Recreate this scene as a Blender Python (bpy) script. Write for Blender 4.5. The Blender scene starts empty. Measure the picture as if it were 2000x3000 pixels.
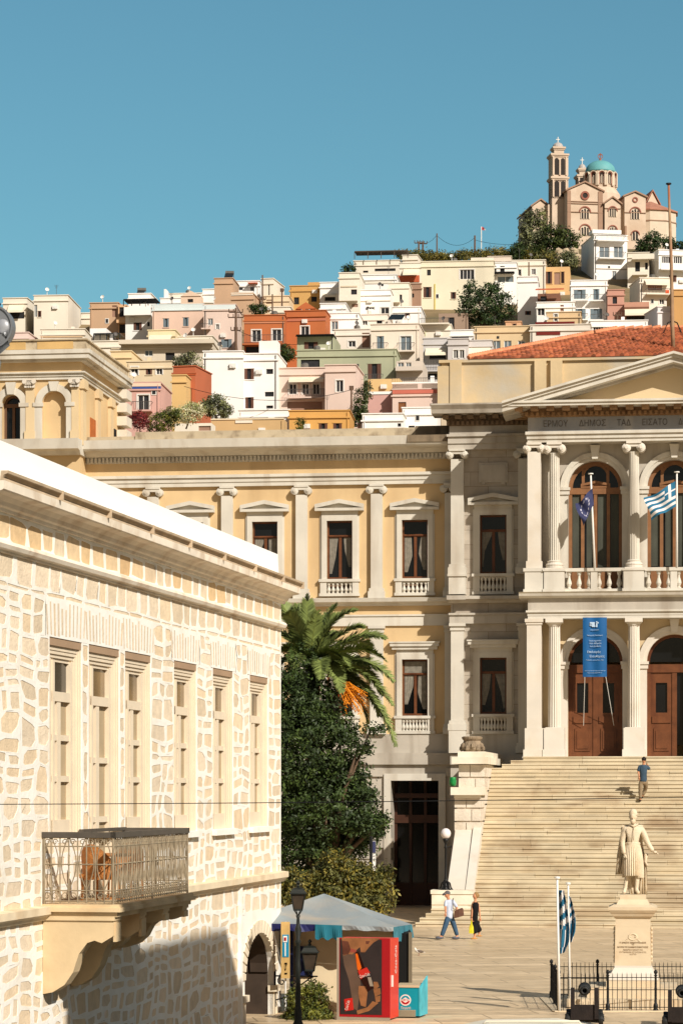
import bpy, bmesh, math, random
from mathutils import Vector, Matrix, noise
random.seed(7)
R = math.radians
sc = bpy.context.scene
COL = sc.collection
F, CX, HY, CZ = 8000.0, 1000.0, 2310.0, 5.1   # survey of the view: focal length, horizon, eye height

def W(px, py, d):
    return Vector(((px-CX)/F*d, d, CZ-(py-HY)/F*d))

class Frame:
    """a facade: s runs along it, t out of it, z up"""
    def __init__(self, o, ang):
        self.o = Vector((o[0], o[1], 0)); a = ang
        self.u = Vector((math.cos(a), -math.sin(a), 0)); self.n = Vector((-math.sin(a), -math.cos(a), 0))
    def pt(self, s, t, z): 
        v = self.o + self.u*s + self.n*t
        return Vector((v.x, v.y, z))
    def S(self, px, t=0):
        k = (px-CX)/F; a = self.o + self.n*t
        return (k*a.y-a.x)/(self.u.x-k*self.u.y)
    def Z(self, py, px, t=0):
        p = self.pt(self.S(px, t), t, 0)
        return CZ-(py-HY)/F*p.y
    def sub(self, s, t, ang=0):
        f = Frame((0, 0), 0); p = self.pt(s, t, 0); f.o = p
        c, q = math.cos(ang), math.sin(ang)
        f.u = self.u*c+self.n*q; f.n = self.n*c-self.u*q
        return f
WF = Frame((0, 0), 0); WF.n = Vector((0, 1, 0))    # world axes: s=x, t=y

ORG = {}
def empty(name, loc, label=None, cat=None, group=None):
    o = bpy.data.objects.new(name, None); COL.objects.link(o); o.location = loc; o.empty_display_size = .2
    ORG[o.name] = Vector(loc); tag(o, label, cat, group); return o
def tag(o, label=None, cat=None, group=None, kind=None):
    if label: o['label'] = label
    if cat: o['category'] = cat
    if group: o['group'] = group
    if kind: o['kind'] = kind
    return o
def copy_tree(o, parent=None):
    c = o.copy(); COL.objects.link(c); c.parent = parent
    if o.name in ORG: ORG[c.name] = ORG[o.name]
    for ch in list(o.children): copy_tree(ch, c)
    return c

class MB:
    def __init__(self): self.v = []; self.f = []; self.m = []; self.c = None; self.mi = 0; self.fc = []; self.col = None
    def face(self, pts):
        n = len(self.v); self.v += [tuple(p) for p in pts]; self.f.append(tuple(range(n, n+len(pts)))); self.m.append(self.mi); self.fc.append(self.col)
    def hexa(self, p):   # 8 points: bottom 4 ccw, top 4
        n = len(self.v); self.v += [tuple(q) for q in p]
        for q in ((0,3,2,1),(4,5,6,7),(0,1,5,4),(1,2,6,5),(2,3,7,6),(3,0,4,7)):
            self.f.append(tuple(n+i for i in q)); self.m.append(self.mi); self.fc.append(self.col)
    def box(self, fr, s0, s1, t0, t1, z0, z1):
        P = fr.pt
        self.hexa([P(s0,t0,z0),P(s1,t0,z0),P(s1,t1,z0),P(s0,t1,z0),P(s0,t0,z1),P(s1,t0,z1),P(s1,t1,z1),P(s0,t1,z1)]); return self
    def wbox(self, x0, x1, y0, y1, z0, z1): return self.box(WF, x0, x1, y0, y1, z0, z1)
    def ring(self, loops, closed=True, caps=True):
        n0 = len(self.v); k = len(loops[0])
        for L in loops: self.v += [tuple(p) for p in L]
        for i in range(len(loops)-1):
            for j in range(k if closed else k-1):
                a = n0+i*k+j; b = n0+i*k+(j+1) % k
                self.f.append((a, b, b+k, a+k)); self.m.append(self.mi); self.fc.append(self.col)
        if caps and closed:
            self.f.append(tuple(n0+j for j in range(k))[::-1]); self.m.append(self.mi); self.fc.append(self.col)
            self.f.append(tuple(n0+(len(loops)-1)*k+j for j in range(k))); self.m.append(self.mi); self.fc.append(self.col)
        return self
    def prism(self, fr, poly, t0, t1):    # (s,z) outline, extruded outwards
        return self.ring([[fr.pt(s, t0, z) for s, z in poly], [fr.pt(s, t1, z) for s, z in poly]])
    def profile(self, fr, prof, s0, s1):  # (t,z) moulding profile run along s
        return self.ring([[fr.pt(s0, t, z) for t, z in prof], [fr.pt(s1, t, z) for t, z in prof]])
    def lathe(self, c, prof, n=12, axis=None):
        c = Vector(c); Q = axis or Matrix.Identity(3)
        return self.ring([[c+Q@Vector((r*math.cos(2*math.pi*k/n), r*math.sin(2*math.pi*k/n), z)) for k in range(n)] for r, z in prof])
    def tube(self, pts, r, n=6):
        pts = [Vector(p) for p in pts]; rs = r if isinstance(r, (list, tuple)) else [r]*len(pts); loops = []
        for i, p in enumerate(pts):
            d = (pts[min(i+1, len(pts)-1)]-pts[max(i-1, 0)]).normalized()
            a = Vector((0, 0, 1)) if abs(d.z) < .9 else Vector((1, 0, 0))
            x = d.cross(a).normalized(); y = d.cross(x)
            loops.append([p+x*rs[i]*math.cos(2*math.pi*k/n)+y*rs[i]*math.sin(2*math.pi*k/n) for k in range(n)])
        return self.ring(loops)
    def holes(self, fr, s0, s1, z0, z1, t0, t1, holes, sides=True):
        """wall front face at t1 with rectangular openings, reveals going back to t0"""
        S = sorted({s0, s1, *[h[0] for h in holes], *[h[2] for h in holes]}); Zs = sorted({z0, z1, *[h[1] for h in holes], *[h[3] for h in holes]})
        S = [x for x in S if s0 <= x <= s1]; Zs = [x for x in Zs if z0 <= x <= z1]
        P = fr.pt
        for a, b in zip(S, S[1:]):
            for c, d in zip(Zs, Zs[1:]):
                if any(h[0] < (a+b)/2 < h[2] and h[1] < (c+d)/2 < h[3] for h in holes): continue
                self.face([P(a,t1,c),P(b,t1,c),P(b,t1,d),P(a,t1,d)])
        for a, c, b, d in holes:
            self.face([P(a,t1,c),P(a,t1,d),P(a,t0,d),P(a,t0,c)]); self.face([P(b,t1,c),P(b,t0,c),P(b,t0,d),P(b,t1,d)])
            self.face([P(a,t1,d),P(b,t1,d),P(b,t0,d),P(a,t0,d)]); self.face([P(a,t1,c),P(a,t0,c),P(b,t0,c),P(b,t1,c)])
        return self
    def shell(self, fr, s0, s1, t0, t1, z0, z1, front=True):   # the other walls and the flat top
        P = fr.pt
        self.face([P(s1,t1,z0),P(s1,t0,z0),P(s1,t0,z1),P(s1,t1,z1)]); self.face([P(s0,t0,z0),P(s0,t1,z0),P(s0,t1,z1),P(s0,t0,z1)])
        self.face([P(s1,t0,z0),P(s0,t0,z0),P(s0,t0,z1),P(s1,t0,z1)]); self.face([P(s0,t1,z1),P(s1,t1,z1),P(s1,t0,z1),P(s0,t0,z1)])
        return self
    def arch(self, fr, s0, s1, z0, z1, c, r, zs, t0, t1, N=18, fy=1.0):
        """wall panel with an arched opening"""
        P = fr.pt
        A = [(c-r*math.cos(math.pi*i/N), zs+r*fy*math.sin(math.pi*i/N)) for i in range(N+1)]
        for a, b in ((s0, c-r), (c+r, s1)): 
            if b-a > 1e-4: self.face([P(a,t1,z0),P(b,t1,z0),P(b,t1,z1),P(a,t1,z1)])
        for (a, za), (b, zb) in zip(A, A[1:]):
            self.face([P(a,t1,za),P(b,t1,zb),P(b,t1,z1),P(a,t1,z1)])
            self.face([P(a,t1,za),P(a,t0,za),P(b,t0,zb),P(b,t1,zb)])
        self.face([P(c-r,t1,z0),P(c-r,t0,z0),P(c-r,t0,zs),P(c-r,t1,zs)]); self.face([P(c+r,t1,z0),P(c+r,t1,zs),P(c+r,t0,zs),P(c+r,t0,z0)])
        return self
    def archring(self, fr, c, r0, r1, zs, t0, t1, N=18, fy=1.0, a0=0, a1=math.pi):
        loops = []
        for i in range(N+1):
            a = a0+(a1-a0)*i/N; q, w = -math.cos(a), math.sin(a)*fy
            loops.append([fr.pt(c+q*r0, t0, zs+w*r0), fr.pt(c+q*r0, t1, zs+w*r0), fr.pt(c+q*r1, t1, zs+w*r1), fr.pt(c+q*r1, t0, zs+w*r1)])
        return self.ring(loops)
    def build(self, name, mat, parent=None, smooth=False, org=None):
        off = ORG[parent.name] if parent else Vector(org if org is not None else (0, 0, 0))
        me = bpy.data.meshes.new(name)
        me.from_pydata([(x-off.x, y-off.y, z-off.z) for x, y, z in self.v], [], self.f)
        mats = mat if isinstance(mat, (list, tuple)) else [mat]
        for q in mats: me.materials.append(q)
        if len(mats) > 1: me.polygons.foreach_set('material_index', self.m)
        if any(c is not None for c in self.fc):
            ca = me.color_attributes.new('tone', 'FLOAT_COLOR', 'CORNER'); data = []
            for p, c in zip(me.polygons, self.fc):
                data += list((c or (1, 1, 1)) + (1,))*p.loop_total
            ca.data.foreach_set('color', data)
        bm = bmesh.new(); bm.from_mesh(me); bmesh.ops.remove_doubles(bm, verts=bm.verts, dist=1e-5)
        if self.f and len(self.f) < 60000: bmesh.ops.recalc_face_normals(bm, faces=bm.faces)
        bm.to_mesh(me); bm.free()
        if smooth:
            for p in me.polygons: p.use_smooth = True
        o = bpy.data.objects.new(name, me); COL.objects.link(o); o.parent = parent
        ORG[o.name] = off.copy()
        if not parent: o.location = off
        return o

# ------------------------------------------------------------------ materials
MATS = {}
def lin(c): return tuple(((x/255)/12.92 if x/255 <= .04045 else ((x/255+.055)/1.055)**2.4) for x in c)
def mat(name, rgb, rough=.8, var=.12, scale=1.2, bump=.0, bscale=8.0, dirt=None, dscale=.35, damt=.5, spec=.3, metal=0, streak=False, tone=False, emit=None, trans=None):
    if name in MATS: return MATS[name]
    m = bpy.data.materials.new(name); m.use_nodes = True; nt = m.node_tree; N = nt.nodes; L = nt.links; N.clear()
    out = N.new('ShaderNodeOutputMaterial'); b = N.new('ShaderNodeBsdfPrincipled'); L.new(b.outputs[0], out.inputs[0])
    c = lin(rgb) if max(rgb) > 1 else rgb
    b.inputs['Roughness'].default_value = rough; b.inputs['Metallic'].default_value = metal; b.inputs['Specular IOR Level'].default_value = spec
    tc = N.new('ShaderNodeTexCoord')
    def noise_(sc_, det=4, vec=None, dist=0):
        n = N.new('ShaderNodeTexNoise'); n.inputs['Scale'].default_value = sc_; n.inputs['Detail'].default_value = det; n.inputs['Distortion'].default_value = dist
        L.new(vec or tc.outputs['Object'], n.inputs['Vector']); return n
    def mix(fac, a, b_, mode='MIX'):
        x = N.new('ShaderNodeMix'); x.data_type = 'RGBA'; x.blend_type = mode
        for s, v in ((0, fac), (6, a), (7, b_)):
            if hasattr(v, 'is_output'): L.new(v, x.inputs[s])
            else: x.inputs[s].default_value = v if s == 0 else (*v, 1)
        return x.outputs[2]
    def ramp(src, lo, hi):
        r = N.new('ShaderNodeMapRange'); r.inputs[1].default_value = lo; r.inputs[2].default_value = hi; L.new(src, r.inputs[0]); return r.outputs[0]
    n1 = noise_(scale)
    col = mix(ramp(n1.outputs[0], .3, .7), tuple(x*(1-var) for x in c), tuple(min(1, x*(1+var*.6)) for x in c))
    if tone:
        at = N.new('ShaderNodeAttribute'); at.attribute_name = 'tone'; col = mix(1.0, col, at.outputs['Color'], 'MULTIPLY')
    if dirt:
        vec = None
        if streak:
            mp = N.new('ShaderNodeMapping'); mp.inputs['Scale'].default_value = (1, 1, .12); L.new(tc.outputs['Object'], mp.inputs[0]); vec = mp.outputs[0]
        n2 = noise_(dscale, 6, vec, .3)
        f = ramp(n2.outputs[0], .5, .72)
        mm = N.new('ShaderNodeMath'); mm.operation = 'MULTIPLY'; mm.inputs[1].default_value = damt; L.new(f, mm.inputs[0])
        col = mix(mm.outputs[0], col, lin(dirt))
    L.new(col, b.inputs['Base Color'])
    if bump:
        n3 = noise_(bscale, 5); bp = N.new('ShaderNodeBump'); bp.inputs['Strength'].default_value = bump; bp.inputs['Distance'].default_value = .03
        L.new(n3.outputs[0], bp.inputs['Height']); L.new(bp.outputs[0], b.inputs['Normal'])
    if emit: b.inputs['Emission Color'].default_value = (*emit, 1); b.inputs['Emission Strength'].default_value = 1
    if trans: b.inputs['Transmission Weight'].default_value = trans
    MATS[name] = m; return m
def nodes(m): return m.node_tree.nodes, m.node_tree.links, [n for n in m.node_tree.nodes if n.type == 'BSDF_PRINCIPLED'][0]
def brickmat(name, c1, c2, mortar, bw, bh, rough=.7, msize=.01, plane='XZ', var=.1, bump=.3, rot=0, dirt=None, damt=.5):
    m = mat(name, c1, rough, var); N, L, b = nodes(m); base = b.inputs['Base Color'].links[0].from_socket
    tc = [n for n in N if n.type == 'TEX_COORD'][0]; mp = N.new('ShaderNodeMapping'); mp.inputs['Rotation'].default_value = (R(90) if plane == 'XZ' else 0, 0, rot)
    L.new(tc.outputs['Object'], mp.inputs[0]); bt = N.new('ShaderNodeTexBrick')
    bt.inputs['Scale'].default_value = 1; bt.inputs['Brick Width'].default_value = bw; bt.inputs['Row Height'].default_value = bh
    bt.inputs['Mortar Size'].default_value = msize; bt.inputs['Mortar Smooth'].default_value = .2; bt.inputs['Bias'].default_value = 0
    bt.inputs['Color1'].default_value = (*lin(c1), 1); bt.inputs['Color2'].default_value = (*lin(c2), 1); bt.inputs['Mortar'].default_value = (*lin(mortar), 1)
    L.new(mp.outputs[0], bt.inputs['Vector'])
    x = N.new('ShaderNodeMix'); x.data_type = 'RGBA'; x.blend_type = 'MULTIPLY'; x.inputs[0].default_value = 1
    n = N.new('ShaderNodeTexNoise'); n.inputs['Scale'].default_value = 2.3; n.inputs['Detail'].default_value = 6; L.new(tc.outputs['Object'], n.inputs[0])
    r = N.new('ShaderNodeMapRange'); r.inputs[1].default_value = .3; r.inputs[2].default_value = .7; r.inputs[3].default_value = 1-var*2; r.inputs[4].default_value = 1; L.new(n.outputs[0], r.inputs[0])
    L.new(bt.outputs[0], x.inputs[6]); L.new(r.outputs[0], x.inputs[7]); cur = x.outputs[2]
    if dirt:
        n2 = N.new('ShaderNodeTexNoise'); n2.inputs['Scale'].default_value = .5; n2.inputs['Detail'].default_value = 7; L.new(tc.outputs['Object'], n2.inputs[0])
        r2 = N.new('ShaderNodeMapRange'); r2.inputs[1].default_value = .5; r2.inputs[2].default_value = .7; r2.inputs[4].default_value = damt; L.new(n2.outputs[0], r2.inputs[0])
        y = N.new('ShaderNodeMix'); y.data_type = 'RGBA'; L.new(r2.outputs[0], y.inputs[0]); L.new(cur, y.inputs[6]); y.inputs[7].default_value = (*lin(dirt), 1); cur = y.outputs[2]
    L.new(cur, b.inputs['Base Color'])
    if bump:
        bp = N.new('ShaderNodeBump'); bp.inputs['Strength'].default_value = bump; bp.inputs['Distance'].default_value = .02; bp.invert = True
        L.new(bt.outputs[1], bp.inputs['Height']); L.new(bp.outputs[0], b.inputs['Normal'])
    return m

YEL = mat('yellow_plaster', (206, 178, 134), .85, .10, .6, .15, 5, dirt=(170, 140, 100), dscale=.8, damt=.5, streak=True)
YEL2 = mat('pale_yellow_plaster', (206, 184, 146), .85, .10, .6, .15, 5, dirt=(205, 180, 150), dscale=.5, damt=.5, streak=True)
MARB = mat('weathered_marble', (204, 198, 184), .6, .10, 1.0, .12, 6, dirt=(150, 132, 108), dscale=1.3, damt=.5, streak=True)
MARBG = mat('grey_marble', (180, 172, 158), .55, .14, .8, .12, 6, dirt=(124, 110, 92), dscale=1.4, damt=.6, streak=True)
MARBW = mat('white_marble', (212, 204, 190), .5, .08, .9, .08, 8, dirt=(196, 178, 150), dscale=.8, damt=.4)
STAIN = mat('stained_plaster', (186, 170, 142), .9, .16, .9, .25, 6, dirt=(110, 92, 72), dscale=2.2, damt=.7)
STAIN2 = mat('patched_plaster', (198, 176, 138), .9, .18, .5, .3, 6, dirt=(176, 170, 156), dscale=.45, damt=1.0)
WOOD = mat('brown_wood', (104, 62, 36), .45, .22, 3, .05, 20, dirt=(70, 32, 16), dscale=2.5, damt=.7, streak=True)
WOODL = mat('light_brown_wood', (132, 92, 60), .5, .2, 3)
GLASS = mat('dark_window_glass', (18, 19, 20), .12, .8, .35, spec=.35)
BLACKI = mat('dark_interior', (12, 11, 10), .9, .2)
CURT = mat('grey_curtain', (126, 120, 108), .9, .25, 6)
ROOFT = mat('roof_tile', (190, 96, 60), .85, .3, 3, dirt=(120, 58, 38), dscale=2, damt=.5)
IRON = mat('black_iron', (20, 20, 20), .5, .2, 5)
WHITEP = mat('white_paint', (225, 222, 214), .6, .05)

# ------------------------------------------------------------------ camera, light
cam = bpy.data.cameras.new('camera'); co = bpy.data.objects.new('camera', cam); COL.objects.link(co); sc.camera = co
co.location = (0, 0, CZ); co.rotation_euler = (R(90), 0, 0)
cam.sensor_fit = 'VERTICAL'; cam.sensor_height = 36; cam.sensor_width = 24; cam.lens = F/3000*36; cam.shift_y = (HY-1500)/3000; cam.clip_start = .5; cam.clip_end = 6000
TA = R(7.3)
U_ = Vector((math.cos(TA), -math.sin(TA), 0)); N_ = Vector((-math.sin(TA), -math.cos(TA), 0))
SUN = (U_*.92+N_*1.0+Vector((0, 0, .95))).normalized()
sl = bpy.data.lights.new('sun', 'SUN'); sl.energy = 5; sl.angle = R(.53); sl.color = (1, .935, .85)
so = bpy.data.objects.new('sun', sl); COL.objects.link(so); so.location = SUN*300; so.rotation_euler = SUN.to_track_quat('Z', 'Y').to_euler()
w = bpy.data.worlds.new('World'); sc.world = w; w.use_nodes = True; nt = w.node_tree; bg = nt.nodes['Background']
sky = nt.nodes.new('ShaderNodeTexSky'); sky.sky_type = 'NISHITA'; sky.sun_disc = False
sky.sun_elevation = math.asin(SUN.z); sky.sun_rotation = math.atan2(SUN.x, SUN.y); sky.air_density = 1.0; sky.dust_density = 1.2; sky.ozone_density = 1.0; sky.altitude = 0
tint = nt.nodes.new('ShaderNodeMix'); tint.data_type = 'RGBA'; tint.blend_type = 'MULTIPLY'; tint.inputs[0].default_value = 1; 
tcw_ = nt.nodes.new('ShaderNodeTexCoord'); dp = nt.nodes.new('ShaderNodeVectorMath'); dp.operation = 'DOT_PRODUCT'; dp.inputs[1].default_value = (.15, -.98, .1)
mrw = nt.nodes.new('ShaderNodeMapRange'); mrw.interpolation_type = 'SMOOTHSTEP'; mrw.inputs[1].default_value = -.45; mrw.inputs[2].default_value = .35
tm_ = nt.nodes.new('ShaderNodeMix'); tm_.data_type = 'RGBA'; tm_.inputs[6].default_value = (1.08, 1.84, 1.74, 1); tm_.inputs[7].default_value = (1.2, 1.02, .84, 1)   # clear blue ahead, warm tint added behind the camera for warm fill light
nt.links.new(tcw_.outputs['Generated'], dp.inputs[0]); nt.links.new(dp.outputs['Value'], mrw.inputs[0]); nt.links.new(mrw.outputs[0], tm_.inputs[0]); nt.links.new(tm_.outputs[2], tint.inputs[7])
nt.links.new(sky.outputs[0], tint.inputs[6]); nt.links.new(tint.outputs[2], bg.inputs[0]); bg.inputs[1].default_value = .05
sc.view_settings.view_transform = 'Standard'; sc.view_settings.look = 'None'; sc.view_settings.gamma = 1; sc.view_settings.exposure = .14
sc.cycles.max_bounces = 5; sc.cycles.use_denoising = True; sc.render.film_transparent = False
# ================================================================== the town hall
p0 = W(1700, 0, 113)
TH = Frame((p0.x, p0.y), TA)
TM, TW, TP = -2.9, -3.8, -2.6      # planes: middle bay, wing, corner pavilion
ws = lambda px: TH.S(px, TW); wz = lambda py, px=1000: TH.Z(py, px, TW)
ms = lambda px: TH.S(px, TM); mz = lambda py: TH.Z(py, 1430, TM)
ps = lambda px, t=0: TH.S(px, t); pz = lambda py: TH.Z(py, 1620, 0)
town = empty('town_hall', TH.pt(-12, -6, 0), 'long yellow neoclassical town hall with marble portico, pediment and red tiled roof', 'building')
sC = ps(1972); Z0 = pz(2217)
sPL = ps(1545); sPR = 2*sC-sPL

def cornice(mb, fr, s0, s1, t, z0, z1, proj, zs0=None):
    h = z1-z0
    mb.profile(fr, [(t-.3, z0), (t+.03, z0), (t+.05, z0+.12*h), (t+proj*.35, z0+.3*h), (t+proj*.85, z0+.34*h), (t+proj*.88, z0+.62*h), (t+proj, z0+.85*h), (t+proj, z1), (t-.3, z1)], s0, s1)
def dentils(mb, fr, s0, s1, t, z0, z1, d, pitch, fill=.55):
    n = max(1, int((s1-s0)/pitch)); pitch = (s1-s0)/n
    for i in range(n): mb.box(fr, s0+i*pitch, s0+(i+fill)*pitch, t, t+d, z0, z1)
BALP = [(.03, 0), (.075, .01), (.075, .06), (.04, .1), (.085, .3), (.075, .42), (.04, .62), (.035, .75), (.065, .85), (.065, .92), (.075, .94), (.075, 1)]
def balustrade(mb, fr, s0, s1, t, z0, z1, n, rr=1.0):
    h = z1-z0
    for i in range(n):
        s = s0+(i+.5)*(s1-s0)/n
        mb.lathe(fr.pt(s, t, z0), [(r*rr, z*h) for r, z in BALP], 8)
def ionic(mb, fr, s, t, z0, z1, w, dep):
    """capital with two scrolls"""
    h = z1-z0; r = h*.40
    mb.box(fr, s-w*.62, s+w*.62, t-dep*.5, t+dep*.62, z1-h*.22, z1)
    mb.box(fr, s-w*.5, s+w*.5, t-dep*.5, t+dep*.52, z1-h*.5, z1-h*.22)
    for q in (-1, 1):
        c = fr.pt(s+q*(w*.5+r*.25), t, z0+h*.42)
        Q = Matrix((fr.u, Vector((0, 0, 1)), fr.n)).transposed()
        mb.lathe(c, [(r*.3, -dep*.5), (r, -dep*.5), (r, dep*.5), (r*.72, dep*.52), (r*.72, dep*.58), (r*.4, dep*.6), (r*.36, dep*.7), (.01, dep*.7)], 14, Q)
def pediment(mb, fr, s0, s1, t, z0, zt, proj):
    c = (s0+s1)/2; h = zt-z0; th = h*.34
    mb.box(fr, s0, s1, t-.1, t+proj, z0, z0+th*.7)
    for a, b in ((s0, c), (c, s1)):
        l = a == s0
        za, zb = (z0+th*.7, zt-th) if l else (zt-th, z0+th*.7)
        mb.hexa([fr.pt(a,t-.1,za),fr.pt(b,t-.1,zb),fr.pt(b,t+proj,zb),fr.pt(a,t+proj,za),fr.pt(a,t-.1,za+th),fr.pt(b,t-.1,zb+th),fr.pt(b,t+proj,zb+th),fr.pt(a,t+proj,za+th)])
    mb.prism(fr, [(s0+.05, z0+th*.7), (s1-.05, z0+th*.7), (c, zt-th)], t-.1, t+proj*.35)

CR_ = random.Random(77)
def window(fr, t, s0, s1, z0, z1, kind, nb=6, zb=None, blind=False, dark=False):
    """surround mesh > frame, glass, curtain, balustrade, pediment. kind p = pediment, h = flat hood"""
    w = s1-s0; sw = .22; m = MB()
    zb = zb if zb is not None else z0-.95
    m.box(fr, s0-sw, s0, t-.1, t+.12, z0, z1); m.box(fr, s1, s1+sw, t-.1, t+.12, z0, z1)
    m.box(fr, s0-sw, s1+sw, t-.1, t+.12, z1, z1+.24)
    m.box(fr, s0-sw-.07, s0-sw, t-.1, t+.06, z0, z1+.24); m.box(fr, s1+sw, s1+sw+.07, t-.1, t+.06, z0, z1+.24)
    m.box(fr, s0-sw-.02, s1+sw+.02, t-.1, t+.09, z1+.24, z1+.42)   # frieze
    m.box(fr, s0-sw-.12, s1+sw+.12, t-.1, t+.2, z0-.12, z0)        # sill
    m.box(fr, s0-sw-.06, s0, t-.1, t+.15, zb+.12, z0-.12); m.box(fr, s1, s1+sw+.06, t-.1, t+.15, zb+.12, z0-.12)
    m.box(fr, s0-sw-.1, s1+sw+.1, t-.1, t+.18, zb, zb+.12)
    m.box(fr, s0-.01, s1+.01, t-.16, t+.02, z0-.2, z0-.12)
    o = m.build('window', MARB if fr is not None else MARB, town)
    b = MB(); b.box(fr, s0, s1, t-.46, t-.4, zb, z0-.1); b.build('recess', mat('brown_shaded_stone', (128, 100, 78), .9, .2), o)  # recess back coloured dark to stand in for shade behind the balusters
    b = MB(); b.box(fr, s0, s1, t, t+.1, z0-.17, z0-.125); balustrade(b, fr, s0, s1, t+.06, zb+.12, z0-.17, nb, 1.0); b.build('balustrade', MARB, o)
    h = MB()
    if kind == 'p': pediment(h, fr, s0-sw-.28, s1+sw+.28, t, z1+.42, z1+.42+.5, .3)
    else:
        h.box(fr, s0-sw-.28, s1+sw+.28, t-.1, t+.3, z1+.56, z1+.7); h.box(fr, s0-sw-.2, s1+sw+.2, t-.1, t+.22, z1+.42, z1+.56); h.box(fr, s0-sw-.32, s1+sw+.32, t-.1, t+.34, z1+.7, z1+.76)
    h.build('pediment' if kind == 'p' else 'hood', MARB, o)
    f = MB(); tf = t-.22; tr = z0+(z1-z0)*.74; c = (s0+s1)/2
    for a, b_, c0, c1 in ((s0, s0+.07, z0, z1), (s1-.07, s1, z0, z1), (s0+.07, s1-.07, z1-.07, z1), (s0+.07, s1-.07, z0, z0+.1), (s0+.07, s1-.07, tr-.05, tr+.06), (c-.06, c+.06, z0+.1, tr-.05)):
        f.box(fr, a, b_, tf-.03, tf+.05, c0, c1)
    f.box(fr, s0+.07, s1-.07, tf+.05, tf+.1, tr-.01, tr+.04)
    f.build('frame', WOOD, o)
    g = MB(); g.box(fr, s0+.02, s1-.02, tf-.02, tf, z0+.02, z1-.02); g.build('glass', GLASS, o)
    k = MB()
    n = 14
    for q in (0, 1):   # gathered curtains just behind the panes, drawn aside
        sa = s0+.08 if q == 0 else s1-.08; d = 1 if q == 0 else -1
        k1, k2 = CR_.uniform(.1, .4), CR_.uniform(.2, .5); zk = z0+CR_.uniform(.2, .6)
        for z_a, z_b, wa, wb in ((zk, zk+.7, k1*.4, k1), (zk+.7, tr, k1, k2)):
            for i in range(8):
                x0, x1 = i/8, (i+1)/8; o0 = .012*(i % 2)
                k.face([fr.pt(sa+d*wa*x0, tf+.003+o0, z_a), fr.pt(sa+d*wa*x1, tf+.003+.012-o0, z_a), fr.pt(sa+d*wb*x1, tf+.003+.012-o0, z_b), fr.pt(sa+d*wb*x0, tf+.003+o0, z_b)])
    if blind: k.box(fr, s0+.09, s1-.09, tf+.004, tf+.03, tr+.06, z1-.08)
    k.build('curtain', CURT, o)
    return o

def pilaster(fr, s, t, z0, z1, w, dep, cap='ionic', zb=None, m=None):
    b = MB(); hb = (zb or z0)-z0
    b.box(fr, s-w*.72, s+w*.72, t-.1, t+dep+.12, z0, z0+.28)
    b.box(fr, s-w*.64, s+w*.64, t-.1, t+dep+.07, z0+.28, z0+.42)
    ch = .42 if cap == 'ionic' else .3
    b.box(fr, s-w*.5, s+w*.5, t-.1, t+dep, z0+.42, z1-ch)
    o = b.build('pilaster', m or MARB, town)
    c = MB()
    if cap == 'ionic': ionic(c, fr, s, t+dep*.5, z1-ch, z1, w, dep*1.5)
    else:
        c.box(fr, s-w*.56, s+w*.56, t-.1, t+dep+.05, z1-ch, z1-ch+.1); c.box(fr, s-w*.52, s+w*.52, t-.1, t+dep+.02, z1-ch+.1, z1-.12); c.box(fr, s-w*.64, s+w*.64, t-.1, t+dep+.1, z1-.12, z1)
    c.build('capital', m or MARB, o)
    return o

# ---------------- left wing
sW0 = ws(259)-12; sW1 = ws(1322)
Zb = wz(1775); Zbt = wz(1754, 1200)          # belt cornice
zA0, zA1 = wz(1419, 1150), wz(1385, 1150)
zC1 = wz(1288, 1000); zC0 = wz(1316, 1000)
upw = [(562, 0), (778, 1), (995, 2), (1215, 3)]
W_up = []; W_lo = []
hw = (ws(1033)-ws(958))/2
zu0, zu1 = wz(1697, 1000), wz(1526, 1000)
zl0, zl1 = wz(2097, 1215), wz(1932, 1215)
step = ws(1215)-ws(995)
sx = ws(1215)
while sx > sW0+2: 
    W_up.append(sx); W_lo.append(sx); sx -= step
door_l, door_r, door_t = ws(1146), ws(1285), wz(2287, 1215)
wall = MB()
holes_u = [(s-hw, wz(1742, 1000), s+hw, zu1) for s in W_up]; holes_l = [(s-hw, wz(2147, 1215), s+hw, zl1) for s in W_lo]
wall.holes(TH, sW0, sW1, wz(2151, 1100), zA1, TW-.5, TW, holes_u+holes_l)
wall.build('wall', YEL, town)
rear = MB(); rear.box(TH, sW0, sW1, TW-16, TW-1.45, 0, zC1-.1); rear.box(TH, sW0, sW1, TW-1.45, TW-.5, zA1+.1, zC1-.1)
rear.build('rear_wall', YEL, town)
pod = MB(); zp = wz(2151, 1100)
pod.holes(TH, sW0, sW1, -.2, zp, TW-1.4, TW+.12, [(door_l, 0, door_r, door_t)])
pod.face([TH.pt(sW0, TW+.12, zp), TH.pt(sW1, TW+.12, zp), TH.pt(sW1, TW-.1, zp), TH.pt(sW0, TW-.1, zp)])
za, zb_ = wz(2240, 1100), wz(2206, 1100)
pod.box(TH, sW0, sW1, TW, TW+.28, za, zb_)
pod.box(TH, sW0, door_l-.35, TW, TW+.22, wz(2275, 1100), wz(2250, 1100)); pod.box(TH, door_r+.3, sW1, TW, TW+.22, wz(2275, 1100), wz(2250, 1100))
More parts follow.
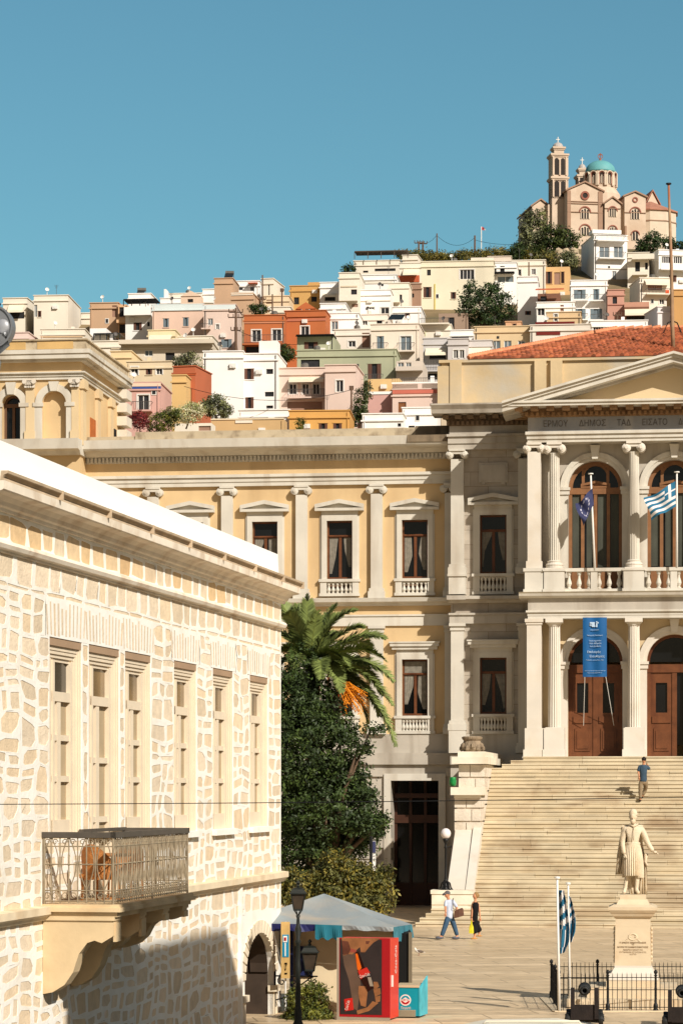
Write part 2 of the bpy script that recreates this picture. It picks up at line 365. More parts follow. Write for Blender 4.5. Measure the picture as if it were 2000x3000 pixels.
# rusticated blocks beside the door
for i in range(9):
    for j in range(40):
        s = door_l-.45-1.25*(j+1)+(.6 if i % 2 else 0)
        if s < sW0: break
        z = .15+i*.48
        if z+.42 < wz(2280, 1100): pod.box(TH, s, s+1.19, TW, TW+.2, z, z+.42)
pod.build('podium', MARBG, town)
dr = MB(); dr.box(TH, door_l-.3, door_l, TW-.1, TW+.24, 0, door_t); dr.box(TH, door_r, door_r+.3, TW-.1, TW+.24, 0, door_t); dr.box(TH, door_l-.3, door_r+.3, TW-.1, TW+.24, door_t, door_t+.3)
ddo = dr.build('door', MARB, town)
tr = .1
d2 = MB(); zt2 = 3.6
dw = door_r-door_l
d2.box(TH, door_l, door_r, TW-1.35, TW-1.15, zt2, zt2+.35); d2.box(TH, door_l, door_r, TW-1.0, TW-.7, door_t-.75, door_t-.55)
for k in range(4): d2.box(TH, door_l+k*(dw-.12)/3, door_l+k*(dw-.12)/3+.12, TW-1.34, TW-1.2, 0, door_t)
for k in range(3): d2.box(TH, door_l+.12+k*(dw-.12)/3, door_l+(k+1)*(dw-.12)/3, TW-1.34, TW-1.25, 0, 1.0)
d2.build('door_leaf', mat('dark_wood', (66, 38, 24), .5, .2, 3), ddo)
d3 = MB(); d3.box(TH, door_l, door_r, TW-1.42, TW-1.36, 0, door_t); d3.build('glass', GLASS, ddo)
for s in W_up: window(TH, TW, s-hw, s+hw, zu0, zu1, 'p', 6, zb=wz(1747, 1000))
for i, s in enumerate(W_lo): window(TH, TW, s-hw, s+hw, zl0, zl1, 'h', 8, zb=wz(2150, 1215), blind=(i == 0))
bel = MB()
bel.profile(TH, [(TW-.1, Zb-.02), (TW+.12, Zb-.02), (TW+.18, Zb+.08), (TW+.4, Zb+.14), (TW+.45, Zb+.3), (TW-.1, Zb+.36)], sW0, sW1)
zlo = wz(1834, 1100); bel.box(TH, sW0, sW1, TW-.1, TW+.1, zlo, wz(1806, 1100)); bel.box(TH, sW0, sW1, TW-.1, TW+.15, wz(1806, 1100), wz(1801, 1100))
bel.build('string_course', MARB, town)
pc = MB()
pc.box(TH, sW0, sW1, TW-.1, TW+.16, zA0, zA0+(zA1-zA0)*.36); pc.box(TH, sW0, sW1, TW-.1, TW+.2, zA0+(zA1-zA0)*.36, zA0+(zA1-zA0)*.75); pc.box(TH, sW0, sW1, TW-.1, TW+.28, zA0+(zA1-zA0)*.75, zA1)
pc.build('architrave', MARB, town)
fz = MB(); fz.box(TH, sW0, sW1, TW-.4, TW+.1, zA1, wz(1345, 1000)); fz.build('frieze', YEL, town)
dn = MB(); zd0, zd1 = wz(1350, 1000), wz(1333, 1000)
dn.box(TH, sW0, sW1, TW-.4, TW+.14, zd0, zC0); dentils(dn, TH, sW0+12, sW1, TW+.14, zd0+.04, zd1, .12, .17); dn.build('dentil_band', MARB, town)
cn = MB(); cn.profile(TH, [(TW-.4, zd1+.02), (TW+.3, zd1+.02), (TW+.5, zC0-.08), (TW+.98, zC0-.02), (TW+1.05, zC0+.05), (TW+1.12, zC1), (TW-.4, zC1+.02)], sW0, sW1); cn.build('cornice', MARB, town)
pr = MB(); pr.box(TH, ws(400), sW1, TW-.5, TW+.25, zC1+.02, wz(1258, 1000)); pr.box(TH, ws(259), ws(400), TW-.6, TW+.2, zC1+.02, wz(1262, 1000)-.12)
pr.build('parapet', STAIN, town)
pr = MB(); pr.box(TH, ws(1217), sW1, TW-.45, TW+.256, zC1+.03, wz(1256, 1000)+.03); pr.box(TH, ws(1200), sW1, TW+.2, TW+1.126, zC1-.28, zC1+.006); pr.build('parapet_end', mat('sooty_stone', (132, 116, 94), .9, .3, 1.5, .3, 6, dirt=(70, 60, 48), dscale=2.5, damt=.8, streak=True), town)
zpil0 = Zbt
for i in range(7):
    s = (ws(1104)-step*i)
    if s < sW0: break
    pilaster(TH, s, TW, zpil0+.03, zA0, .5, .22)
    if s > ws(700): pilaster(TH, s, TW, zp, zlo, .56, .2, 'doric')
pilaster(TH, ws(1313), TW, zpil0+.03, zA0, .3, .22); pilaster(TH, ws(1313), TW, zp, zlo, .3, .2, 'doric')

# ---------------- middle bay
sM0, sM1 = ms(1320), sPL+1.0
zMA0, zMA1, zMF1, zMC0, zMC1 = mz(1318), mz(1281), mz(1249), mz(1218), mz(1191)
mu = (ms(1405), ms(1483)); ml = mu
mw = MB(); mw.holes(TH, sM0, sM1, mz(2206), zMA0, TM-.5, TM, [(mu[0], mz(1737), mu[1], mz(1509)), (ml[0], mz(2146), ml[1], mz(1927))])
mw.face([TH.pt(sM0, TM, mz(2206)), TH.pt(sM0, TM, zMA0), TH.pt(sM0, TM-2, zMA0), TH.pt(sM0, TM-2, mz(2206))])
ASH = brickmat('marble_ashlar', (186, 176, 160), (172, 160, 144), (140, 128, 112), 1.5, .62, .6, .012, dirt=(146, 132, 112), var=.12)
mw.build('bay_wall', ASH, town)
mb = MB(); mb.box(TH, sM0, sM1, TM-14, TM-.5, 0, zMC1); mb.build('rear_wall', YEL, town)
mp = MB(); mp.box(TH, sM0, sPL+1, TM-1, TM+.16, -.2, mz(2206)); mp.box(TH, sM0, sPL+1, TM, TM+.32, mz(2240), mz(2210)); mp.box(TH, sM0, sM1, TM-.05, TM+.05, mz(2206), mz(2150)); mp.build('podium', MARBG, town)
window(TH, TM, mu[0], mu[1], mz(1681), mz(1509), 'p', 7, zb=mz(1742)); window(TH, TM, ml[0], ml[1], mz(2092), mz(1927), 'h', 8, zb=mz(2150))
en = MB(); en.box(TH, sM0-.1, sM1, TM-.5, TM+.3, zMA0, zMA0+.25); en.box(TH, sM0-.1, sM1, TM-.5, TM+.36, zMA0+.25, zMA1); en.box(TH, sM0-.15, sM1, TM-.5, TM+.45, zMA1, zMA1+.1)
en.box(TH, sM0-.05, sM1, TM-.5, TM+.24, zMA1+.1, zMF1); en.build('architrave', MARBG, town)
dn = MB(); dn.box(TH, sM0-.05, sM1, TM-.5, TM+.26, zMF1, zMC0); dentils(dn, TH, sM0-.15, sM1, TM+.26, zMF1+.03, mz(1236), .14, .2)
dentils(dn, TH, sM0-.3, sM1, TM+.26, mz(1230), zMC0-.03, .5, .5, .5); dn.build('modillion_band', mat('brown_shade_marble', (120, 100, 78), .8, .2, 2), town)  # shadow among the modillions put into the brown of the band
cn = MB(); cn.profile(TH, [(TM-.5, zMC0), (TM+1.0, zMC0), (TM+1.06, zMC0+.16), (TM+1.2, zMC1-.06), (TM+1.2, zMC1), (TM-.5, zMC1)], sM0-.75, sM1); cn.build('cornice', MARBG, town)
bl = MB(); zB = mz(1760); bl.profile(TH, [(TM-.1, zB-.1), (TM+.2, zB-.1), (TM+.3, zB), (TM+.5, zB+.05), (TM+.5, zB+.18), (TM-.1, zB+.24)], sM0-.1, sM1)
bl.box(TH, sM0-.05, sM1, TM-.1, TM+.18, mz(1827), mz(1802)); bl.box(TH, sM0-.08, sM1, TM-.1, TM+.26, mz(1802), mz(1796)); bl.box(TH, ms(1311), ms(1366), TM-.1, TM+.62, zB+.02, zB+.2)
bl.build('string_course', MARBG, town)
def bigpil(px0, px1, t, fr=TH, full=True):
    s0, s1 = fr.S(px0, t), fr.S(px1, t); s = (s0+s1)/2; w_ = s1-s0
    o = pilaster(fr, s, t, mz(1683), zMA0, w_, .4)
    b = MB(); b.box(fr, s-w_*.66, s+w_*.66, t-.1, t+.5, mz(1742), mz(1690)); b.box(fr, s-w_*.74, s+w_*.74, t-.1, t+.56, mz(1690), mz(1683)); b.build('pedestal', MARB, o)
    o = pilaster(fr, s, t, mz(2140), mz(1827), w_, .36, 'doric')
    b = MB(); b.box(fr, s-w_*.66, s+w_*.66, t-.1, t+.46, mz(2206), mz(2140)); b.build('pedestal', MARB, o)
bigpil(1322, 1359, TM); 
sp = ms(1535)
o = pilaster(TH, sp, TM, mz(1683), zMA0, .5, .3); o = pilaster(TH, sp, TM, mz(2206), mz(1827), .5, .25, 'doric')
tb = MB(); tb.box(TH, ms(1402), ms(1486), TM-.05, TM+.07, mz(1414), mz(1356)); tb.box(TH, ms(1408), ms(1480), TM+.07, TM+.1, mz(1408), mz(1362)); tb.box(TH, ms(1410), ms(1420), TM-.05, TM+.07, mz(1420), mz(1414)); tb.box(TH, ms(1468), ms(1478), TM-.05, TM+.07, mz(1420), mz(1414)); tb.build('tablet', MARBG, town)

# ---------------- portico
zF = dict(lc=pz(1831), l1=pz(1812), l2=pz(1788), l3=pz(1752), b=pz(1735), r0=pz(1729), r1=pz(1672), cb=pz(1664), a0=pz(1295), a1=pz(1264), f1=pz(1222), c0=pz(1197), c1=pz(1182))
ph = MB()
ph.box(TH, sPL, sPR, -1.6, -.02, zF['l1'], zF['l1']+.12); ph.box(TH, sPL-.02, sPR+.02, -1.6, .0, zF['l1']+.12, zF['l2']-.08); ph.box(TH, sPL-.08, sPR+.08, -1.6, .08, zF['l2']-.08, zF['l2'])
ph.build('lower_architrave', MARB, town)
pf = MB(); pf.box(TH, sPL, sPR, -2.9, -.03, zF['l2'], zF['l3']); pf.build('lower_frieze', MARBG, town)
pb = MB(); pb.profile(TH, [(-1.6, zF['l3']), (.05, zF['l3']), (.25, zF['l3']+.08), (.3, zF['b']-.05), (.36, zF['b']), (-1.6, zF['b'])], sPL-.36, sPR+.36); pb.box(TH, sPL-.36, sPL, -2.9, 0, zF['l3']+.05, zF['b']-.02); pb.build('balcony_slab', MARB, town)
# upper entablature
ua = MB(); h = (zF['a1']-zF['a0'])
ua.box(TH, sPL-.02, sPR+.02, -1.0, -.06, zF['a0'], zF['a0']+h*.32); ua.box(TH, sPL-.05, sPR+.05, -1.0, 0, zF['a0']+h*.32, zF['a0']+h*.72); ua.box(TH, sPL-.1, sPR+.1, -1.0, .08, zF['a0']+h*.72, zF['a1'])
ua.box(TH, sPL, sPR, -3.2, -1.0, zF['a0']+.3, zF['c0']); ua.build('architrave', MARB, town)
BLUEM = mat('blue_grey_marble', (142, 144, 146), .5, .14, .9, .05, 5, dirt=(186, 180, 170), dscale=1.2, damt=.6, streak=True)
uf = MB(); uf.box(TH, sPL, sPR, -1.0, -.02, zF['a1'], zF['f1']); uf.build('frieze', BLUEM, town)
DARKST = mat('dark_brown_marble', (150, 118, 84), .7, .2, 2, dirt=(96, 66, 42), dscale=1.5, damt=.6)  # modillion band, darker brown than the other marble
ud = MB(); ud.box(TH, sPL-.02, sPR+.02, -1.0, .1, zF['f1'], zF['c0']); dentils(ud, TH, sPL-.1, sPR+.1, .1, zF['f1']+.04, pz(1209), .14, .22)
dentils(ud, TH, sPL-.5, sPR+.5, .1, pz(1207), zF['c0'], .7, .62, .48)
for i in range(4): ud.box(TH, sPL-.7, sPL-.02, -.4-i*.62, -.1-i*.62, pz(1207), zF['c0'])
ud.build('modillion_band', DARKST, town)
uc = MB(); uc.box(TH, sPL-.85, sPR+.85, -3.0, .95, zF['c0'], zF['c0']+.12); uc.box(TH, sPL-.92, sPR+.92, -3.0, 1.02, zF['c0']+.12, zF['c1']); uc.build('cornice', MARB, town)
# pediment
zAp = TH.Z(1029, 1968, 1.0); zL = TH.Z(1175, 1500, 1.0)
sl0, sr0 = sPL-1.0, sPR+1.0
pd = MB()
def rake(mb_, o0, o1, t0, t1):
    for a, b in ((sl0, sC), (sC, sr0)):
        za = zL if a == sl0 else zAp; zb2 = zAp if a == sl0 else zL
        mb_.hexa([TH.pt(a,t0,za-o1),TH.pt(b,t0,zb2-o1),TH.pt(b,t1,zb2-o1),TH.pt(a,t1,za-o1),TH.pt(a,t0,za-o0),TH.pt(b,t0,zb2-o0),TH.pt(b,t1,zb2-o0),TH.pt(a,t1,za-o0)])
rake(pd, 0, .1, -1.4, 1.12); rake(pd, .1, .22, -1.4, 1.0); rake(pd, .22, .42, -1.4, .9)
pd.build('pediment', MARB, town)
rk = MB(); rake(rk, .42, .52, -1.4, .35); rake(rk, -.03, -.003, -1.6, .9); rk.build('raking_moulding', MARBG, town)
ty = MB(); ty.prism(TH, [(sl0+1.1, zF['c1']), (sr0-1.1, zF['c1']), (sC, zAp-.3)], -1.2, -.05); ty.build('tympanum', YEL2, town)
# lettering on the frieze
def text_mesh(txt, size, name, m, parent, place, ext=.01, align='LEFT', width=None):
    cu = bpy.data.curves.new(name, 'FONT'); cu.body = txt; cu.size = size; cu.extrude = ext; cu.align_x = align; cu.resolution_u = 2
    to = bpy.data.objects.new(name, cu); dg = bpy.context.evaluated_depsgraph_get(); COL.objects.link(to); dg.update()
    me = bpy.data.meshes.new_from_object(to.evaluated_get(dg)); COL.objects.unlink(to); bpy.data.objects.remove(to)
    xs = [v.co.x for v in me.vertices] or [0, 1]; x0, x1 = min(xs), max(xs); k = 1 if not width else width/(x1-x0)
    off = ORG[parent.name] if parent else Vector((0, 0, 0))
    for v in me.vertices:
        v.co = place((v.co.x-(x0 if width else 0))*k, v.co.z, v.co.y)-off
    me.materials.clear(); me.materials.append(m)
    o = bpy.data.objects.new(name, me); COL.objects.link(o); o.parent = parent; ORG[o.name] = off.copy(); return o
LET = mat('carved_letters', (96, 92, 88), .8, .2)
for txt, x0, x1 in (('ΕΡΜΟΥ', 1591, 1662), ('ΔΗΜΟΣ', 1695, 1773), ('ΤΑΔ', 1806, 1846), ("ΕΙΣΑΤΟ", 1880, 1953), ('ΔΩΜΑΤΑ', 1986, 2065)):
    a, b = ps(x0), ps(x1)
    text_mesh(txt, .36, 'inscription', LET, town, lambda x, y, z, a=a: TH.pt(a+x, -.015+y, pz(1250)+z), .012, width=b-a)
# columns
cols = [1622, 1855]; csp = ps(1855)-ps(1622)
cs = [ps(1622)+csp*i for i in range(4)]
def fluted(mb, c, r, z0, z1, n=16, taper=.86):
    loops = []; K = n*4
    for i in range(9):
        f = i/8; rr = r*(1-(1-taper)*f**1.6)
        L = []
        for k in range(K):
            q = k % 4; a = 2*math.pi*(k+.5)/K
            L.append(Vector(c)+Vector((math.cos(a)*rr*(1 if q in (0, 3) else .86), math.sin(a)*rr*(1 if q in (0, 3) else .86), z0-c[2]+(z1-z0)*f)))
        loops.append(L)
    mb.ring(loops)
CT = -.32
for i, s in enumerate(cs):
    # upper column
    c = TH.pt(s, CT, zF['cb']); b = MB(); z1 = pz(1325); r = .235
    fluted(b, c, r, zF['cb']+.32, z1); o = b.build('column', MARB, town)
    b = MB(); ionic(b, TH, s, CT, z1-.04, zF['a0'], .5, .6); b.build('capital', MARBW, o)
    b = MB(); b.lathe(c, [(.36, 0), (.36, .09), (.34, .1), (.37, .14), (.34, .2), (.29, .22), (.29, .25), (.31, .29), (.25, .32), (.24, .33)], 20); b.box(TH, s-.38, s+.38, CT-.38, CT+.38, zF['cb']-.06, zF['cb']); b.build('base', MARBW, o)
    b = MB(); b.box(TH, s-.42, s+.42, CT-.42, CT+.42, zF['b']+.13, zF['cb']-.14); b.box(TH, s-.47, s+.47, CT-.45, CT+.46, zF['b'], zF['b']+.13); b.box(TH, s-.47, s+.47, CT-.45, CT+.46, zF['cb']-.14, zF['cb']-.06); b.build('pedestal', MARB, o)
    # lower column
    zc0 = pz(2133); c = TH.pt(s, CT, zc0); b = MB(); fluted(b, c, .27, zc0+.03, pz(1834), taper=.84); o = b.build('column', MARBW, town)
    b = MB(); b.lathe(TH.pt(s, CT, pz(1834)), [(.23, 0), (.26, .03), (.25, .05), (.34, .14), (.34, .15)], 20); b.box(TH, s-.36, s+.36, CT-.36, CT+.36, pz(1834)+.15, zF['l1']); b.build('capital', MARBW, o)
    b = MB(); b.box(TH, s-.42, s+.42, CT-.42, CT+.42, Z0+.3, zc0); b.box(TH, s-.36, s+.36, CT-.36, CT+.36, zc0, zc0+.03); b.box(TH, s-.47, s+.47, CT-.46, CT+.47, Z0, Z0+.3); b.build('pedestal', MARBW, o)
for sg in (0, 1):   # square end piers
    s = ps(1563) if sg == 0 else 2*sC-ps(1563)
    w_ = .5
    b = MB(); b.box(TH, s-.27, s+.27, -.62, -.05, zF['cb']+.3, pz(1322)); b.box(TH, s-.33, s+.33, -.68, 0, zF['cb'], zF['cb']+.3); o = b.build('pier', MARBW, town)
    b = MB(); ionic(b, TH, s, -.34, pz(1325), zF['a0'], .5, .6); b.build('capital', MARBW, o)
    b = MB(); b.box(TH, s-.38, s+.38, -.72, .06, zF['b']+.13, zF['cb']-.14); b.box(TH, s-.44, s+.44, -.76, .1, zF['b'], zF['b']+.13); b.box(TH, s-.44, s+.44, -.76, .1, zF['cb']-.14, zF['cb']); b.build('pedestal', MARB, o)
    b = MB(); b.box(TH, s-.3, s+.3, -.64, -.04, pz(2133), pz(1829)); o = b.build('pier', MARBW, town)
    b = MB(); b.box(TH, s-.34, s+.34, -.68, 0, pz(1829), pz(1822)); b.box(TH, s-.38, s+.38, -.72, .04, pz(1822), zF['l1']); b.build('capital', MARBW, o)
    b = MB(); b.box(TH, s-.38, s+.38, -.72, .06, Z0+.3, pz(2133)); b.box(TH, s-.44, s+.44, -.76, .12, Z0, Z0+.3); b.build('pedestal', MARBW, o)
# arcade wall behind the columns, both storeys
TA2 = -.95
edges = [sPL]+[(cs[i]+0) for i in range(4)]+[sPR]
au, al = MB(), MB(); 
zsu, zsl = TH.Z(1428, 1742, TA2), TH.Z(1939, 1742, TA2)
ru = (ps(1821, TA2)-ps(1664, TA2))/2; rl = (ps(1826, TA2)-ps(1666, TA2))/2
ctr = [(cs[i]+cs[i+1])/2+.02 for i in range(3)]
for i in range(5):
    a, b = edges[i], edges[i+1]
    if i in (1, 2, 3):
        c = ctr[i-1]
        au.arch(TH, a, b, zF['b'], zF['a0']+.3, c, ru, zsu, TA2-.6, TA2); al.arch(TH, a, b, Z0, zF['l1']+.05, c, rl, zsl, TA2-.8, TA2)
    else:
        au.box(TH, a, b, TA2-.3, TA2, zF['b'], zF['a0']+.3); al.box(TH, a, b, TA2-.3, TA2, Z0, zF['l1']+.05)
au.box(TH, sPL, sPL+.12, -3, TA2, zF['b'], zF['a0']+.3); al.box(TH, sPL, sPL+.12, -3, TA2, Z0, zF['l1']+.05)
au.build('arcade_wall', MARBG, town); al.build('arcade_wall', YEL2, town)
for i, c in enumerate(ctr):
    for up in (1, 0):
        r, zs, zz0 = (ru, zsu, zF['b']) if up else (rl, zsl, Z0)
        b = MB(); b.archring(TH, c, r, r+.14, zs, TA2, TA2+.06); b.archring(TH, c, r+.14, r+.34, zs, TA2, TA2+.12)
        for q in (-1, 1):
            x0, x1 = sorted((c+q*r, c+q*(r+.42)))
            b.box(TH, x0, x1, TA2, TA2+.14, zz0, zs-.3); b.box(TH, x0-.05, x1+.05, TA2, TA2+.2, zs-.3, zs-.12); b.box(TH, x0-.08, x1+.08, TA2, TA2+.25, zs-.12, zs)
        if up or i > 0: b.prism(TH, [(c-.12, zs+r+.05), (c+.12, zs+r+.05), (c+.2, zs+r+.62), (c-.2, zs+r+.62)], TA2, TA2+.3)
        b.build('arch', MARBW if not up else MARB, town)
        # joinery
        tf = TA2-.45; f = MB(); z_t = zs-.1
        if up:
            o_w = [(-r, -r+.14), (-r*.48-.07, -r*.48+.07), (-.07, .07), (r*.48-.07, r*.48+.07), (r-.14, r)]
            for a, b2 in o_w: f.box(TH, c+a, c+b2, tf-.04, tf+.08, zz0, z_t)
            f.box(TH, c-r, c+r, tf-.05, tf+.1, z_t-.14, z_t+.12); f.box(TH, c-r, c+r, tf-.04, tf+.08, zz0, zz0+1.1)
            pediment(f, TH, c-r*.55, c+r*.55, tf, z_t+.12, z_t+.42, .12)
            f.archring(TH, c, r-.16, r, zs, tf-.04, tf+.08); f.archring(TH, c, r*.42, r*.5, zs+r*.42, tf-.04, tf+.06)
            for q in (-1, 1): f.box(TH, c+q*r*.46-.06, c+q*r*.46+.06, tf-.04, tf+.07, z_t+.1, zs+r*.8)
            f.build('window_frame', WOODL, town)
            g = MB(); N = 16
            g.prism(TH, [(c-r, zz0), (c+r, zz0)]+[(c+r*math.cos(math.pi*k/N), zs+r*math.sin(math.pi*k/N)) for k in range(N+1)], tf-.1, tf-.02); g.build('window_pane', GLASS, town)
            g = MB()
            for k in range(36):
                x = -r+.15+(2*r-.3)*k/36
                if abs(abs(x)-r*.48) > .08 and abs(x) > .07 and k not in (9, 10, 26): g.face([TH.pt(c+x, tf-.018, zz0+1.15), TH.pt(c+x+.045, tf-.016, zz0+1.15), TH.pt(c+x+.045, tf-.016, z_t-.15), TH.pt(c+x, tf-.018, z_t-.15)])
            g.build('curtain', mat('dim_net_curtain', (78, 80, 70), .9, .2), town)
        else:
            zd = zs-.12
            f.box(TH, c-r, c+r, tf-.06, tf+.1, zd-.32, zd+.02); f.archring(TH, c, r-.12, r, zs, tf-.04, tf+.06)
            for a, b2 in ((-r, -r+.16), (-.1, .1), (r-.16, r)): f.box(TH, c+a, c+b2, tf-.04, tf+.07, zz0, zd-.3)
            opn = 0
            for q in ((-1, 1) if i == 0 else (-1,) if i == 1 else (1,)):
                x0, x1 = sorted((c+q*.1, c+q*(r-.16))); 
                f.box(TH, x0, x1, tf-.03, tf+.03, zz0, zz0+1.85); f.box(TH, x0, x1, tf-.03, tf+.03, zd-.75, zd-.3)
                f.box(TH, x0, x0+.2, tf-.03, tf+.03, zz0+1.85, zd-.75); f.box(TH, x1-.2, x1, tf-.03, tf+.03, zz0+1.85, zd-.75)
                f.box(TH, x0+.12, x1-.12, tf+.03, tf+.07, zz0+.25, zz0+1.2); f.box(TH, x0+.2, x1-.2, tf+.07, tf+.1, zz0+.35, zz0+1.1); f.box(TH, x0+.05, x1-.05, tf+.03, tf+.08, zz0+1.42, zz0+1.7)
            dd = f.build('door', WOOD, town)
            g = MB(); g.box(TH, c-r+.1, c+r-.1, tf-.12, tf-.06, zz0+.5, zd-.05); g.prism(TH, [(c+(r-.02)*math.cos(math.pi*k/16), zs+(r-.02)*math.sin(math.pi*k/16)) for k in range(17)], tf-.12, tf-.06); g.build('glass', GLASS, dd)
# balustrade of the balcony
bs = MB(); zt_ = zF['cb']-.14
for i in range(5):
    a = (ps(1563) if i == 0 else cs[i-1])+.4; b = (cs[i] if i < 4 else 2*sC-ps(1563))-.4
    if b-a < .35: continue
    bs.box(TH, a, b, CT-.12, CT+.16, zt_, zt_+.14); bs.box(TH, a, b, CT-.12, CT+.14, zF['b']+.003, zF['b']+.14)
    k = 4
    for j in range(1, k): 
        if j % 2 == 0: bs.box(TH, a+(b-a)*j/k-.14, a+(b-a)*j/k+.14, CT-.1, CT+.12, zF['b']+.14, zt_)
    n = 6; 
    for j in range(n):
        if j in (0, 1, 3, 5) or True:
            s = a+(b-a)*(j+.5)/n
            if abs((j+.5)/n-.5) > .04: bs.lathe(TH.pt(s, CT, zF['b']+.14), [(rr*1.3, zz*(zt_-zF['b']-.14)) for rr, zz in BALP], 10)
bs.build('balustrade', MARB, town)
# portico deck, body behind
bd = MB(); bd.box(TH, sPL-.2, sPR+.2, -16, .55, -.2, Z0-.002); bd.build('platform', MARB, town)
bd = MB(); bd.box(TH, sPL, sPR, -14, -3.0, Z0, zF['c1']-.05); bd.build('rear_wall', YEL, town)
# attic and tiled roof
zt1 = TH.Z(1062, 1400, TM-.5); zt0 = zMC1
at = MB(); sA0 = ps(1292, TM-.5)
at.box(TH, sA0, 2*sC-sA0, TM-13, TM-.5, zt0-.2, zt1); at.box(TH, sA0-.15, ps(1320, TM-.5), TM-4, TM-.35, zt0, zt1-.15); at.box(TH, sA0-.1, 2*sC-sA0+.1, TM-13.1, TM-.38, zt1, zt1+.12)
for px in (1318, 1565, 1612): 
    s = ps(px, TM-.5); at.box(TH, s, s+.5, TM-.5, TM-.3, zt0, zt1)
at.build('attic', STAIN2, town)
rs0, rs1 = ps(1372, TM-.5), 2*sC-ps(1372, TM-.5)
ry0, ry1 = TM-.35, TM-13.5; rz0 = zt1+.13; ridge_t = (ry0+ry1)/2; sr = ps(1805, ridge_t); rz1 = TH.Z(968, 1805, ridge_t)
rf = MB()
NR = 34
def rpt(s, f, side):   # front slope point
    return None
# front slope as overlapping courses of tiles
for i in range(NR):
    f0, f1 = i/NR, (i+1)/NR
    t_0 = ry0+(ridge_t-ry0)*f0; t_1 = ry0+(ridge_t-ry0)*f1; z_0 = rz0+(rz1-rz0)*f0; z_1 = rz0+(rz1-rz0)*f1
    a0, a1 = rs0+(sr-rs0)*f0, rs0+(sr-rs0)*f1; b0 = 2*sC-a0; b1 = 2*sC-a1
    n = int((b0-a0)/.2)
    for k in range(n):
        x0, x1 = a0+(b0-a0)*k/n, a0+(b0-a0)*(k+1)/n; y0, y1 = a1+(b1-a1)*k/n, a1+(b1-a1)*(k+1)/n
        if x0 > sC+3: break
        xm, ym = (x0+x1)/2, (y0+y1)/2; v = random.choice((.45, .62, .8, .95, 1.05, 1.25)); rf.col = (v, v*random.uniform(.9, 1), v*random.uniform(.8, 1))
        P = TH.pt; up = .07
        rf.face([P(x0, t_0, z_0+.05), P(xm, t_0, z_0+.05+up), P(ym, t_1, z_1+up), P(y0, t_1, z_1)])
        rf.face([P(xm, t_0, z_0+.05+up), P(x1, t_0, z_0+.05), P(y1, t_1, z_1), P(ym, t_1, z_1+up)])
        rf.face([P(x0, t_0, z_0), P(x1, t_0, z_0), P(x1, t_0, z_0+.05), P(xm, t_0, z_0+.05+up), P(x0, t_0, z_0+.05)])
rf.col = (1, 1, 1)
P = TH.pt
rf.face([P(rs0, ry0, rz0), P(sr, ridge_t, rz1), P(rs0, ry1, rz0)]); rf.face([P(rs1, ry0, rz0), P(rs1, ry1, rz0), P(2*sC-sr, ridge_t, rz1)])
rf.face([P(rs0, ry1, rz0), P(sr, ridge_t, rz1), P(2*sC-sr, ridge_t, rz1), P(rs1, ry1, rz0)])
rf.face([P(sC+3, ry0, rz0), P(rs1, ry0, rz0), P(2*sC-sr, ridge_t, rz1), P(sC+3, ridge_t, rz1)])
ROOFT2 = mat('roof_tile_toned', (166, 96, 64), .85, .25, 4, tone=True)
rf.build('roof', ROOFT2, town)
rr_ = MB(); n = 60
for i in range(n):
    f0, f1 = i/n, (i+.92)/n; a = P(rs0+(sr-rs0)*f0, ry0+(ridge_t-ry0)*f0, rz0+(rz1-rz0)*f0+.06); b = P(rs0+(sr-rs0)*f1, ry0+(ridge_t-ry0)*f1, rz0+(rz1-rz0)*f1+.1)
    rr_.tube([a, b], [.1, .13], 7)
for i in range(40): rr_.tube([P(sr+i*.4, ridge_t, rz1+.05), P(sr+i*.4+.37, ridge_t, rz1+.09)], [.11, .14], 7)
rr_.build('ridge_tile', mat('pale_ridge_tile', (212, 140, 100), .85, .25, 3), town)

# ---------------- corner pavilion
qs = lambda px: TH.S(px, TP); qz = lambda py, px=200: TH.Z(py, px, TP)
sQ1 = qs(236); sQ0 = sQ1-9; dQ = 8.8
zq0 = qz(1303, 230)
win = (qs(7), qs(62)); cw = (win[0]+win[1])/2; rw = (win[1]-win[0])/2; zsw = qz(1184, 35)
bl_c = (qs(125)+qs(196))/2; bl_r = (qs(196)-qs(125))/2; zsb = qz(1182, 160)
zqa = qz(1112)
pv = MB(); e = (cw+bl_c)/2
pv.arch(TH, sQ0, e, zq0, zqa, cw, rw, zsw, TP-.5, TP); pv.arch(TH, e, sQ1, zq0, zqa, bl_c, bl_r, zsb, TP-.22, TP)
pv.box(TH, sQ0, sQ1, TP-.75, TP-.5, zq0, zqa); pv.box(TH, bl_c-bl_r-.1, bl_c+bl_r+.1, TP-.5, TP-.22, zq0, zqa-.1)
pv.box(TH, sQ0, sQ1, TP-dQ, TP-.75, 0, zqa); pv.box(TH, sQ0, sQ1, TP-.75, TP, 0, zq0)
pv.box(TH, sQ0, sQ1+.02, TP-dQ, TP-.02, zqa, qz(1054)); 
pvo = pv.build('pavilion', YEL, town)
b = MB()
for c, r, zs in ((cw, rw, zsw), (bl_c, bl_r, zsb)):
    b.archring(TH, c, r, r+.3, zs, TP, TP+.12)
    for q in (-1, 1):
        x0, x1 = sorted((c+q*r, c+q*(r+.34))); b.box(TH, x0, x1, TP, TP+.12, zq0, zs-.14); b.box(TH, x0-.05, x1+.05, TP, TP+.18, zs-.14, zs+.03)
    b.prism(TH, [(c-.14, zs+r-.02), (c+.14, zs+r-.02), (c+.22, zqa-.1), (c-.22, zqa-.1)], TP, TP+.22)
h = qz(1090)-zqa
def band(mb, z0, z1, pj, ex=0.0):
    mb.box(TH, sQ0, sQ1+pj, TP-dQ-.0, TP+pj, z0, z1)
b.build('arch', MARB, pvo)
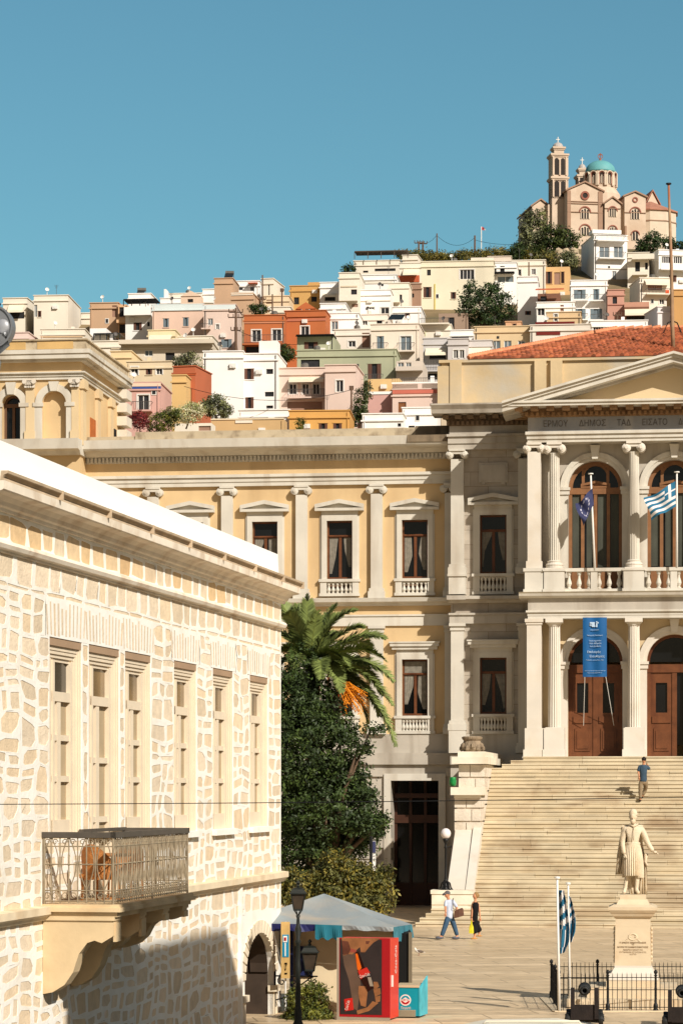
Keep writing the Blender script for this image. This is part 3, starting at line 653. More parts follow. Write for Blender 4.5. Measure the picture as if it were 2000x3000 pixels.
b = MB(); band(b, zqa, zqa+h*.4, .1); band(b, zqa+h*.4, zqa+h*.8, .15); band(b, zqa+h*.8, qz(1090), .25); b.build('architrave', MARB, pvo)
b = MB(); band(b, qz(1060), qz(1054), .25); band(b, qz(1054), qz(1040), .46); band(b, qz(1040), qz(1028), .52); b.build('cornice', MARB, pvo)
b = MB(); b.box(TH, sQ0, sQ1+.3, TP-dQ, TP+.3, qz(1028), qz(1000)); b.box(TH, sQ0, sQ1+.38, TP-dQ-.1, TP+.38, qz(1000), qz(996)); b.build('parapet', STAIN, pvo)
b = MB(); yp = mat('ochre_patch', (198, 164, 108), .9, .15, 1)
for a_, c_ in ((20, 76), (110, 215)): b.box(TH, TH.S(a_, TP+.3), TH.S(c_, TP+.3), TP+.29, TP+.32, qz(1025), qz(1003))
b.build('plaster_patch', yp, pvo)
def corinth(mb, s, t, z0, z1, w_, side=False):
    h_ = z1-z0; rnd = random.Random(3)
    for row in range(2):
        for k in range(4):
            x = s-w_*.5+w_*(k+.5+.0)/4; z = z0+h_*.35*row
            mb.prism(TH, [(x-.07, z), (x+.07, z), (x+.09, z+h_*.35), (x+.03, z+h_*.42), (x-.09, z+h_*.35)], t, t+.12+.05*row)
    mb.box(TH, s-w_*.62, s+w_*.62, t-.05, t+.2, z1-h_*.16, z1)
    for q in (-1, 1): mb.lathe(TH.pt(s+q*w_*.52, t+.14, z1-h_*.3), [(.01, -.08), (.1, -.08), (.1, .08), (.01, .08)], 8, Matrix((TH.u, Vector((0, 0, 1)), TH.n)).transposed())
for px0, px1 in ((78, 105), (212, 234)):
    s0, s1 = qs(px0), qs(px1)-.02; b = MB(); b.box(TH, s0, s1, TP-.05, TP+.14, zq0+.6, qz(1135)); b.box(TH, s0-.05, s1+.02, TP-.05, TP+.2, zq0, zq0+.6); o = b.build('pilaster', YEL2, pvo)
    b = MB(); corinth(b, (s0+s1)/2, TP+.14, qz(1136), zqa, s1-s0); o2 = b.build('capital', MARBW, pvo)
# side face details
for k, t in enumerate((TP-.35, TP-3.3, TP-6.0, TP-dQ+.4)):
    b = MB(); b.box(TH, sQ1-.05, sQ1+.12, t-.32, t+.32, zq0, zqa-.4); b.box(TH, sQ1-.05, sQ1+.2, t-.4, t+.4, zqa-.4, zqa); b.build('pilaster', YEL2, pvo)
b = MB(); b.box(TH, sQ1-.1, sQ1+.03, TP-3.1, TP-1.9, zq0, qz(1205, 250)); b.build('door', mat('orange_wood', (176, 98, 44), .6, .2, 4), pvo)
b = MB(); b.box(TH, sQ1-.1, sQ1+.03, TP-7.4, TP-6.9, zq0, zq0+1.6); b.build('door', BLACKI, pvo)
for i in range(6):
    b = MB(); z = zq0+.6+i*.62; b.box(TH, sQ1-.02, sQ1+.46, TP-dQ+.05, TP-dQ+1.2, z, z+.42); b.build('quoin', MARBW, pvo)
b = MB(); tf = TP-.45; r = rw; zz0 = zq0
b.archring(TH, cw, r-.1, r, zsw, tf-.03, tf+.05)
for a, c_ in ((-r, -r+.1), (-.06, .06), (r-.1, r)): b.box(TH, cw+a, cw+c_, tf-.03, tf+.05, zz0, zsw)
b.box(TH, cw-r, cw+r, tf-.03, tf+.06, zsw-.1, zsw+.06); o = b.build('window_frame', mat('weathered_wood', (104, 76, 56), .6, .2), pvo)
b = MB(); b.prism(TH, [(cw-r, zz0), (cw+r, zz0)]+[(cw+r*math.cos(math.pi*k/16), zsw+r*math.sin(math.pi*k/16)) for k in range(17)], tf-.09, tf-.03); b.build('window_pane', GLASS, pvo)
# pavilion lower part projecting with its own cornice
b = MB(); b.profile(TH, [(TP-1.2, zd1+.02), (TP+.3, zd1+.02), (TP+.45, zC0-.08), (TP+.75, zC0-.02), (TP+.85, zC1), (TP-1.2, zC1+.0)], sQ0-4, ws(259)); b.build('cornice', MARB, pvo)
# ================================================================== ground, plaza
hillpts = [(-200, 905), (0, 905), (300, 890), (600, 870), (850, 860), (1000, 800), (1180, 748), (1500, 735), (1600, 700), (1950, 700), (2050, 725), (2600, 760)]
def ridge_y(px):
    for (a, ya), (b, yb) in zip(hillpts, hillpts[1:]):
        if px <= b: return ya+(yb-ya)*max(0, (px-a))/(b-a)
    return hillpts[-1][1]
def dep(y): return 340+(1250-y)*.33
def hillz(x, y):
    px = max(-400, min(2600, CX+x/max(y, 60)*F)); ry = ridge_y(px)+14
    dr_ = dep(ry); zr = CZ-(ry-HY)/F*dr_; z1 = 44.0
    if y < 134: return 0
    if y < 330: f = (y-134)/196; return z1*f*f*(1.6-.6*f)*.92
    if y < dr_: f = (y-330)/(dr_-330); return z1*.92+(zr-z1*.92)*f
    return zr-(y-dr_)*.12
gx = [-3000, -1200, -500, -260, -160]+[-120+i*6 for i in range(44)]+[160, 260, 500, 1200, 3000]
gy = [-200, -60, 0, 20, 40, 58, 90, 130, 136]+[140+i*10 for i in range(46)]+[640, 800, 1200, 2200, 5000]
m = MB(); vs = []
for y in gy:
    for x in gx: m.v.append((x, y, max(-30, hillz(x, y)) if y > 134 else 0))
nx = len(gx)
for j in range(len(gy)-1):
    for i in range(nx-1):
        a = j*nx+i; m.f.append((a, a+1, a+nx+1, a+nx)); m.m.append(0); m.fc.append(None)
GRND = mat('dry_ground', (128, 110, 80), .95, .3, .2, .3, 2, dirt=(74, 80, 44), dscale=.08, damt=.7)
o = m.build('ground', GRND); tag(o, kind='structure')
for p in o.data.polygons: p.use_smooth = True
# marble paving of the square: joints, streaks and a worn shine
PAV = brickmat('plaza_marble', (232, 206, 168), (216, 190, 152), (160, 138, 108), 2.6, 1.1, .32, .02, plane='XY', var=.12, bump=.15, rot=R(-8), dirt=(190, 164, 128), damt=.5)
N_n, L_n, B_n = nodes(PAV); B_n.inputs['Specular IOR Level'].default_value = .35
wv = N_n.new('ShaderNodeTexNoise'); mpw = N_n.new('ShaderNodeMapping'); mpw.inputs['Scale'].default_value = (.25, 2.2, 1); tcw = [q for q in N_n if q.type == 'TEX_COORD'][0]
L_n.new(tcw.outputs['Object'], mpw.inputs[0]); L_n.new(mpw.outputs[0], wv.inputs[0]); wv.inputs['Scale'].default_value = 1.0; wv.inputs['Detail'].default_value = 6
mr = N_n.new('ShaderNodeMapRange'); mr.inputs[1].default_value = .35; mr.inputs[2].default_value = .65; mr.inputs[3].default_value = .28; mr.inputs[4].default_value = .62; L_n.new(wv.outputs[0], mr.inputs[0]); L_n.new(mr.outputs[0], B_n.inputs['Roughness'])
mr2 = N_n.new('ShaderNodeMapRange'); mr2.inputs[1].default_value = .35; mr2.inputs[2].default_value = .7; mr2.inputs[3].default_value = .78; mr2.inputs[4].default_value = 1.12; L_n.new(wv.outputs[0], mr2.inputs[0])
mm = N_n.new('ShaderNodeMix'); mm.data_type = 'RGBA'; mm.blend_type = 'MULTIPLY'; mm.inputs[0].default_value = 1
L_n.new(B_n.inputs['Base Color'].links[0].from_socket, mm.inputs[6]); L_n.new(mr2.outputs[0], mm.inputs[7]); L_n.new(mm.outputs[2], B_n.inputs['Base Color'])
m = MB(); m.wbox(-40, 60, 50, 122, -.3, .006); tag(m.build('pavement', PAV), kind='structure')
m = MB(); m.wbox(-60, 80, 20, 49.8, -.3, .004); tag(m.build('road', mat('asphalt', (70, 68, 66), .9, .15, 2)), kind='structure')

# ================================================================== staircase
NS = 41; TT = .55; TF = 13.1
sIn = (TH.S(1465, .3)+TH.S(1389, 7.5))/2
sOut = 2*sC-sIn
sta = empty('staircase', TH.pt(sC, TF, 0), 'broad marble staircase with stepped side piers leading up to the columned entrance', 'staircase')
STEP = mat('worn_marble_step', (200, 188, 162), .7, .14, 1.2, .1, 8, dirt=(140, 112, 80), dscale=.6, damt=.65, tone=True)
mt = [(1, .985, .95), (.96, .93, .88), (.98, .94, .87), (.94, .91, .86), (1.03, 1.0, .96), (.9, .85, .77), (1, .98, .94)]
b = MB(); run = (TF-TT)/NS; rise = Z0/NS
rnd = random.Random(5)
lf = {0: ps(1535), 1: ps(1500), 2: ps(1476)}
for i in range(NS):
    zt = Z0-i*rise; t0 = TT+i*run; t1 = t0+run
    k = NS-1-i
    s0 = lf.get(i, sIn); s1 = 2*sC-s0
    if k < 5: s0 = TH.S([1216, 1228, 1246, 1262, 1264][k], t1); s1 = 2*sC-s0
    s = s0
    while s < s1:     # each tread of long slabs
        e = min(s1, s+rnd.uniform(1.2, 3.2)); 
        if s1-e < .4: e = s1
        b.col = rnd.choice(mt); q = rnd.uniform(-.006, .006)
        b.box(TH, s+.004, e-.004, t0-run*2, t1, zt-rise, zt-.012+q); b.box(TH, s+.004, e-.004, t0-.02, t1+.035+q*2, zt-.05, zt+q*.5)
        s = e
b.col = None
b.build('steps', STEP, sta)
BLK = mat('rusticated_marble', (214, 202, 184), .8, .16, 2.5, .5, 14, dirt=(168, 150, 124), dscale=1.5, damt=.6)
CAPM = mat('cap_marble', (226, 216, 196), .6, .1, 1.5, .15, 6, dirt=(190, 170, 138), dscale=1.0, damt=.5)
for sg in (0, 1):
    def bx(mb, a, b_, t0, t1, z0, z1):   # mirrored about the axis of the flight
        if sg: a, b_ = 2*sC-b_, 2*sC-a
        mb.box(TH, a, b_, t0, t1, z0, z1)
    w1 = 1.05
    z1t = TH.Z(2238, 1404, 5.7); z1b = TH.Z(2329, 1384, 7.6); z2b = TH.Z(2427, 1384, 7.6)
    p = MB(); 
    for (t0, t1, zlo_, zhi) in ((-2.5, 5.6, .2, z1t), (5.6, 7.5, .2, z1b)):
        n = int((zhi-zlo_)/.5); hh = (zhi-zlo_)/n
        for r_ in range(n):
            za, zb2 = zlo_+r_*hh, zlo_+(r_+1)*hh; off = .5 if r_ % 2 else 0
            bx(p, sIn-w1+.08, sIn-.06, t0, t1-.06, za, zb2)
            bx(p, sIn-w1+.02, sIn-w1*(.35 if off else .55)-.015, t1-.1, t1, za+.03, zb2-.03); bx(p, sIn-w1*(.35 if off else .55)+.015, sIn, t1-.1, t1, za+.03, zb2-.03)
            t = t1-.02
            first = True
            while t > t0+.3:
                l_ = min(t-t0, (1.0 if first and off else 1.5)); first = False
                bx(p, sIn-.1, sIn, t-l_+.03, t-(0 if t > t1-.05 else 0), za+.03, zb2-.03); bx(p, sIn-w1+.02, sIn-w1+.12, t-l_+.03, t, za+.03, zb2-.03); t -= l_
    pier = p.build('pier', BLK, sta)
    c = MB(); zc = z1t+.27
    bx(c, sIn-w1-.22, sIn+.14, -2.6, 5.95, z1t, zc); bx(c, sIn-w1-.0, sIn+.02, -2.6, 5.8, zc, zc+.22)
    bx(c, sIn-w1-.1, sIn+.1, 5.6, 7.9, z1b, z1b+.3); bx(c, sIn-w1+.02, sIn+.0, 5.6, 7.7, z1b-.12, z1b); c.build('cap_slab', CAPM, sta)
    sl = MB(); zc_ = TH.Z(2608, 1310, 11.8); zf = TH.Z(2676, 1262, 12.0)
    for off0, off1, dz in ((sIn-w1+.05, sIn, 0), (sIn-.3, sIn+.02, .1)):
        a, b_ = (off0, off1) if not sg else (2*sC-off1, 2*sC-off0)
        za, zb2 = z2b+dz, zc_+dz*.5-.1
        sl.hexa([TH.pt(a,7.4,0),TH.pt(b_,7.4,0),TH.pt(b_,11.3,0),TH.pt(a,11.3,0),TH.pt(a,7.4,za),TH.pt(b_,7.4,za),TH.pt(b_,11.3,zb2),TH.pt(a,11.3,zb2)])
    sl.build('sloping_coping', MARBW, sta)
    f = MB(); a = TH.S(1263, 12.0); bx(f, a, sIn+.04, 11.1, 11.9, 0, zc_); bx(f, a-.04, sIn+.06, 11.06, 11.94, zc_-.14, zc_+.003); bx(f, a-.1, sIn, 11.0, 12.0, 0, zf); f.build('lamp_plinth', CAPM, sta)
# worn broken capital resting on the pier
q = TH.pt(TH.S(1382, 5.0), 5.0, z1t+.5)
b = MB(); b.lathe(q, [(.34, 0), (.42, .08), (.44, .2), (.36, .36), (.33, .42), (.4, .5), (.42, .56), (.36, .6), (.1, .58)], 16)
for k in range(12):
    a = k*math.pi/6; c = q+Vector((math.cos(a)*.42, math.sin(a)*.42, .12+.1*(k % 2))); b.lathe(c, [(.02, -.12), (.09, -.05), (.08, .06), (.02, .12)], 6)
o = b.build('carved_capital', mat('aged_stone', (150, 132, 108), .9, .3, 8, .6, 20, dirt=(70, 58, 46), dscale=4, damt=.8), org=tuple(q)); tag(o, 'dark weathered carved marble capital resting on top of the upper stair pier', 'carved stone')
q = TH.pt(TH.S(1326, 5.9), 5.97, TH.Z(2303, 1326, 5.9))
b = MB(); b.lathe(q, [(.05, 0), (.13, .02), (.15, .2), (.12, .28), (.14, .34), (.05, .36)], 10); tag(b.build('green_bag', mat('green_plastic', (26, 128, 62), .3, .3, 12), org=tuple(q), smooth=True), 'green plastic bag left on the ledge beside the upper stair pier', 'bag')

# ================================================================== the stone building on the left
SB_A = math.atan(1480/8000)
class SF(Frame):
    def __init__(self, px, d):
        self.o = Vector(((px-CX)/F*d, d, 0)); a = SB_A
        self.u = Vector((math.sin(a), math.cos(a), 0)); self.n = Vector((math.cos(a), -math.sin(a), 0))
SB = SF(755, 60)
ss = lambda px, t=0: SB.S(px, t); sz = lambda py, px, t=0: SB.Z(py, px, t)
stone = empty('stone_building', SB.pt(-5, -4, 0), 'sunlit building of tan stones set in thick white mortar, white parapet and tall cream windows', 'building')
sE = ss(823); sS = ss(-60)
WIN = [(146, 241), (261, 351), (367, 443), (510, 577), (624, 683), (732, 785)]
WZ0, WZ1 = 4.26, 7.57
wins = [(ss(a), ss(b)) for a, b in WIN]
zT = 8.72; LINT = WZ1+.62; zS0, zS1 = 3.02, 3.2
arc_c = (ss(717)+ss(800))/2; arc_r = (ss(800)-ss(717))/2; arc_zs = sz(2862, 755); arc_f = (sz(2733, 757)-arc_zs)/arc_r
rnd = random.Random(11)
MORT, STN = 0, 1
def warp(x, z):
    d = min(abs(z-q) for q in (zS0, zS1, zT+.02, zT+.18, 9.32, 9.62, LINT)); d = min(d, sE-x)
    for a, b_ in wins:
        dx = max(a-x, 0, x-b_); dz = max(WZ0-.1-z, 0, z-WZ1); d = min(d, math.hypot(dx*.5, dz))
    d = min(d, max(0, math.hypot((x-arc_c)*.6, max(0, z-arc_zs))-1.6)) if z < zS0 else d
    f = max(0, min(1, d/.3)); q = noise.noise_vector(Vector((x*.55, z*1.3, 3.1))); return x+q.x*.3*f, z+q.y*.16*f
def ringcell(mb, s0, s1, z0, z1, gap, hole=None, tones=None, deep=.007, round_=.2):
    w_, h_ = s1-s0, z1-z0
    if w_ < .05 or h_ < .05: mb.mi = MORT; mb.face([SB.pt(s0,0,z0),SB.pt(s1,0,z0),SB.pt(s1,0,z1),SB.pt(s0,0,z1)]); return
    g = [gap*rnd.uniform(.4, 1.15) for _ in range(4)]; a, b, c, d = s0+min(g[0]*1.9, w_*.26), s1-min(g[1]*1.9, w_*.26), z0+min(g[2], h_*.3), z1-min(g[3], h_*.3)
    iw, ih = b-a, d-c; cs_ = [rnd.choice((rnd.uniform(.03, .12), rnd.uniform(.03, round_*1.7))) for _ in range(4)]
    def j(x, y): return (x+rnd.uniform(-.07, .07)*iw, y+rnd.uniform(-.08, .08)*ih)
    inner = [j(a+iw*cs_[0], c), j(b-iw*cs_[1], c), j(b, c+ih*cs_[1]), j(b, d-ih*cs_[2]), j(b-iw*cs_[2], d), j(a+iw*cs_[3], d), j(a, d-ih*cs_[3]), j(a, c+ih*cs_[0])]
    outer = [(s0+w_*.25, z0), (s1-w_*.25, z0), (s1, z0+h_*.25), (s1, z1-h_*.25), (s1-w_*.25, z1), (s0+w_*.25, z1), (s0, z1-h_*.25), (s0, z0+h_*.25)]
    corners = {1: (s1, z0), 3: (s1, z1), 5: (s0, z1), 7: (s0, z0)}
    P = lambda x, t, z: SB.pt(warp(x, z)[0], t, warp(x, z)[1]); mb.mi = MORT
    bulge = .008
    for k in range(8):
        n = (k+1) % 8; o1 = [outer[k]]+([corners[k]] if k in corners else [])+[outer[n]]
        mb.face([P(x, 0, y) for x, y in o1]+[P(inner[n][0], bulge*0, inner[n][1]), P(inner[k][0], 0, inner[k][1])])
        mb.face([P(inner[k][0], 0, inner[k][1]), P(inner[n][0], 0, inner[n][1]), P(inner[n][0], -deep, inner[n][1]), P(inner[k][0], -deep, inner[k][1])])
    mb.mi = STN; mb.col = rnd.choice(tones or TONES); tl = rnd.uniform(-.012, .012)
    mb.face([P(x, -deep+tl*.3*((x-a)/iw-.5), y) for x, y in inner]); mb.col = None; mb.mi = MORT
TONES = [(1, .98, .95), (.96, .93, .88), (1.02, .95, .86), (.92, .9, .88), (1.06, 1.03, 1.0), (.97, .9, .8), (.88, .85, .8), (1.08, 1.06, 1.04), (1.04, .98, .88)]
TAN = [(.95, .88, .76), (.9, .76, .56), (.86, .84, .8), (.96, .86, .7), (.82, .66, .46), (.92, .9, .86), (.9, .84, .76)]
def bsp(mb, s0, s1, z0, z1, wmax, hmax, gap, tones=None):
    w_, h_ = s1-s0, z1-z0
    if w_ > wmax*rnd.uniform(.8, 1.25) and (w_/wmax >= h_/hmax or h_ < hmax*.9):
        c = s0+w_*rnd.uniform(.36, .64); bsp(mb, s0, c, z0, z1, wmax, hmax, gap, tones); bsp(mb, c, s1, z0, z1, wmax, hmax, gap, tones)
    elif h_ > hmax*rnd.uniform(.8, 1.25):
        c = z0+h_*rnd.uniform(.36, .64); bsp(mb, s0, s1, z0, c, wmax, hmax, gap, tones); bsp(mb, s0, s1, c, z1, wmax, hmax, gap, tones)
    else: ringcell(mb, s0, s1, z0, z1, gap, tones=tones)
wl = MB(); P = SB.pt
def rows(s0, s1, z0, z1, wm=.5, hm=.5, gap=.05, tones=None): bsp(wl, s0, s1, z0, z1, wm*2.3, hm*.98, gap, tones)
def strip(z0, z1, s0=None, s1=None, **k):
    a = s0 if s0 is not None else sS; e = s1 if s1 is not None else sE
    while a < e-.01:
        b_ = min(e, a+rnd.uniform(1.8, 3.0)); b_ = e if e-b_ < .8 else b_
        rows(a, b_, z0, z1, **k); a = b_
# top band of upright stones: two rows, tan
def upright(z0, z1, wmin, wmax, tones, gap=.04):
    a = sS
    while a < sE-.01:
        b_ = min(sE, a+rnd.uniform(wmin, wmax)); b_ = sE if sE-b_ < .15 else b_
        ringcell(wl, a, b_, z0, z1, gap, tones=tones, round_=.12); a = b_
upright(9.32, 9.62, .55, 1.1, TAN, .03); upright(zT+.18, 9.32, .5, .95, TAN, .04)
upright(zT-.42, zT+.18, .5, 1.0, TONES)

LINT = WZ1+.62
strip(LINT, zT-.42, wm=.55, hm=.5)
# flat arches over the windows: thin upright voussoirs
edges_ = [sS]
for k, (a, b_) in enumerate(wins):
    e0 = a-.22; e1 = b_+.22
    if k and e0 < edges_[-1]: e0 = edges_[-1]
    if e0 > edges_[-1]: strip(WZ1, LINT, edges_[-1], e0, wm=.42, hm=.42)
    x = e0; n = int((e1-e0)/.2)
    wl.mi = MORT; wl.face([P(e0,0,WZ1),P(e1,0,WZ1),P(e1,0,LINT),P(e0,0,LINT)])
    for i in range(n):
        s = e0+(i+.5)*(e1-e0)/n; lean = ((s-(a+b_)/2)/(b_-a))*.12; zt_ = LINT-rnd.uniform(.02, .14); zb2 = WZ1+rnd.uniform(.02, .08); wd = rnd.uniform(.03, .055)
        wl.mi = STN; wl.col = rnd.choice(TONES)
        wl.face([P(s-wd,.002,zb2),P(s+wd,.002,zb2),P(s+wd+lean,.002,zt_),P(s-wd+lean,.002,zt_)]); wl.col = None; wl.mi = MORT
    edges_.append(e1)
strip(WZ1, LINT, edges_[-1], sE, wm=.42, hm=.42)
# piers between windows, and below
prev = sS
for k, (a, b_) in enumerate(wins+[(sE, sE)]):
    if a-prev > .05:
        if a-prev < .9: 
            z = WZ0
            while z < WZ1-.01:
                zn = min(WZ1, z+rnd.uniform(.3, .6)); zn = WZ1 if WZ1-zn < .2 else zn
                bsp(wl, prev, a, z, zn, .8, .5, .045); z = zn
        else: strip(WZ0, WZ1, prev, a, wm=.45, hm=.46)
    prev = b_
for a, b_ in wins:   # reveals
    for q in ((a, 1), (b_, -1)):
        wl.face([P(q[0],0,WZ0),P(q[0],-.17,WZ0),P(q[0],-.17,WZ1),P(q[0],0,WZ1)])
    wl.face([P(a,0,WZ1),P(b_,0,WZ1),P(b_,-.17,WZ1),P(a,-.17,WZ1)]); wl.face([P(a,0,WZ0),P(b_,0,WZ0),P(b_,-.17,WZ0),P(a,-.17,WZ0)])
dA, dB = wins[1]
strip(zS1-.05, WZ0, sS, dA, wm=.4, hm=.4); strip(zS1-.05, WZ0, dB, sE, wm=.4, hm=.4)
for q in (dA, dB): wl.face([P(q,0,zS1-.05),P(q,-.17,zS1-.05),P(q,-.17,WZ0),P(q,0,WZ0)])
aL, aR = arc_c-arc_r-.45, arc_c+arc_r+.12
strip(-.4, zS0+.05, sS, aL-.12, wm=.4, hm=.42, gap=.05)
strip(arc_zs+arc_r*arc_f+.45, zS0+.05, aL-.12, sE, wm=.4, hm=.42)
wl.mi = MORT; wl.arch(SB, aL-.12, sE, -.4, arc_zs+arc_r*arc_f+.45, arc_c, arc_r, arc_zs, -.12, 0, fy=arc_f)
wl.box(SB, sS, sE, -7, -.36, -.4, 9.6) if False else None
wl.face([P(sE,0,-.4),P(sE,-7,-.4),P(sE,-7,9.6),P(sE,0,9.6)]); wl.face([P(sS,0,-.4),P(sS,-7,-.4),P(sS,-7,9.6),P(sS,0,9.6)]); wl.face([P(sS,-7,-.4),P(sE,-7,-.4),P(sE,-7,9.6),P(sS,-7,9.6)])
wl.mi = MORT; wl.holes(SB, sS, sE, zS1, 9.6, -.014, -.0135, [(a, (WZ0 if k != 1 else zS1), b_, WZ1) for k, (a, b_) in enumerate(wins)])
MORTAR = mat('white_lime_mortar', (240, 236, 226), .9, .05, 2, .3, 12, dirt=(214, 198, 168), dscale=1.2, damt=.35)
STONE = mat('tan_field_stone', (225, 209, 184), .9, .12, 5, .5, 16, tone=True)
wl.build('wall', [MORTAR, STONE], stone)
b = MB()
NA = 18
for i in range(NA):
    a0, a1 = math.pi*i/NA+.02, math.pi*(i+1)/NA-.02
    b.archring(SB, arc_c, arc_r, arc_r+.42, arc_zs, -.1, .03, 2, arc_f, a0, a1)
DL = mat('dressed_limestone', (226, 212, 186), .85, .1, 3, .2); b.build('arch', DL, stone)
for x0, x1 in ((arc_c-arc_r-.4, arc_c-arc_r), (arc_c+arc_r, min(sE-.02, arc_c+arc_r+.36))):
    b = MB(); b.box(SB, x0, x1, -.1, .03, -.4, arc_zs-.44); b.build('jamb', DL, stone)
    b = MB(); b.box(SB, x0-.06, min(sE, x1+.04), -.11, .1, arc_zs-.44, arc_zs-.3); b.build('impost', DL, stone)
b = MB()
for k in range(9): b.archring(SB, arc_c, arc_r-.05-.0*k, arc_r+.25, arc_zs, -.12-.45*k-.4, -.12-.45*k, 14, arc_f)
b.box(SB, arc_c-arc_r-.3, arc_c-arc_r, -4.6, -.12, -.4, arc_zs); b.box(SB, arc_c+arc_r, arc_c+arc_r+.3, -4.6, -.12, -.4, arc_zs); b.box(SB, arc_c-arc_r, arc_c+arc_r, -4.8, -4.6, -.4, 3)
b.build('vault', mat('shaded_masonry', (64, 52, 42), .9, .25, 3), stone)  # shade inside the arch put into the dark colour of the vault
b = MB(); b.box(SB, aL-.17, aL-.05, -.05, .07, -.4, zS0); b.build('corner_strip', MORTAR, stone)
b = MB(); b.profile(SB, [(-.1, zS0-.04), (.06, zS0-.04), (.1, zS0+.02), (.16, zS0+.06), (.16, zS1), (-.1, zS1+.03)], sS, sE+.1); b.build('string_course', mat('cream_course', (226, 208, 176), .8, .15, 2, .3, 6, dirt=(190, 160, 120), dscale=1.5, damt=.5), stone)
TM_ = mat('tan_moulding', (238, 226, 206), .8, .12, 2, .2, 6, dirt=(180, 146, 104), dscale=1.4, damt=.6)
b = MB(); b.profile(SB, [(-.05, zT-.02), (.03, zT), (.03, zT+.03), (.1, zT+.05), (.13, zT+.11), (.1, zT+.17), (-.05, zT+.2)], sS, sE+.06); b.build('moulding', TM_, stone)
b = MB(); b.profile(SB, [(-.1, 9.34), (.04, 9.34), (.05, 9.39), (.1, 9.41), (.13, 9.47), (.22, 9.53), (.35, 9.55), (.38, 9.57), (.39, 9.695), (-.1, 9.695)], sS, sE+.3); b.build('cornice', TM_, stone)
b = MB(); a = sS
while a < sE+.4:
    e = min(sE+.42, a+2.9); 
    b.profile(SB, [(.2, 9.7), (.38, 9.7), (.38, 9.735), (.35, 9.738), (.41, 9.76), (.36, 9.765), (.44, 9.80), (.45, 9.84), (.2, 9.84)], a+.005, e-.005)
    b.box(SB, e-.03, e+.01, .2, .46, 9.695, 9.845); a = e
b.build('gutter', mat('tan_gutter', (200, 178, 148), .6, .2, 3), stone)
b = MB(); b.profile(SB, [(-2.6, 9.6), (.30, 9.6), (.34, 9.84), (.32, 9.87), (-.06, 10.0), (-.08, 10.46), (-2.6, 10.9)], sS, sE+.04); o = b.build('parapet', mat('lime_white', (238, 236, 230), .9, .03, .5, .06, 2), stone)
b = MB(); b.profile(SB, [(-7, 9.6), (-2.6, 9.6), (-2.6, 10.9), (-7, 10.4)], sS, sE); b.build('roof', MATS['lime_white'], stone)
CRM = mat('cream_joinery', (224, 208, 182), .6, .06, 3)
BEI = mat('beige_blind', (176, 156, 124), .7, .12, 2)
for k, (a, b_) in enumerate(wins):
    door = k == 1; z0 = zS1 if door else WZ0; w_ = b_-a
    f = MB(); zt_ = 6.62
    f.box(SB, a, b_, -.16, -.05, WZ1-.2, WZ1)           # head
    for n_, (dx, dt) in enumerate(((.0, -.02), (.07, -.045), (.14, -.07), (.22, -.1))):
        f.box(SB, b_-dx-.07, b_-dx, -.17, dt, z0, WZ1-.003); f.box(SB, a+dx*2, a+dx*2+.14, -.17, dt-.03, z0, WZ1-.003)
        if n_: f.box(SB, a+dx, b_-dx, -.17, dt-.02, WZ1-.2-.06*n_, WZ1-.14-.06*n_)
    x0, x1 = a+.5, b_-.28; tf = -.12
    f.box(SB, x0, x1, tf-.05, tf+.025, zt_-.08, zt_+.08); f.box(SB, x0, x1, tf-.05, tf+.02, z0, z0+.32)
    xm = x0+(x1-x0)*.36
    f.box(SB, xm-.1, xm+.1, tf-.04, tf+.012, z0, zt_-.08)
    for zz in (z0+.3+(zt_-z0-.3)*.34, z0+.3+(zt_-z0-.3)*.67): f.box(SB, x0, x1, tf-.04, tf+.008, zz-.05, zz+.05)
    for x in (x0, x1-.1): f.box(SB, x, x+.1, tf-.05, tf+.03, z0, WZ1-.35)
    o = f.build('window' if not door else 'balcony_door', CRM, stone)
    p = MB(); p.box(SB, x0, x1, tf-.07, tf-.05, zt_, WZ1-.3); p.build('pane', mat('pane_painted_reflection', (120, 96, 62), .15, .6, 1.6, spec=.7) if k else mat('window_pane_dark', (44, 40, 36), .15, .6, 1.6, spec=.5), o)  # brown panes carry a reflection painted into their colour
    p = MB(); p.box(SB, x0, x1, tf-.07, tf-.05, z0+.3, zt_-.05); p.build('blind', BEI, o)
    if k > 2: p = MB(); p.box(SB, a-.06, b_+.06, -.3, .1, WZ0-.12, WZ0-.003); p.build('sill', MORTAR, o)
    p = MB(); p.box(SB, a, b_, -.05, -.015, WZ1-.13, WZ1-.004); p.build('lintel', mat('brown_lintel', (168, 140, 112), .7, .1), o)
    # backing
    p = MB(); p.box(SB, a-.1, b_+.1, -.4, -.22, z0-.2, WZ1+.1); p.build('backing', BLACKI, o)
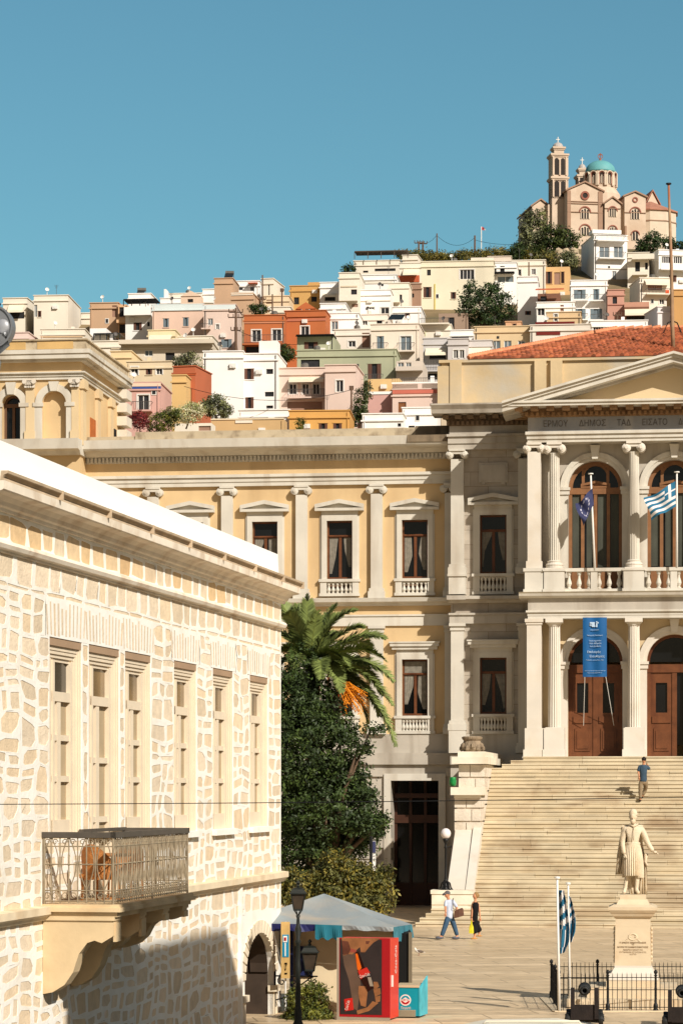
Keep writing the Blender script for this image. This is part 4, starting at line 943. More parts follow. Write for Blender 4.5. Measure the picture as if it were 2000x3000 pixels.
# balcony
bal = empty('balcony_', SB.pt(0, 0, 0)); bal.name = 'balcony'; bal.parent = stone; bal.location = -ORG[stone.name]+Vector((0, 0, 0)); ORG['balcony'] = Vector((0, 0, 0))
b0 = ss(125); b1 = b0+5.0; bp = 1.24; zf = 3.24
LIME = mat('stained_limestone', (214, 190, 150), .85, .15, 1.5, .25, 6, dirt=(170, 128, 80), dscale=1.2, damt=.7)
b = MB(); 
for q, (z0, z1, e) in enumerate(((zf-.2, zf-.12, .0), (zf-.12, zf-.05, .07), (zf-.05, zf, .04))): b.box(SB, b0-e, b1+e, 0, bp+e, z0, z1)
b.build('slab', LIME, bal)
for k, s in enumerate((b0+.02, b0+1.62, b0+3.2, b1-.42)):   # scrolled brackets
    pr_ = [(0, zf-.2), (1.18, zf-.2), (1.18, zf-.5), (.98, zf-.62), (.86, zf-.58), (.74, zf-.62), (.6, zf-.8), (.5, zf-1.1), (.36, zf-1.3), (.16, zf-1.42), (0, zf-1.45)]
    sc_ = 1 if k in (0, 1) else .62
    pts = [(t, zf-.2-(zf-.2-z)*sc_) for t, z in pr_]
    b = MB(); b.profile(SB, pts, s, s+.38)
    b.box(SB, s-.03, s+.41, 0, 1.2, zf-.26, zf-.201); b.box(SB, s+.04, s+.34, 1.16, 1.21, zf-.5*sc_-.1, zf-.3)
    b.build('bracket', LIME, bal)
RAIL = mat('grey_rail', (82, 76, 68), .5, .2, 4)
WRGT = mat('weathered_wrought_iron', (148, 134, 110), .7, .3, 6, dirt=(130, 112, 88), dscale=5, damt=.6)
b = MB(); zr = zf+1.16
for (x0, x1, t0, t1) in ((b0-.03, b1+.03, bp-.1, bp-.03), (b0-.03, b0+.04, 0, bp-.03), (b1-.04, b1+.03, 0, bp-.03)): b.box(SB, x0, x1, t0, t1, zr-.09, zr)
b.box(SB, b0+2.2, b1+.05, -.02, .05, zr-.05, zr+.01)
b.build('handrail', RAIL, bal)
b = MB(); T = bp-.065; r_ = .012
def loopy(P3, s0, s1, flat):
    """one panel of ironwork: bars, crossed curves, scrolls; P3(s,z) gives the point"""
    z0, z1 = zf+.02, zr-.09; n = max(1, int(round((s1-s0)/.3))); w_ = (s1-s0)/n
    for zz in (z0+.03, z0+.2, z0+.62, z1-.14, z1): b.tube([P3(s0, zz), P3(s1, zz)], .011, 5)
    for i in range(n):
        a = s0+i*w_; c = a+w_/2
        for x in (a, c): b.tube([P3(x, z0), P3(x, z1)], r_, 5)
        up = [P3(c+w_*.42*math.sin(math.pi*f/8), z0+.2+(z1-z0-.17)*f/8) for f in range(9)]; lo = [P3(c-w_*.42*math.sin(math.pi*f/8), z0+.2+(z1-z0-.17)*f/8) for f in range(9)]
        b.tube(up, .009, 4); b.tube(lo, .009, 4)
        for zc, rr in ((z0+.11, .07), (z1-.07, .055)):
            for sg in (-1, 1):
                sp_ = [P3(c+sg*(w_*.22+rr*(1-.09*f)*math.cos(f*.9)*sg*1), zc+rr*(1-.09*f)*math.sin(f*.9)) for f in range(9)]; b.tube(sp_, .009, 4)
        b.lathe(P3(c, z0+.62), [(.001, -.03), (.03, 0), (.001, .03)], 6)
loopy(lambda s, z: SB.pt(s, T, z), b0, b1, True); loopy(lambda s, z: SB.pt(b0, s, z), 0, T, False); loopy(lambda s, z: SB.pt(b1, s, z), 0, T, False)
for c in (SB.pt(b0, T, zf), SB.pt(b1, T, zf), SB.pt(b0, .03, zf), SB.pt(b1, .03, zf), SB.pt(b0+2.5, T, zf)): b.tube([c, c+Vector((0, 0, 1.1))], .022, 6)
b.build('railing', WRGT, bal)
# wicker chair and table on the balcony
WICK = mat('orange_wicker', (172, 112, 58), .7, .3, 14, .5, 40)
def wicker_chair(c, ang, label):
    rt = empty('wicker_chair', c, label, 'chair', 'wicker chairs on the balcony'); M_ = Matrix.Rotation(ang, 3, 'Z')
    def Q(x, y, z): return Vector(c)+M_@Vector((x, y, z))
    class G: pt = staticmethod(lambda s, t, z: Q(s, t, z-0))
    s_ = MB(); s_.box(G, -.25, .25, -.25, .25, .38, .45); s_.build('seat', WICK, rt)
    s_ = MB(); L = []
    for k in range(13):
        a = math.pi*k/12; x, y = -.3*math.cos(a), .28*math.sin(a); h_ = .62+.33*math.sin(a)**1.5
        L.append([Q(x, y, .36), Q(x*1.08, y*1.12, h_), Q(x*1.0, y*1.02, h_), Q(x*.92, y*.9, .36)])
    s_.ring(L); s_.build('backrest', WICK, rt)
    for x in (-.22, .22):
        for y in (-.22, .22): l_ = MB(); l_.tube([Q(x, y, 0), Q(x*.95, y*.95, .38)], .02, 6); l_.build('leg', WICK, rt)
wicker_chair(tuple(SB.pt(b0+1.25, .62, zf)), R(150), 'orange wicker armchair nearest the open side rail of the balcony')
wicker_chair(tuple(SB.pt(b0+2.9, .6, zf)), R(-20), 'orange wicker armchair deeper in the balcony behind the dense railing')
c = SB.pt(b0+2.1, .6, zf); rt = empty('round_table', tuple(c), 'small round orange wicker table between the two balcony chairs', 'table')
b = MB(); b.lathe(c+Vector((0, 0, .72)), [(.01, 0), (.34, 0), (.35, .02), (.34, .05), (.01, .05)], 18); b.build('tabletop', WICK, rt); b = MB(); b.lathe(c, [(.2, 0), (.2, .02), (.03, .05), (.03, .72)], 10); b.build('leg', WICK, rt)
# ================================================================== figures
def skin(pts, edges, root=0, sub=1):
    """grow one continuous surface round a skeleton; pts = [(vec, rx, ry)]"""
    me = bpy.data.meshes.new('sk'); me.from_pydata([tuple(p[0]) for p in pts], edges, [])
    ob = bpy.data.objects.new('sk', me); COL.objects.link(ob)
    md = ob.modifiers.new('s', 'SKIN'); md.use_smooth_shade = True; md.branch_smoothing = .5
    if not me.skin_vertices: raise RuntimeError('no skin layer')
    for i, p in enumerate(pts):
        sv = me.skin_vertices[0].data[i]; sv.radius = (p[1], p[2] if len(p) > 2 else p[1]); sv.use_root = (i == root)
    if sub: ms_ = ob.modifiers.new('u', 'SUBSURF'); ms_.levels = sub; ms_.render_levels = sub
    dg = bpy.context.evaluated_depsgraph_get(); dg.update()
    e = ob.evaluated_get(dg).to_mesh(); vs_ = [v.co.copy() for v in e.vertices]; fs = [tuple(p.vertices) for p in e.polygons]
    ob.evaluated_get(dg).to_mesh_clear(); bpy.data.objects.remove(ob); bpy.data.meshes.remove(me)
    return vs_, fs
def addmesh(mb, vf):
    n = len(mb.v); mb.v += [tuple(v) for v in vf[0]]
    for f in vf[1]: mb.f.append(tuple(n+i for i in f)); mb.m.append(mb.mi); mb.fc.append(None)
def ellipsoid(mb, c, rx, ry, rz, n=12, m=8, M=None, warp=None):
    c = Vector(c); L = []
    for j in range(m+1):
        a = math.pi*j/m-math.pi/2; L.append([])
        for k in range(n):
            b_ = 2*math.pi*k/n; v = Vector((math.cos(a)*math.cos(b_), math.cos(a)*math.sin(b_), math.sin(a)))
            s_ = warp(v) if warp else 1
            v = Vector((v.x*rx*s_, v.y*ry*s_, v.z*rz)); v = M@v if M else v; L[-1].append(c+v)
    mb.ring(L)
def head(mb, c, r, face, tiltM=None):
    """face = unit vector the face looks along (world)"""
    f = Vector(face).normalized(); up = Vector((0, 0, 1)); s_ = f.cross(up).normalized(); up2 = s_.cross(f).normalized()
    M = Matrix((s_, f, up2)).transposed()
    def wp(v):
        k = 1.0
        if v.z < -.2: k *= 1-.28*(-v.z-.2)*(1 if v.y > -.2 else 1.2)
        if v.y > .3 and abs(v.x) < .35 and -.3 < v.z < .2: k *= 1.06
        return k
    ellipsoid(mb, c, r*.78, r*.95, r*1.16, 14, 10, M, wp)
    C = Vector(c)
    nose = [C+M@Vector((0, r*.86, r*.12)), C+M@Vector((0, r*1.14, -r*.2)), C+M@Vector((0, r*.86, -r*.26))]
    mb.tube(nose, [r*.07, r*.13, r*.06], 6)
    for q in (-1, 1):
        ellipsoid(mb, C+M@Vector((q*r*.78, -r*.02, -r*.02)), r*.08, r*.18, r*.26, 6, 4, M)
        ellipsoid(mb, C+M@Vector((q*r*.3, r*.8, r*.14)), r*.14, r*.08, r*.07, 6, 4, M)
    mb.tube([C+M@Vector((-r*.26, r*.84, -r*.5)), C+M@Vector((0, r*.93, -r*.47)), C+M@Vector((r*.26, r*.84, -r*.5))], r*.06, 5)
    return M
def hand(mb, w_, d, side, r=.036, curl=.5):
    """palm, four uneven fingers and a thumb from the side of the palm"""
    d = Vector(d).normalized(); sd = Vector(side).normalized(); sd = (sd-d*sd.dot(d)).normalized(); nn = d.cross(sd)
    w_ = Vector(w_); mb.tube([w_, w_+d*r*1.2, w_+d*r*2.4], [r*.7, r*.95, r*.85], 7)
    for i, (o_, ln) in enumerate(((-.75, 1.7), (-.25, 2.0), (.25, 1.85), (.75, 1.45))):
        a = w_+d*r*2.2+sd*o_*r; p1 = a+d*ln*r*.6+nn*curl*r*.25; p2 = p1+d*ln*r*.35*(1-curl*.4)+nn*curl*r*.7; mb.tube([a, p1, p2], [r*.25, r*.23, r*.17], 5)
    a = w_+d*r*.8-sd*r*.8; mb.tube([a, a+d*r*.8-sd*r*.6, a+d*r*1.6-sd*r*.75+nn*r*.3], [r*.3, r*.27, r*.2], 5)

SKINM = mat('skin', (198, 140, 104), .6, .1, 8)
def figure(px, py, d, sc_m, c0, J, zfoot=None):
    """J: joint name -> (x, y in zoomed view, depth towards camera in m, radius in m)"""
    base = W(px, py, d)
    def T(j): x, y, t, *_ = j; return base+Vector(((x-c0[0])*sc_m, -t, (c0[1]-y)*sc_m))
    return base, {k: (T(v), *v[3:]) for k, v in J.items()}
def chain(Js, names): return names
def dress(Js):
    D_ = dict(Js); P_ = Js['pelvis']; B2 = Js['belly']; C2 = Js['chest']; N2 = Js['neck']
    D_['hem'] = (P_[0]+Vector((0, 0, -.1)), P_[1]*1.08, P_[2]*1.1); D_['waist'] = (P_[0]*.4+B2[0]*.6+Vector((0, 0, .02)), B2[1]*1.02, B2[2]*1.02); D_['collar'] = (C2[0]*.3+N2[0]*.7, .085, .075)
    return D_
def grow(Js, spec, root=0, extra=0.0, sub=1):
    """spec: list of chains of joint names; every shared name is one vertex"""
    idx = {}; pts = []; ed = []; slim = .8 if spec is BODY else 1
    if spec is not BODY: Js = dress(Js)
    for ch in spec:
        for a in ch:
            if a not in idx: idx[a] = len(pts); p = Js[a]; q_ = slim if a in ('pelvis', 'belly', 'chest', 'hipL', 'hipR', 'knL', 'knR', 'shL', 'shR') else 1; pts.append((p[0], p[1]*q_+extra, (p[2] if len(p) > 2 else p[1])*q_+extra))
        for a, b_ in zip(ch, ch[1:]): ed.append((idx[a], idx[b_]))
    return skin(pts, ed, root, sub)
BODY = [['pelvis', 'belly', 'chest', 'neck', 'skull'], ['chest', 'shL', 'elL', 'wrL'], ['chest', 'shR', 'elR', 'wrR'], ['pelvis', 'hipL', 'knL', 'anL', 'toL'], ['pelvis', 'hipR', 'knR', 'anR', 'toR']]

# --- walking man in cap, blue shirt and jeans
k = .00293
J = dict(pelvis=(455, 1885, 0, .13, .1), belly=(450, 1830, 0, .125, .1), chest=(452, 1735, 0, .14, .1), neck=(440, 1672, .01, .055), skull=(434, 1640, .02, .07),
         shL=(412, 1705, .03, .055), elL=(405, 1775, .12, .042), wrL=(408, 1840, .2, .03), shR=(500, 1705, -.02, .058), elR=(540, 1785, .02, .043), wrR=(538, 1845, .08, .03),
         hipL=(435, 1905, .03, .095), knL=(402, 2000, .08, .07), anL=(362, 2110, .1, .05), toL=(325, 2128, .12, .035), hipR=(478, 1905, -.03, .095), knR=(512, 2000, -.05, .07), anR=(545, 2108, -.08, .05), toR=(520, 2140, -.02, .035))
base, Js = figure(1200+455*.2551, 2753, 92, k, (455, 2150), J)
pa = empty('person', base, 'man in cap walking left with pale blue shirt, blue jeans and brown shoulder bag', 'person')
m = MB(); addmesh(m, grow(Js, BODY)); Mh = head(m, Js['skull'][0]+Vector((-.02, 0, .025)), .105, (-.75, -.6, -.15)); hand(m, Js['wrR'][0], (-.1, -.3, -1), (1, 0, 0)); hand(m, Js['wrL'][0], (-.1, -.4, -1), (1, 0, 0)); m.build('body', SKINM, pa, True)
DEN = mat('blue_denim', (58, 84, 108), .9, .25, 8); SHB = mat('pale_blue_shirt', (190, 198, 214), .85, .12, 6)
m = MB(); addmesh(m, grow(Js, [['hem', 'pelvis', 'belly', 'chest', 'collar'], ['chest', 'shL', 'elL'], ['chest', 'shR', 'elR']], extra=.02)); m.build('shirt', SHB, pa, True)
m = MB(); addmesh(m, grow(Js, [['waist', 'pelvis', 'hipL', 'knL', 'anL'], ['pelvis', 'hipR', 'knR', 'anR']], extra=.022)); m.build('jeans', DEN, pa, True)
for a, b_ in (('anL', 'toL'), ('anR', 'toR')): m = MB(); ellipsoid(m, (Js[a][0]+Js[b_][0])*.5+Vector((-.02, 0, -.02)), .14, .055, .05); m.build('shoe', mat('grey_shoe', (90, 92, 100), .7, .3, 20), pa, True)
c = Js['skull'][0]+Vector((-.02, 0, .025)); m = MB(); ellipsoid(m, c+Vector((.01, .01, .05)), .1, .105, .085); m.tube([c+Mh@Vector((-.05, .06, .06)), c+Mh@Vector((0, .19, .03)), c+Mh@Vector((.05, .06, .06))], [.03, .035, .03], 5); m.build('cap', mat('grey_cap', (96, 92, 92), .8, .2, 8), pa, True)
m = MB(); q = base+Vector(((560-455)*k, -.1, (2150-1840)*k)); L = []
for z_, w_ in ((-.14, .15), (-.12, .17), (.08, .15), (.12, .13), (.13, .1)): L.append([q+Vector((x*w_, y*.05-.02, z_+x*.04)) for x, y in ((-1, -1), (0, -1.3), (1, -1), (1, 1), (0, 1.3), (-1, 1))])
m.ring(L); o = m.build('bag', mat('brown_leather', (92, 62, 46), .6, .25, 12), org=tuple(q), smooth=False); tag(o, 'brown leather shoulder bag hanging at the hip of the man in the cap', 'bag')
m = MB(); m.tube([q+Vector((-.1, -.04, .12)), Js['belly'][0]+Vector((.12, -.15, .12)), Js['shR'][0]+Vector((-.02, -.12, .07)), Js['shR'][0]+Vector((-.0, .02, .09))], .014, 5); m.build('strap', IRON, o)
# --- woman in long black jumpsuit
J = dict(pelvis=(740, 1905, 0, .17, .13), belly=(742, 1845, 0, .14, .11), chest=(748, 1760, 0, .15, .11), neck=(752, 1690, 0, .045), skull=(752, 1655, 0, .065),
         shL=(722, 1722, .05, .045), elL=(712, 1810, .1, .035), wrL=(706, 1900, .12, .026), shR=(783, 1725, -.04, .045), elR=(797, 1815, -.02, .035), wrR=(805, 1895, .02, .026),
         hipL=(728, 1945, .03, .1), knL=(737, 2030, .05, .075), anL=(745, 2112, .05, .04), toL=(722, 2138, .1, .03), hipR=(755, 1945, -.03, .1), knR=(778, 2025, -.08, .07), anR=(802, 2090, -.12, .04), toR=(785, 2108, -.06, .03))
base, Js = figure(1200+745*.2551, 2752, 92.3, k, (745, 2148), J)
pb_ = empty('person', base, 'woman in long sleeveless black jumpsuit with short blonde hair walking left by the steps', 'person')
m = MB(); addmesh(m, grow(Js, BODY)); c = Js['skull'][0]+Vector((0, 0, .015)); Mh = head(m, c, .1, (-.85, -.5, 0)); hand(m, Js['wrR'][0], (.1, -.2, -1), (1, 0, 0)); hand(m, Js['wrL'][0], (0, -.1, -1), (1, 0, 0), curl=1.2); m.build('body', SKINM, pb_, True)
BLKF = mat('black_fabric', (14, 13, 14), .9, .2)
Jb = dict(Js); Jb['anL'] = (Js['anL'][0]+Vector((0, 0, .07)), .1, .08); Jb['anR'] = (Js['anR'][0]+Vector((.02, 0, .07)), .1, .08)
m = MB(); addmesh(m, grow(Jb, [['collar', 'chest', 'belly', 'pelvis'], ['pelvis', 'hipL', 'knL', 'anL'], ['pelvis', 'hipR', 'knR', 'anR']], root=3, extra=.045)); m.build('jumpsuit', BLKF, pb_, True)
m = MB(); ellipsoid(m, c+Mh@Vector((0, -.03, .03)), .092, .1, .115); ellipsoid(m, c+Mh@Vector((0, -.1, .02)), .05, .05, .06); m.build('hair', mat('blonde_hair', (150, 116, 72), .7, .3, 20), pb_, True)
for a, b_ in (('anL', 'toL'), ('anR', 'toR')): m = MB(); ellipsoid(m, (Js[a][0]+Js[b_][0])*.5+Vector((0, 0, -.03)), .12, .045, .025); m.build('sandal', mat('tan_sandal', (196, 140, 70), .7, .2), pb_, True)
q = Js['wrL'][0]+Vector((-.01, -.02, -.36)); m = MB(); L = []
for z_, w_ in ((-.16, .06), (-.14, .08), (.06, .07), (.16, .03), (.3, .012)): L.append([q+Vector((x*w_, y*.04, z_)) for x, y in ((-1, -1), (.2, -1.3), (1, -1), (1, 1), (-.2, 1.3), (-1, 1))])
m.ring(L); o = m.build('bag', mat('yellow_plastic', (206, 196, 40), .5, .2, 10), org=tuple(q)); tag(o, 'small bright yellow bag carried low by the woman in black', 'bag')
# --- man climbing the stairs, seen from behind
k = .00403; kk = .00648/.00403
def cj(x, y): return ((1250+x*.478-1580)/.2977, (1700+y*.478-2300)/.2977)
J = dict(pelvis=(*cj(1320, 1225), 0, .14, .1), belly=(*cj(1320, 1195), 0, .14, .1), chest=(*cj(1321, 1150), 0, .15, .1), neck=(*cj(1323, 1122), .02, .055), skull=(*cj(1324, 1110), .03, .07),
         shL=(*cj(1297, 1140), 0, .058), elL=(*cj(1289, 1175), .02, .045), wrL=(*cj(1294, 1205), .1, .032), shR=(*cj(1345, 1140), 0, .058), elR=(*cj(1360, 1162), -.02, .045), wrR=(*cj(1350, 1136), -.1, .032),
         hipL=(985, -20, 0, .09), knL=(985, 60, -.02, .065), anL=(982, 140, .05, .045), toL=(980, 160, .02, .035), hipR=(1040, -20, -.05, .09), knR=(1040, 45, -.3, .065), anR=(1012, 105, -.3, .045), toR=(1008, 126, -.4, .035))
dm = 108.4
base, Js = figure(1875, 2349, dm, k, (985, 165), J)
pc_ = empty('person', base, 'man in dark blue shirt and khaki trousers climbing the stairs with a phone', 'person')
m = MB(); addmesh(m, grow(Js, BODY)); c = Js['skull'][0]+Vector((0, 0, .05)); Mh = head(m, c, .105, (.25, 1, -.2)); hand(m, Js['wrR'][0], (-.6, .1, 1), (0, 1, 0)); hand(m, Js['wrL'][0], (0, .2, -1), (1, 0, 0)); m.build('body', SKINM, pc_, True)
m = MB(); addmesh(m, grow(Js, [['hem', 'pelvis', 'belly', 'chest', 'collar'], ['chest', 'shL', 'elL'], ['chest', 'shR', 'elR']], extra=.025)); m.build('shirt', mat('slate_blue_shirt', (56, 76, 92), .9, .2, 8), pc_, True)
m = MB(); addmesh(m, grow(Js, [['waist', 'pelvis', 'hipL', 'knL', 'anL'], ['pelvis', 'hipR', 'knR', 'anR']], extra=.022)); m.build('trousers', mat('khaki', (136, 118, 92), .9, .15, 8), pc_, True)
m = MB(); ellipsoid(m, c+Mh@Vector((0, -.015, .03)), .095, .105, .105); m.build('hair', mat('dark_hair', (30, 22, 18), .7, .3, 20), pc_, True)
for a, b_ in (('anL', 'toL'), ('anR', 'toR')): m = MB(); ellipsoid(m, (Js[a][0]+Js[b_][0])*.5+Vector((0, .03, -.01)), .05, .13, .045); m.build('shoe', mat('brown_shoe', (62, 44, 34), .7, .3), pc_, True)
m = MB(); q = Js['wrR'][0]+Vector((-.04, 0, .05)); m.wbox(q.x-.01, q.x+.01, q.y-.035, q.y+.035, q.z-.07, q.z+.07); tag(m.build('phone', IRON, org=tuple(q)), 'black phone held to the ear of the man on the stairs', 'phone')

# ================================================================== statue on its pedestal
SD = 64.6; sgx = (1853-CX)/F*SD
sf = Frame((sgx, SD), R(7)); k = .0024
ped = empty('statue_pedestal', (sgx, SD, 0), 'tall cream marble pedestal with carved wreath and inscription inside the iron railing', 'pedestal')
def zz(py, d=SD): return CZ-(py-HY)/F*d
PM = mat('pedestal_marble', (208, 190, 160), .6, .1, 2, .1, 8, dirt=(196, 164, 124), dscale=1.6, damt=.5)
m = MB(); h0, h1, h2, h3, h4, h5 = zz(2640), zz(2652), zz(2666), zz(2678), zz(2688), zz(2716)
def sq(mb, r0, r1, z0, z1, dd=None):
    mb.ring([[sf.pt(x*r0, y*r0, z0) for x, y in ((-1, -1), (1, -1), (1, 1), (-1, 1))], [sf.pt(x*r1, y*r1, z1) for x, y in ((-1, -1), (1, -1), (1, 1), (-1, 1))]])
w0 = .405
sq(m, w0+.02, w0, zz(2830), h4); sq(m, w0+.005, w0+.005, zz(2713), zz(2709))
o_sh = m.build('shaft', PM, ped)
m = MB(); sq(m, w0+.01, w0+.06, h4, zz(2682)); sq(m, w0+.07, w0+.11, zz(2682), zz(2672)); sq(m, w0+.12, w0+.165, zz(2672), zz(2664)); sq(m, w0+.165, w0+.165, zz(2664), zz(2655)); sq(m, w0+.15, w0+.04, zz(2655), zz(2648)); sq(m, w0-.02, w0-.08, zz(2648), zz(2634)); sq(m, w0-.1, w0-.1, zz(2634), zz(2620)); m.build('cap', PM, ped)
m = MB(); sq(m, w0+.02, w0+.02, zz(2832), zz(2826)); sq(m, w0+.1, w0+.03, zz(2848), zz(2832)); sq(m, w0+.19, w0+.16, zz(2866), zz(2848)); sq(m, w0+.17, w0+.19, zz(2870), zz(2866)); m.build('base', MARBW, ped)
m = MB(); sq(m, .62, .62, .45, zz(2870)+.003); sq(m, 1.05, 1.05, .22, .45); sq(m, 1.5, 1.5, 0, .22); m.build('plinth', PM, ped)
m = MB(); 
for i in range(22):
    a = 2*math.pi*i/22; c = sf.pt(.09*math.cos(a), w0+.012, zz(2742)+.07*math.sin(a)); ellipsoid(m, c, .026, .014, .018, 6, 4)
for q in (-1, 1):
    for i in range(5): ellipsoid(m, sf.pt(q*(.06+.03*i), w0+.012, zz(2742)+.0-.03*i*(1)), .03, .012, .013, 6, 4)
m.build('wreath', PM, o_sh)
LT = mat('carved_dark_letters', (136, 108, 76), .8, .1)
for i, (t, w_, y) in enumerate((('Ο ΔΗΜΟΣ ΕΡΜΟΥΠΟΛΕΩΣ', .62, 2761), ('ΤΩ', .06, 2766), ('ΝΑΥΑΡΧΩ ΤΗΣ ΕΛΛΗΝΙΚΗΣ ΕΠΑΝΑΣΤΑΣΕΩΣ', .72, 2774), ('ΑΝΔΡΕΑ ΜΙΑΟΥΛΗ', .46, 2782), ('ΕΥΓΝΩΜΩΝ ΕΣΤΗΣΕΝ ΕΤΕΙ', .62, 2789), ('ΑΩΠΘ', .16, 2795))):
    text_mesh(t, .05, 'inscription', LT, o_sh, lambda x, y_, z, w_=w_, yy=y: sf.pt(-w_/2+x, w0+.014+y_, zz(yy)+z*1.0), .004, width=w_)
m = MB()
for q in (-1, 1):
    m = MB()
    for i in range(9): ellipsoid(m, sf.pt(q*(w0+.03), .1*math.sin(i*2), zz(2815)+i*.095), .03, .07, .055, 6, 4)
    m.build('garland', PM, ped)
SM = mat('statue_marble', (216, 200, 172), .7, .12, 6, .35, 26, dirt=(186, 152, 110), dscale=3, damt=.4)
J = dict(pelvis=(915, 640, 0, .14, .11), belly=(914, 570, .02, .13, .11), chest=(918, 455, .02, .16, .12), neck=(918, 385, .02, .06), skull=(915, 345, .03, .07),
         shL=(838, 430, 0, .075), elL=(812, 570, -.03, .055), wrL=(828, 690, .06, .04), shR=(1000, 430, 0, .075), elR=(1055, 570, .02, .055), wrR=(1108, 660, .12, .04),
         hipL=(878, 680, .02, .11), knL=(858, 870, .06, .075), anL=(835, 1035, .03, .05), toL=(818, 1072, .14, .045), hipR=(950, 680, .02, .11), knR=(958, 875, .1, .075), anR=(945, 1040, .1, .05), toR=(965, 1070, .22, .045))
base, Js = figure(1580+915*.2977, 2621, SD, k, (915, 1085), J)
st = empty('statue', base, 'cream marble statue of a bearded man in pleated kilt and long cloak', 'statue')
m = MB(); addmesh(m, grow(Js, BODY)); c = Js['skull'][0]+Vector((0, -.01, .06)); Mh = head(m, c, .115, (-.15, -1, -.15))
hand(m, Js['wrR'][0], (1, -.3, -.35), (0, -1, 0)); hand(m, Js['wrL'][0], (.6, -.6, -.7), (1, 0, 0)); m.build('body', SM, st, True)
m = MB(); addmesh(m, grow(Js, [['hem', 'pelvis', 'belly', 'chest', 'collar'], ['chest', 'shL', 'elL', 'wrL'], ['chest', 'shR', 'elR', 'wrR']], extra=.018)); m.tube([Js['neck'][0]+Vector((0, -.1, -.08)), Js['chest'][0]+Vector((0, -.15, -.02)), Js['belly'][0]+Vector((0, -.15, .05))], .01, 4)
m.tube([Js['neck'][0]+Vector((-.1, -.06, -.01)), Js['neck'][0]+Vector((0, -.1, -.07)), Js['neck'][0]+Vector((.1, -.06, -.01))], .022, 5); m.build('jacket', SM, st, True)
L = []; C0 = Js['pelvis'][0]; zt_, zb2 = base.z+(1085-590)*k, base.z+(1085-895)*k
for i in range(7):
    f = i/6; z_ = zt_+(zb2-zt_)*f; rx = .17+.03*f+.02*math.sin(f*3); ry = .14+.07*f; ring_ = []
    for j in range(60):
        a = 2*math.pi*j/60; pl = 1+(.22*(j % 2)+.06*((j//8) % 2))*f**.5; ring_.append(Vector((C0.x+rx*pl*math.cos(a)+.005*f, C0.y+ry*pl*math.sin(a), z_-(.05*f*(math.cos(a*2+1) > .3)))))
    L.append(ring_)
m = MB(); m.ring(L); m.build('kilt', SM, st)
m = MB(); L = []
for i in range(5): L.append([Vector((C0.x+(.165+.015*math.sin(i*1.5))*math.cos(2*math.pi*j/20), C0.y+.135*math.sin(2*math.pi*j/20), zt_+.03-.025*i+.02)) for j in range(20)])
m.ring(L); m.build('sash', SM, st, True)
# cloak: two falls of heavy folded cloth behind the shoulders
def cloak(rows, name='cloak'):
    L = []; n = 26
    for (xa, xb, y, tt) in rows:
        fr, bk = [], []
        for j in range(n):
            f = j/(n-1); x = xa+(xb-xa)*f; fold = math.sin(f*math.pi*7)*.028+math.sin(f*math.pi*3+y*.01)*.02; z_ = (1085-y)*k
            p = base+Vector(((x-915)*k, .1-tt+fold+.05*math.sin(math.pi*f), z_)); fr.append(p); bk.append(p+Vector((0, .035, 0)))
        L.append(fr+bk[::-1])
    m = MB(); m.ring(L); m.build(name, SM, st, True)
cloak([(815, 1020, 398, 0), (806, 1022, 450, 0), (785, 1015, 560, 0), (765, 1035, 700, -.02), (760, 1045, 780, -.04), (825, 1050, 860, -.05), (850, 1055, 900, -.06), (870, 1060, 1000, -.08), (890, 1062, 1085, -.08)])
cloak([(820, 870, 400, .1), (800, 850, 480, .12), (780, 835, 600, .1), (768, 838, 700, .06), (755, 830, 800, .03), (748, 810, 890, 0)])
cloak([(985, 1015, 620, .0), (990, 1045, 720, .04), (985, 1058, 860, .05), (985, 1060, 1000, .04), (990, 1062, 1088, .03)])
m = MB(); m.lathe(c+Vector((.005, .01, .03)), [(.095, 0), (.102, .03), (.1, .06), (.085, .11), (.055, .15), (.02, .165), (.001, .166)], 14); m.build('cap', SM, st, True)
m = MB(); ellipsoid(m, c+Vector((-.01, -.075, -.1)), .065, .05, .07, 10, 6); m.build('beard', SM, st, True)
m = MB(); q = base; m.tube([base+Vector(((1050-915)*k, .02, (1085-680)*k)), base+Vector(((1035-915)*k, .05, (1085-760)*k)), base+Vector(((1060-915)*k, .02, (1085-800)*k))], [.05, .04, .03], 7); m.build('sword_hilt', SM, st, True)

# ================================================================== iron railing round the monument
fc = empty('iron_fence', W(1853, 2964, 62.4), 'black iron railing with ball-topped posts enclosing the statue pedestal', 'fence')
FZ = .93; fz = lambda py, d: CZ-(py-HY)/F*d
xs_f = [(1636-CX)/F*62.4, (1779-CX)/F*62.4, (1919-CX)/F*62.4, (2062-CX)/F*62.4]
yb = 66.2; yf = 62.4; pitchx = 62.4*.0
def fpost(x, y):
    m = MB(); m.lathe((x, y, 0), [(.06, 0), (.065, .04), (.045, .07), (.055, .1), (.05, .16), (.03, .2), (.028, .5), (.034, .52), (.028, .55), (.026, FZ-.12), (.045, FZ-.1), (.02, FZ-.08), (.045, FZ-.04), (.04, FZ), (.012, FZ+.03)], 10); m.build('post', IRON, fc, True)
for x in xs_f: fpost(x, yf); fpost(x+.12, yb)
fpost(xs_f[0]+.06, (yf+yb)/2)
def frun(a, b_):
    a, b_ = Vector(a), Vector(b_); n = int((b_-a).length/.1); m = MB()
    for z_ in (.1, .5, .78): m.tube([a+Vector((0, 0, z_)), b_+Vector((0, 0, z_))], .009, 4)
    for i in range(1, n):
        p = a+(b_-a)*i/n; m.tube([p+Vector((0, 0, .03)), p+Vector((0, 0, .84)), p+Vector((0, 0, .9))], [.0075, .0075, .001], 4)
    m.build('rail_panel', IRON, fc)
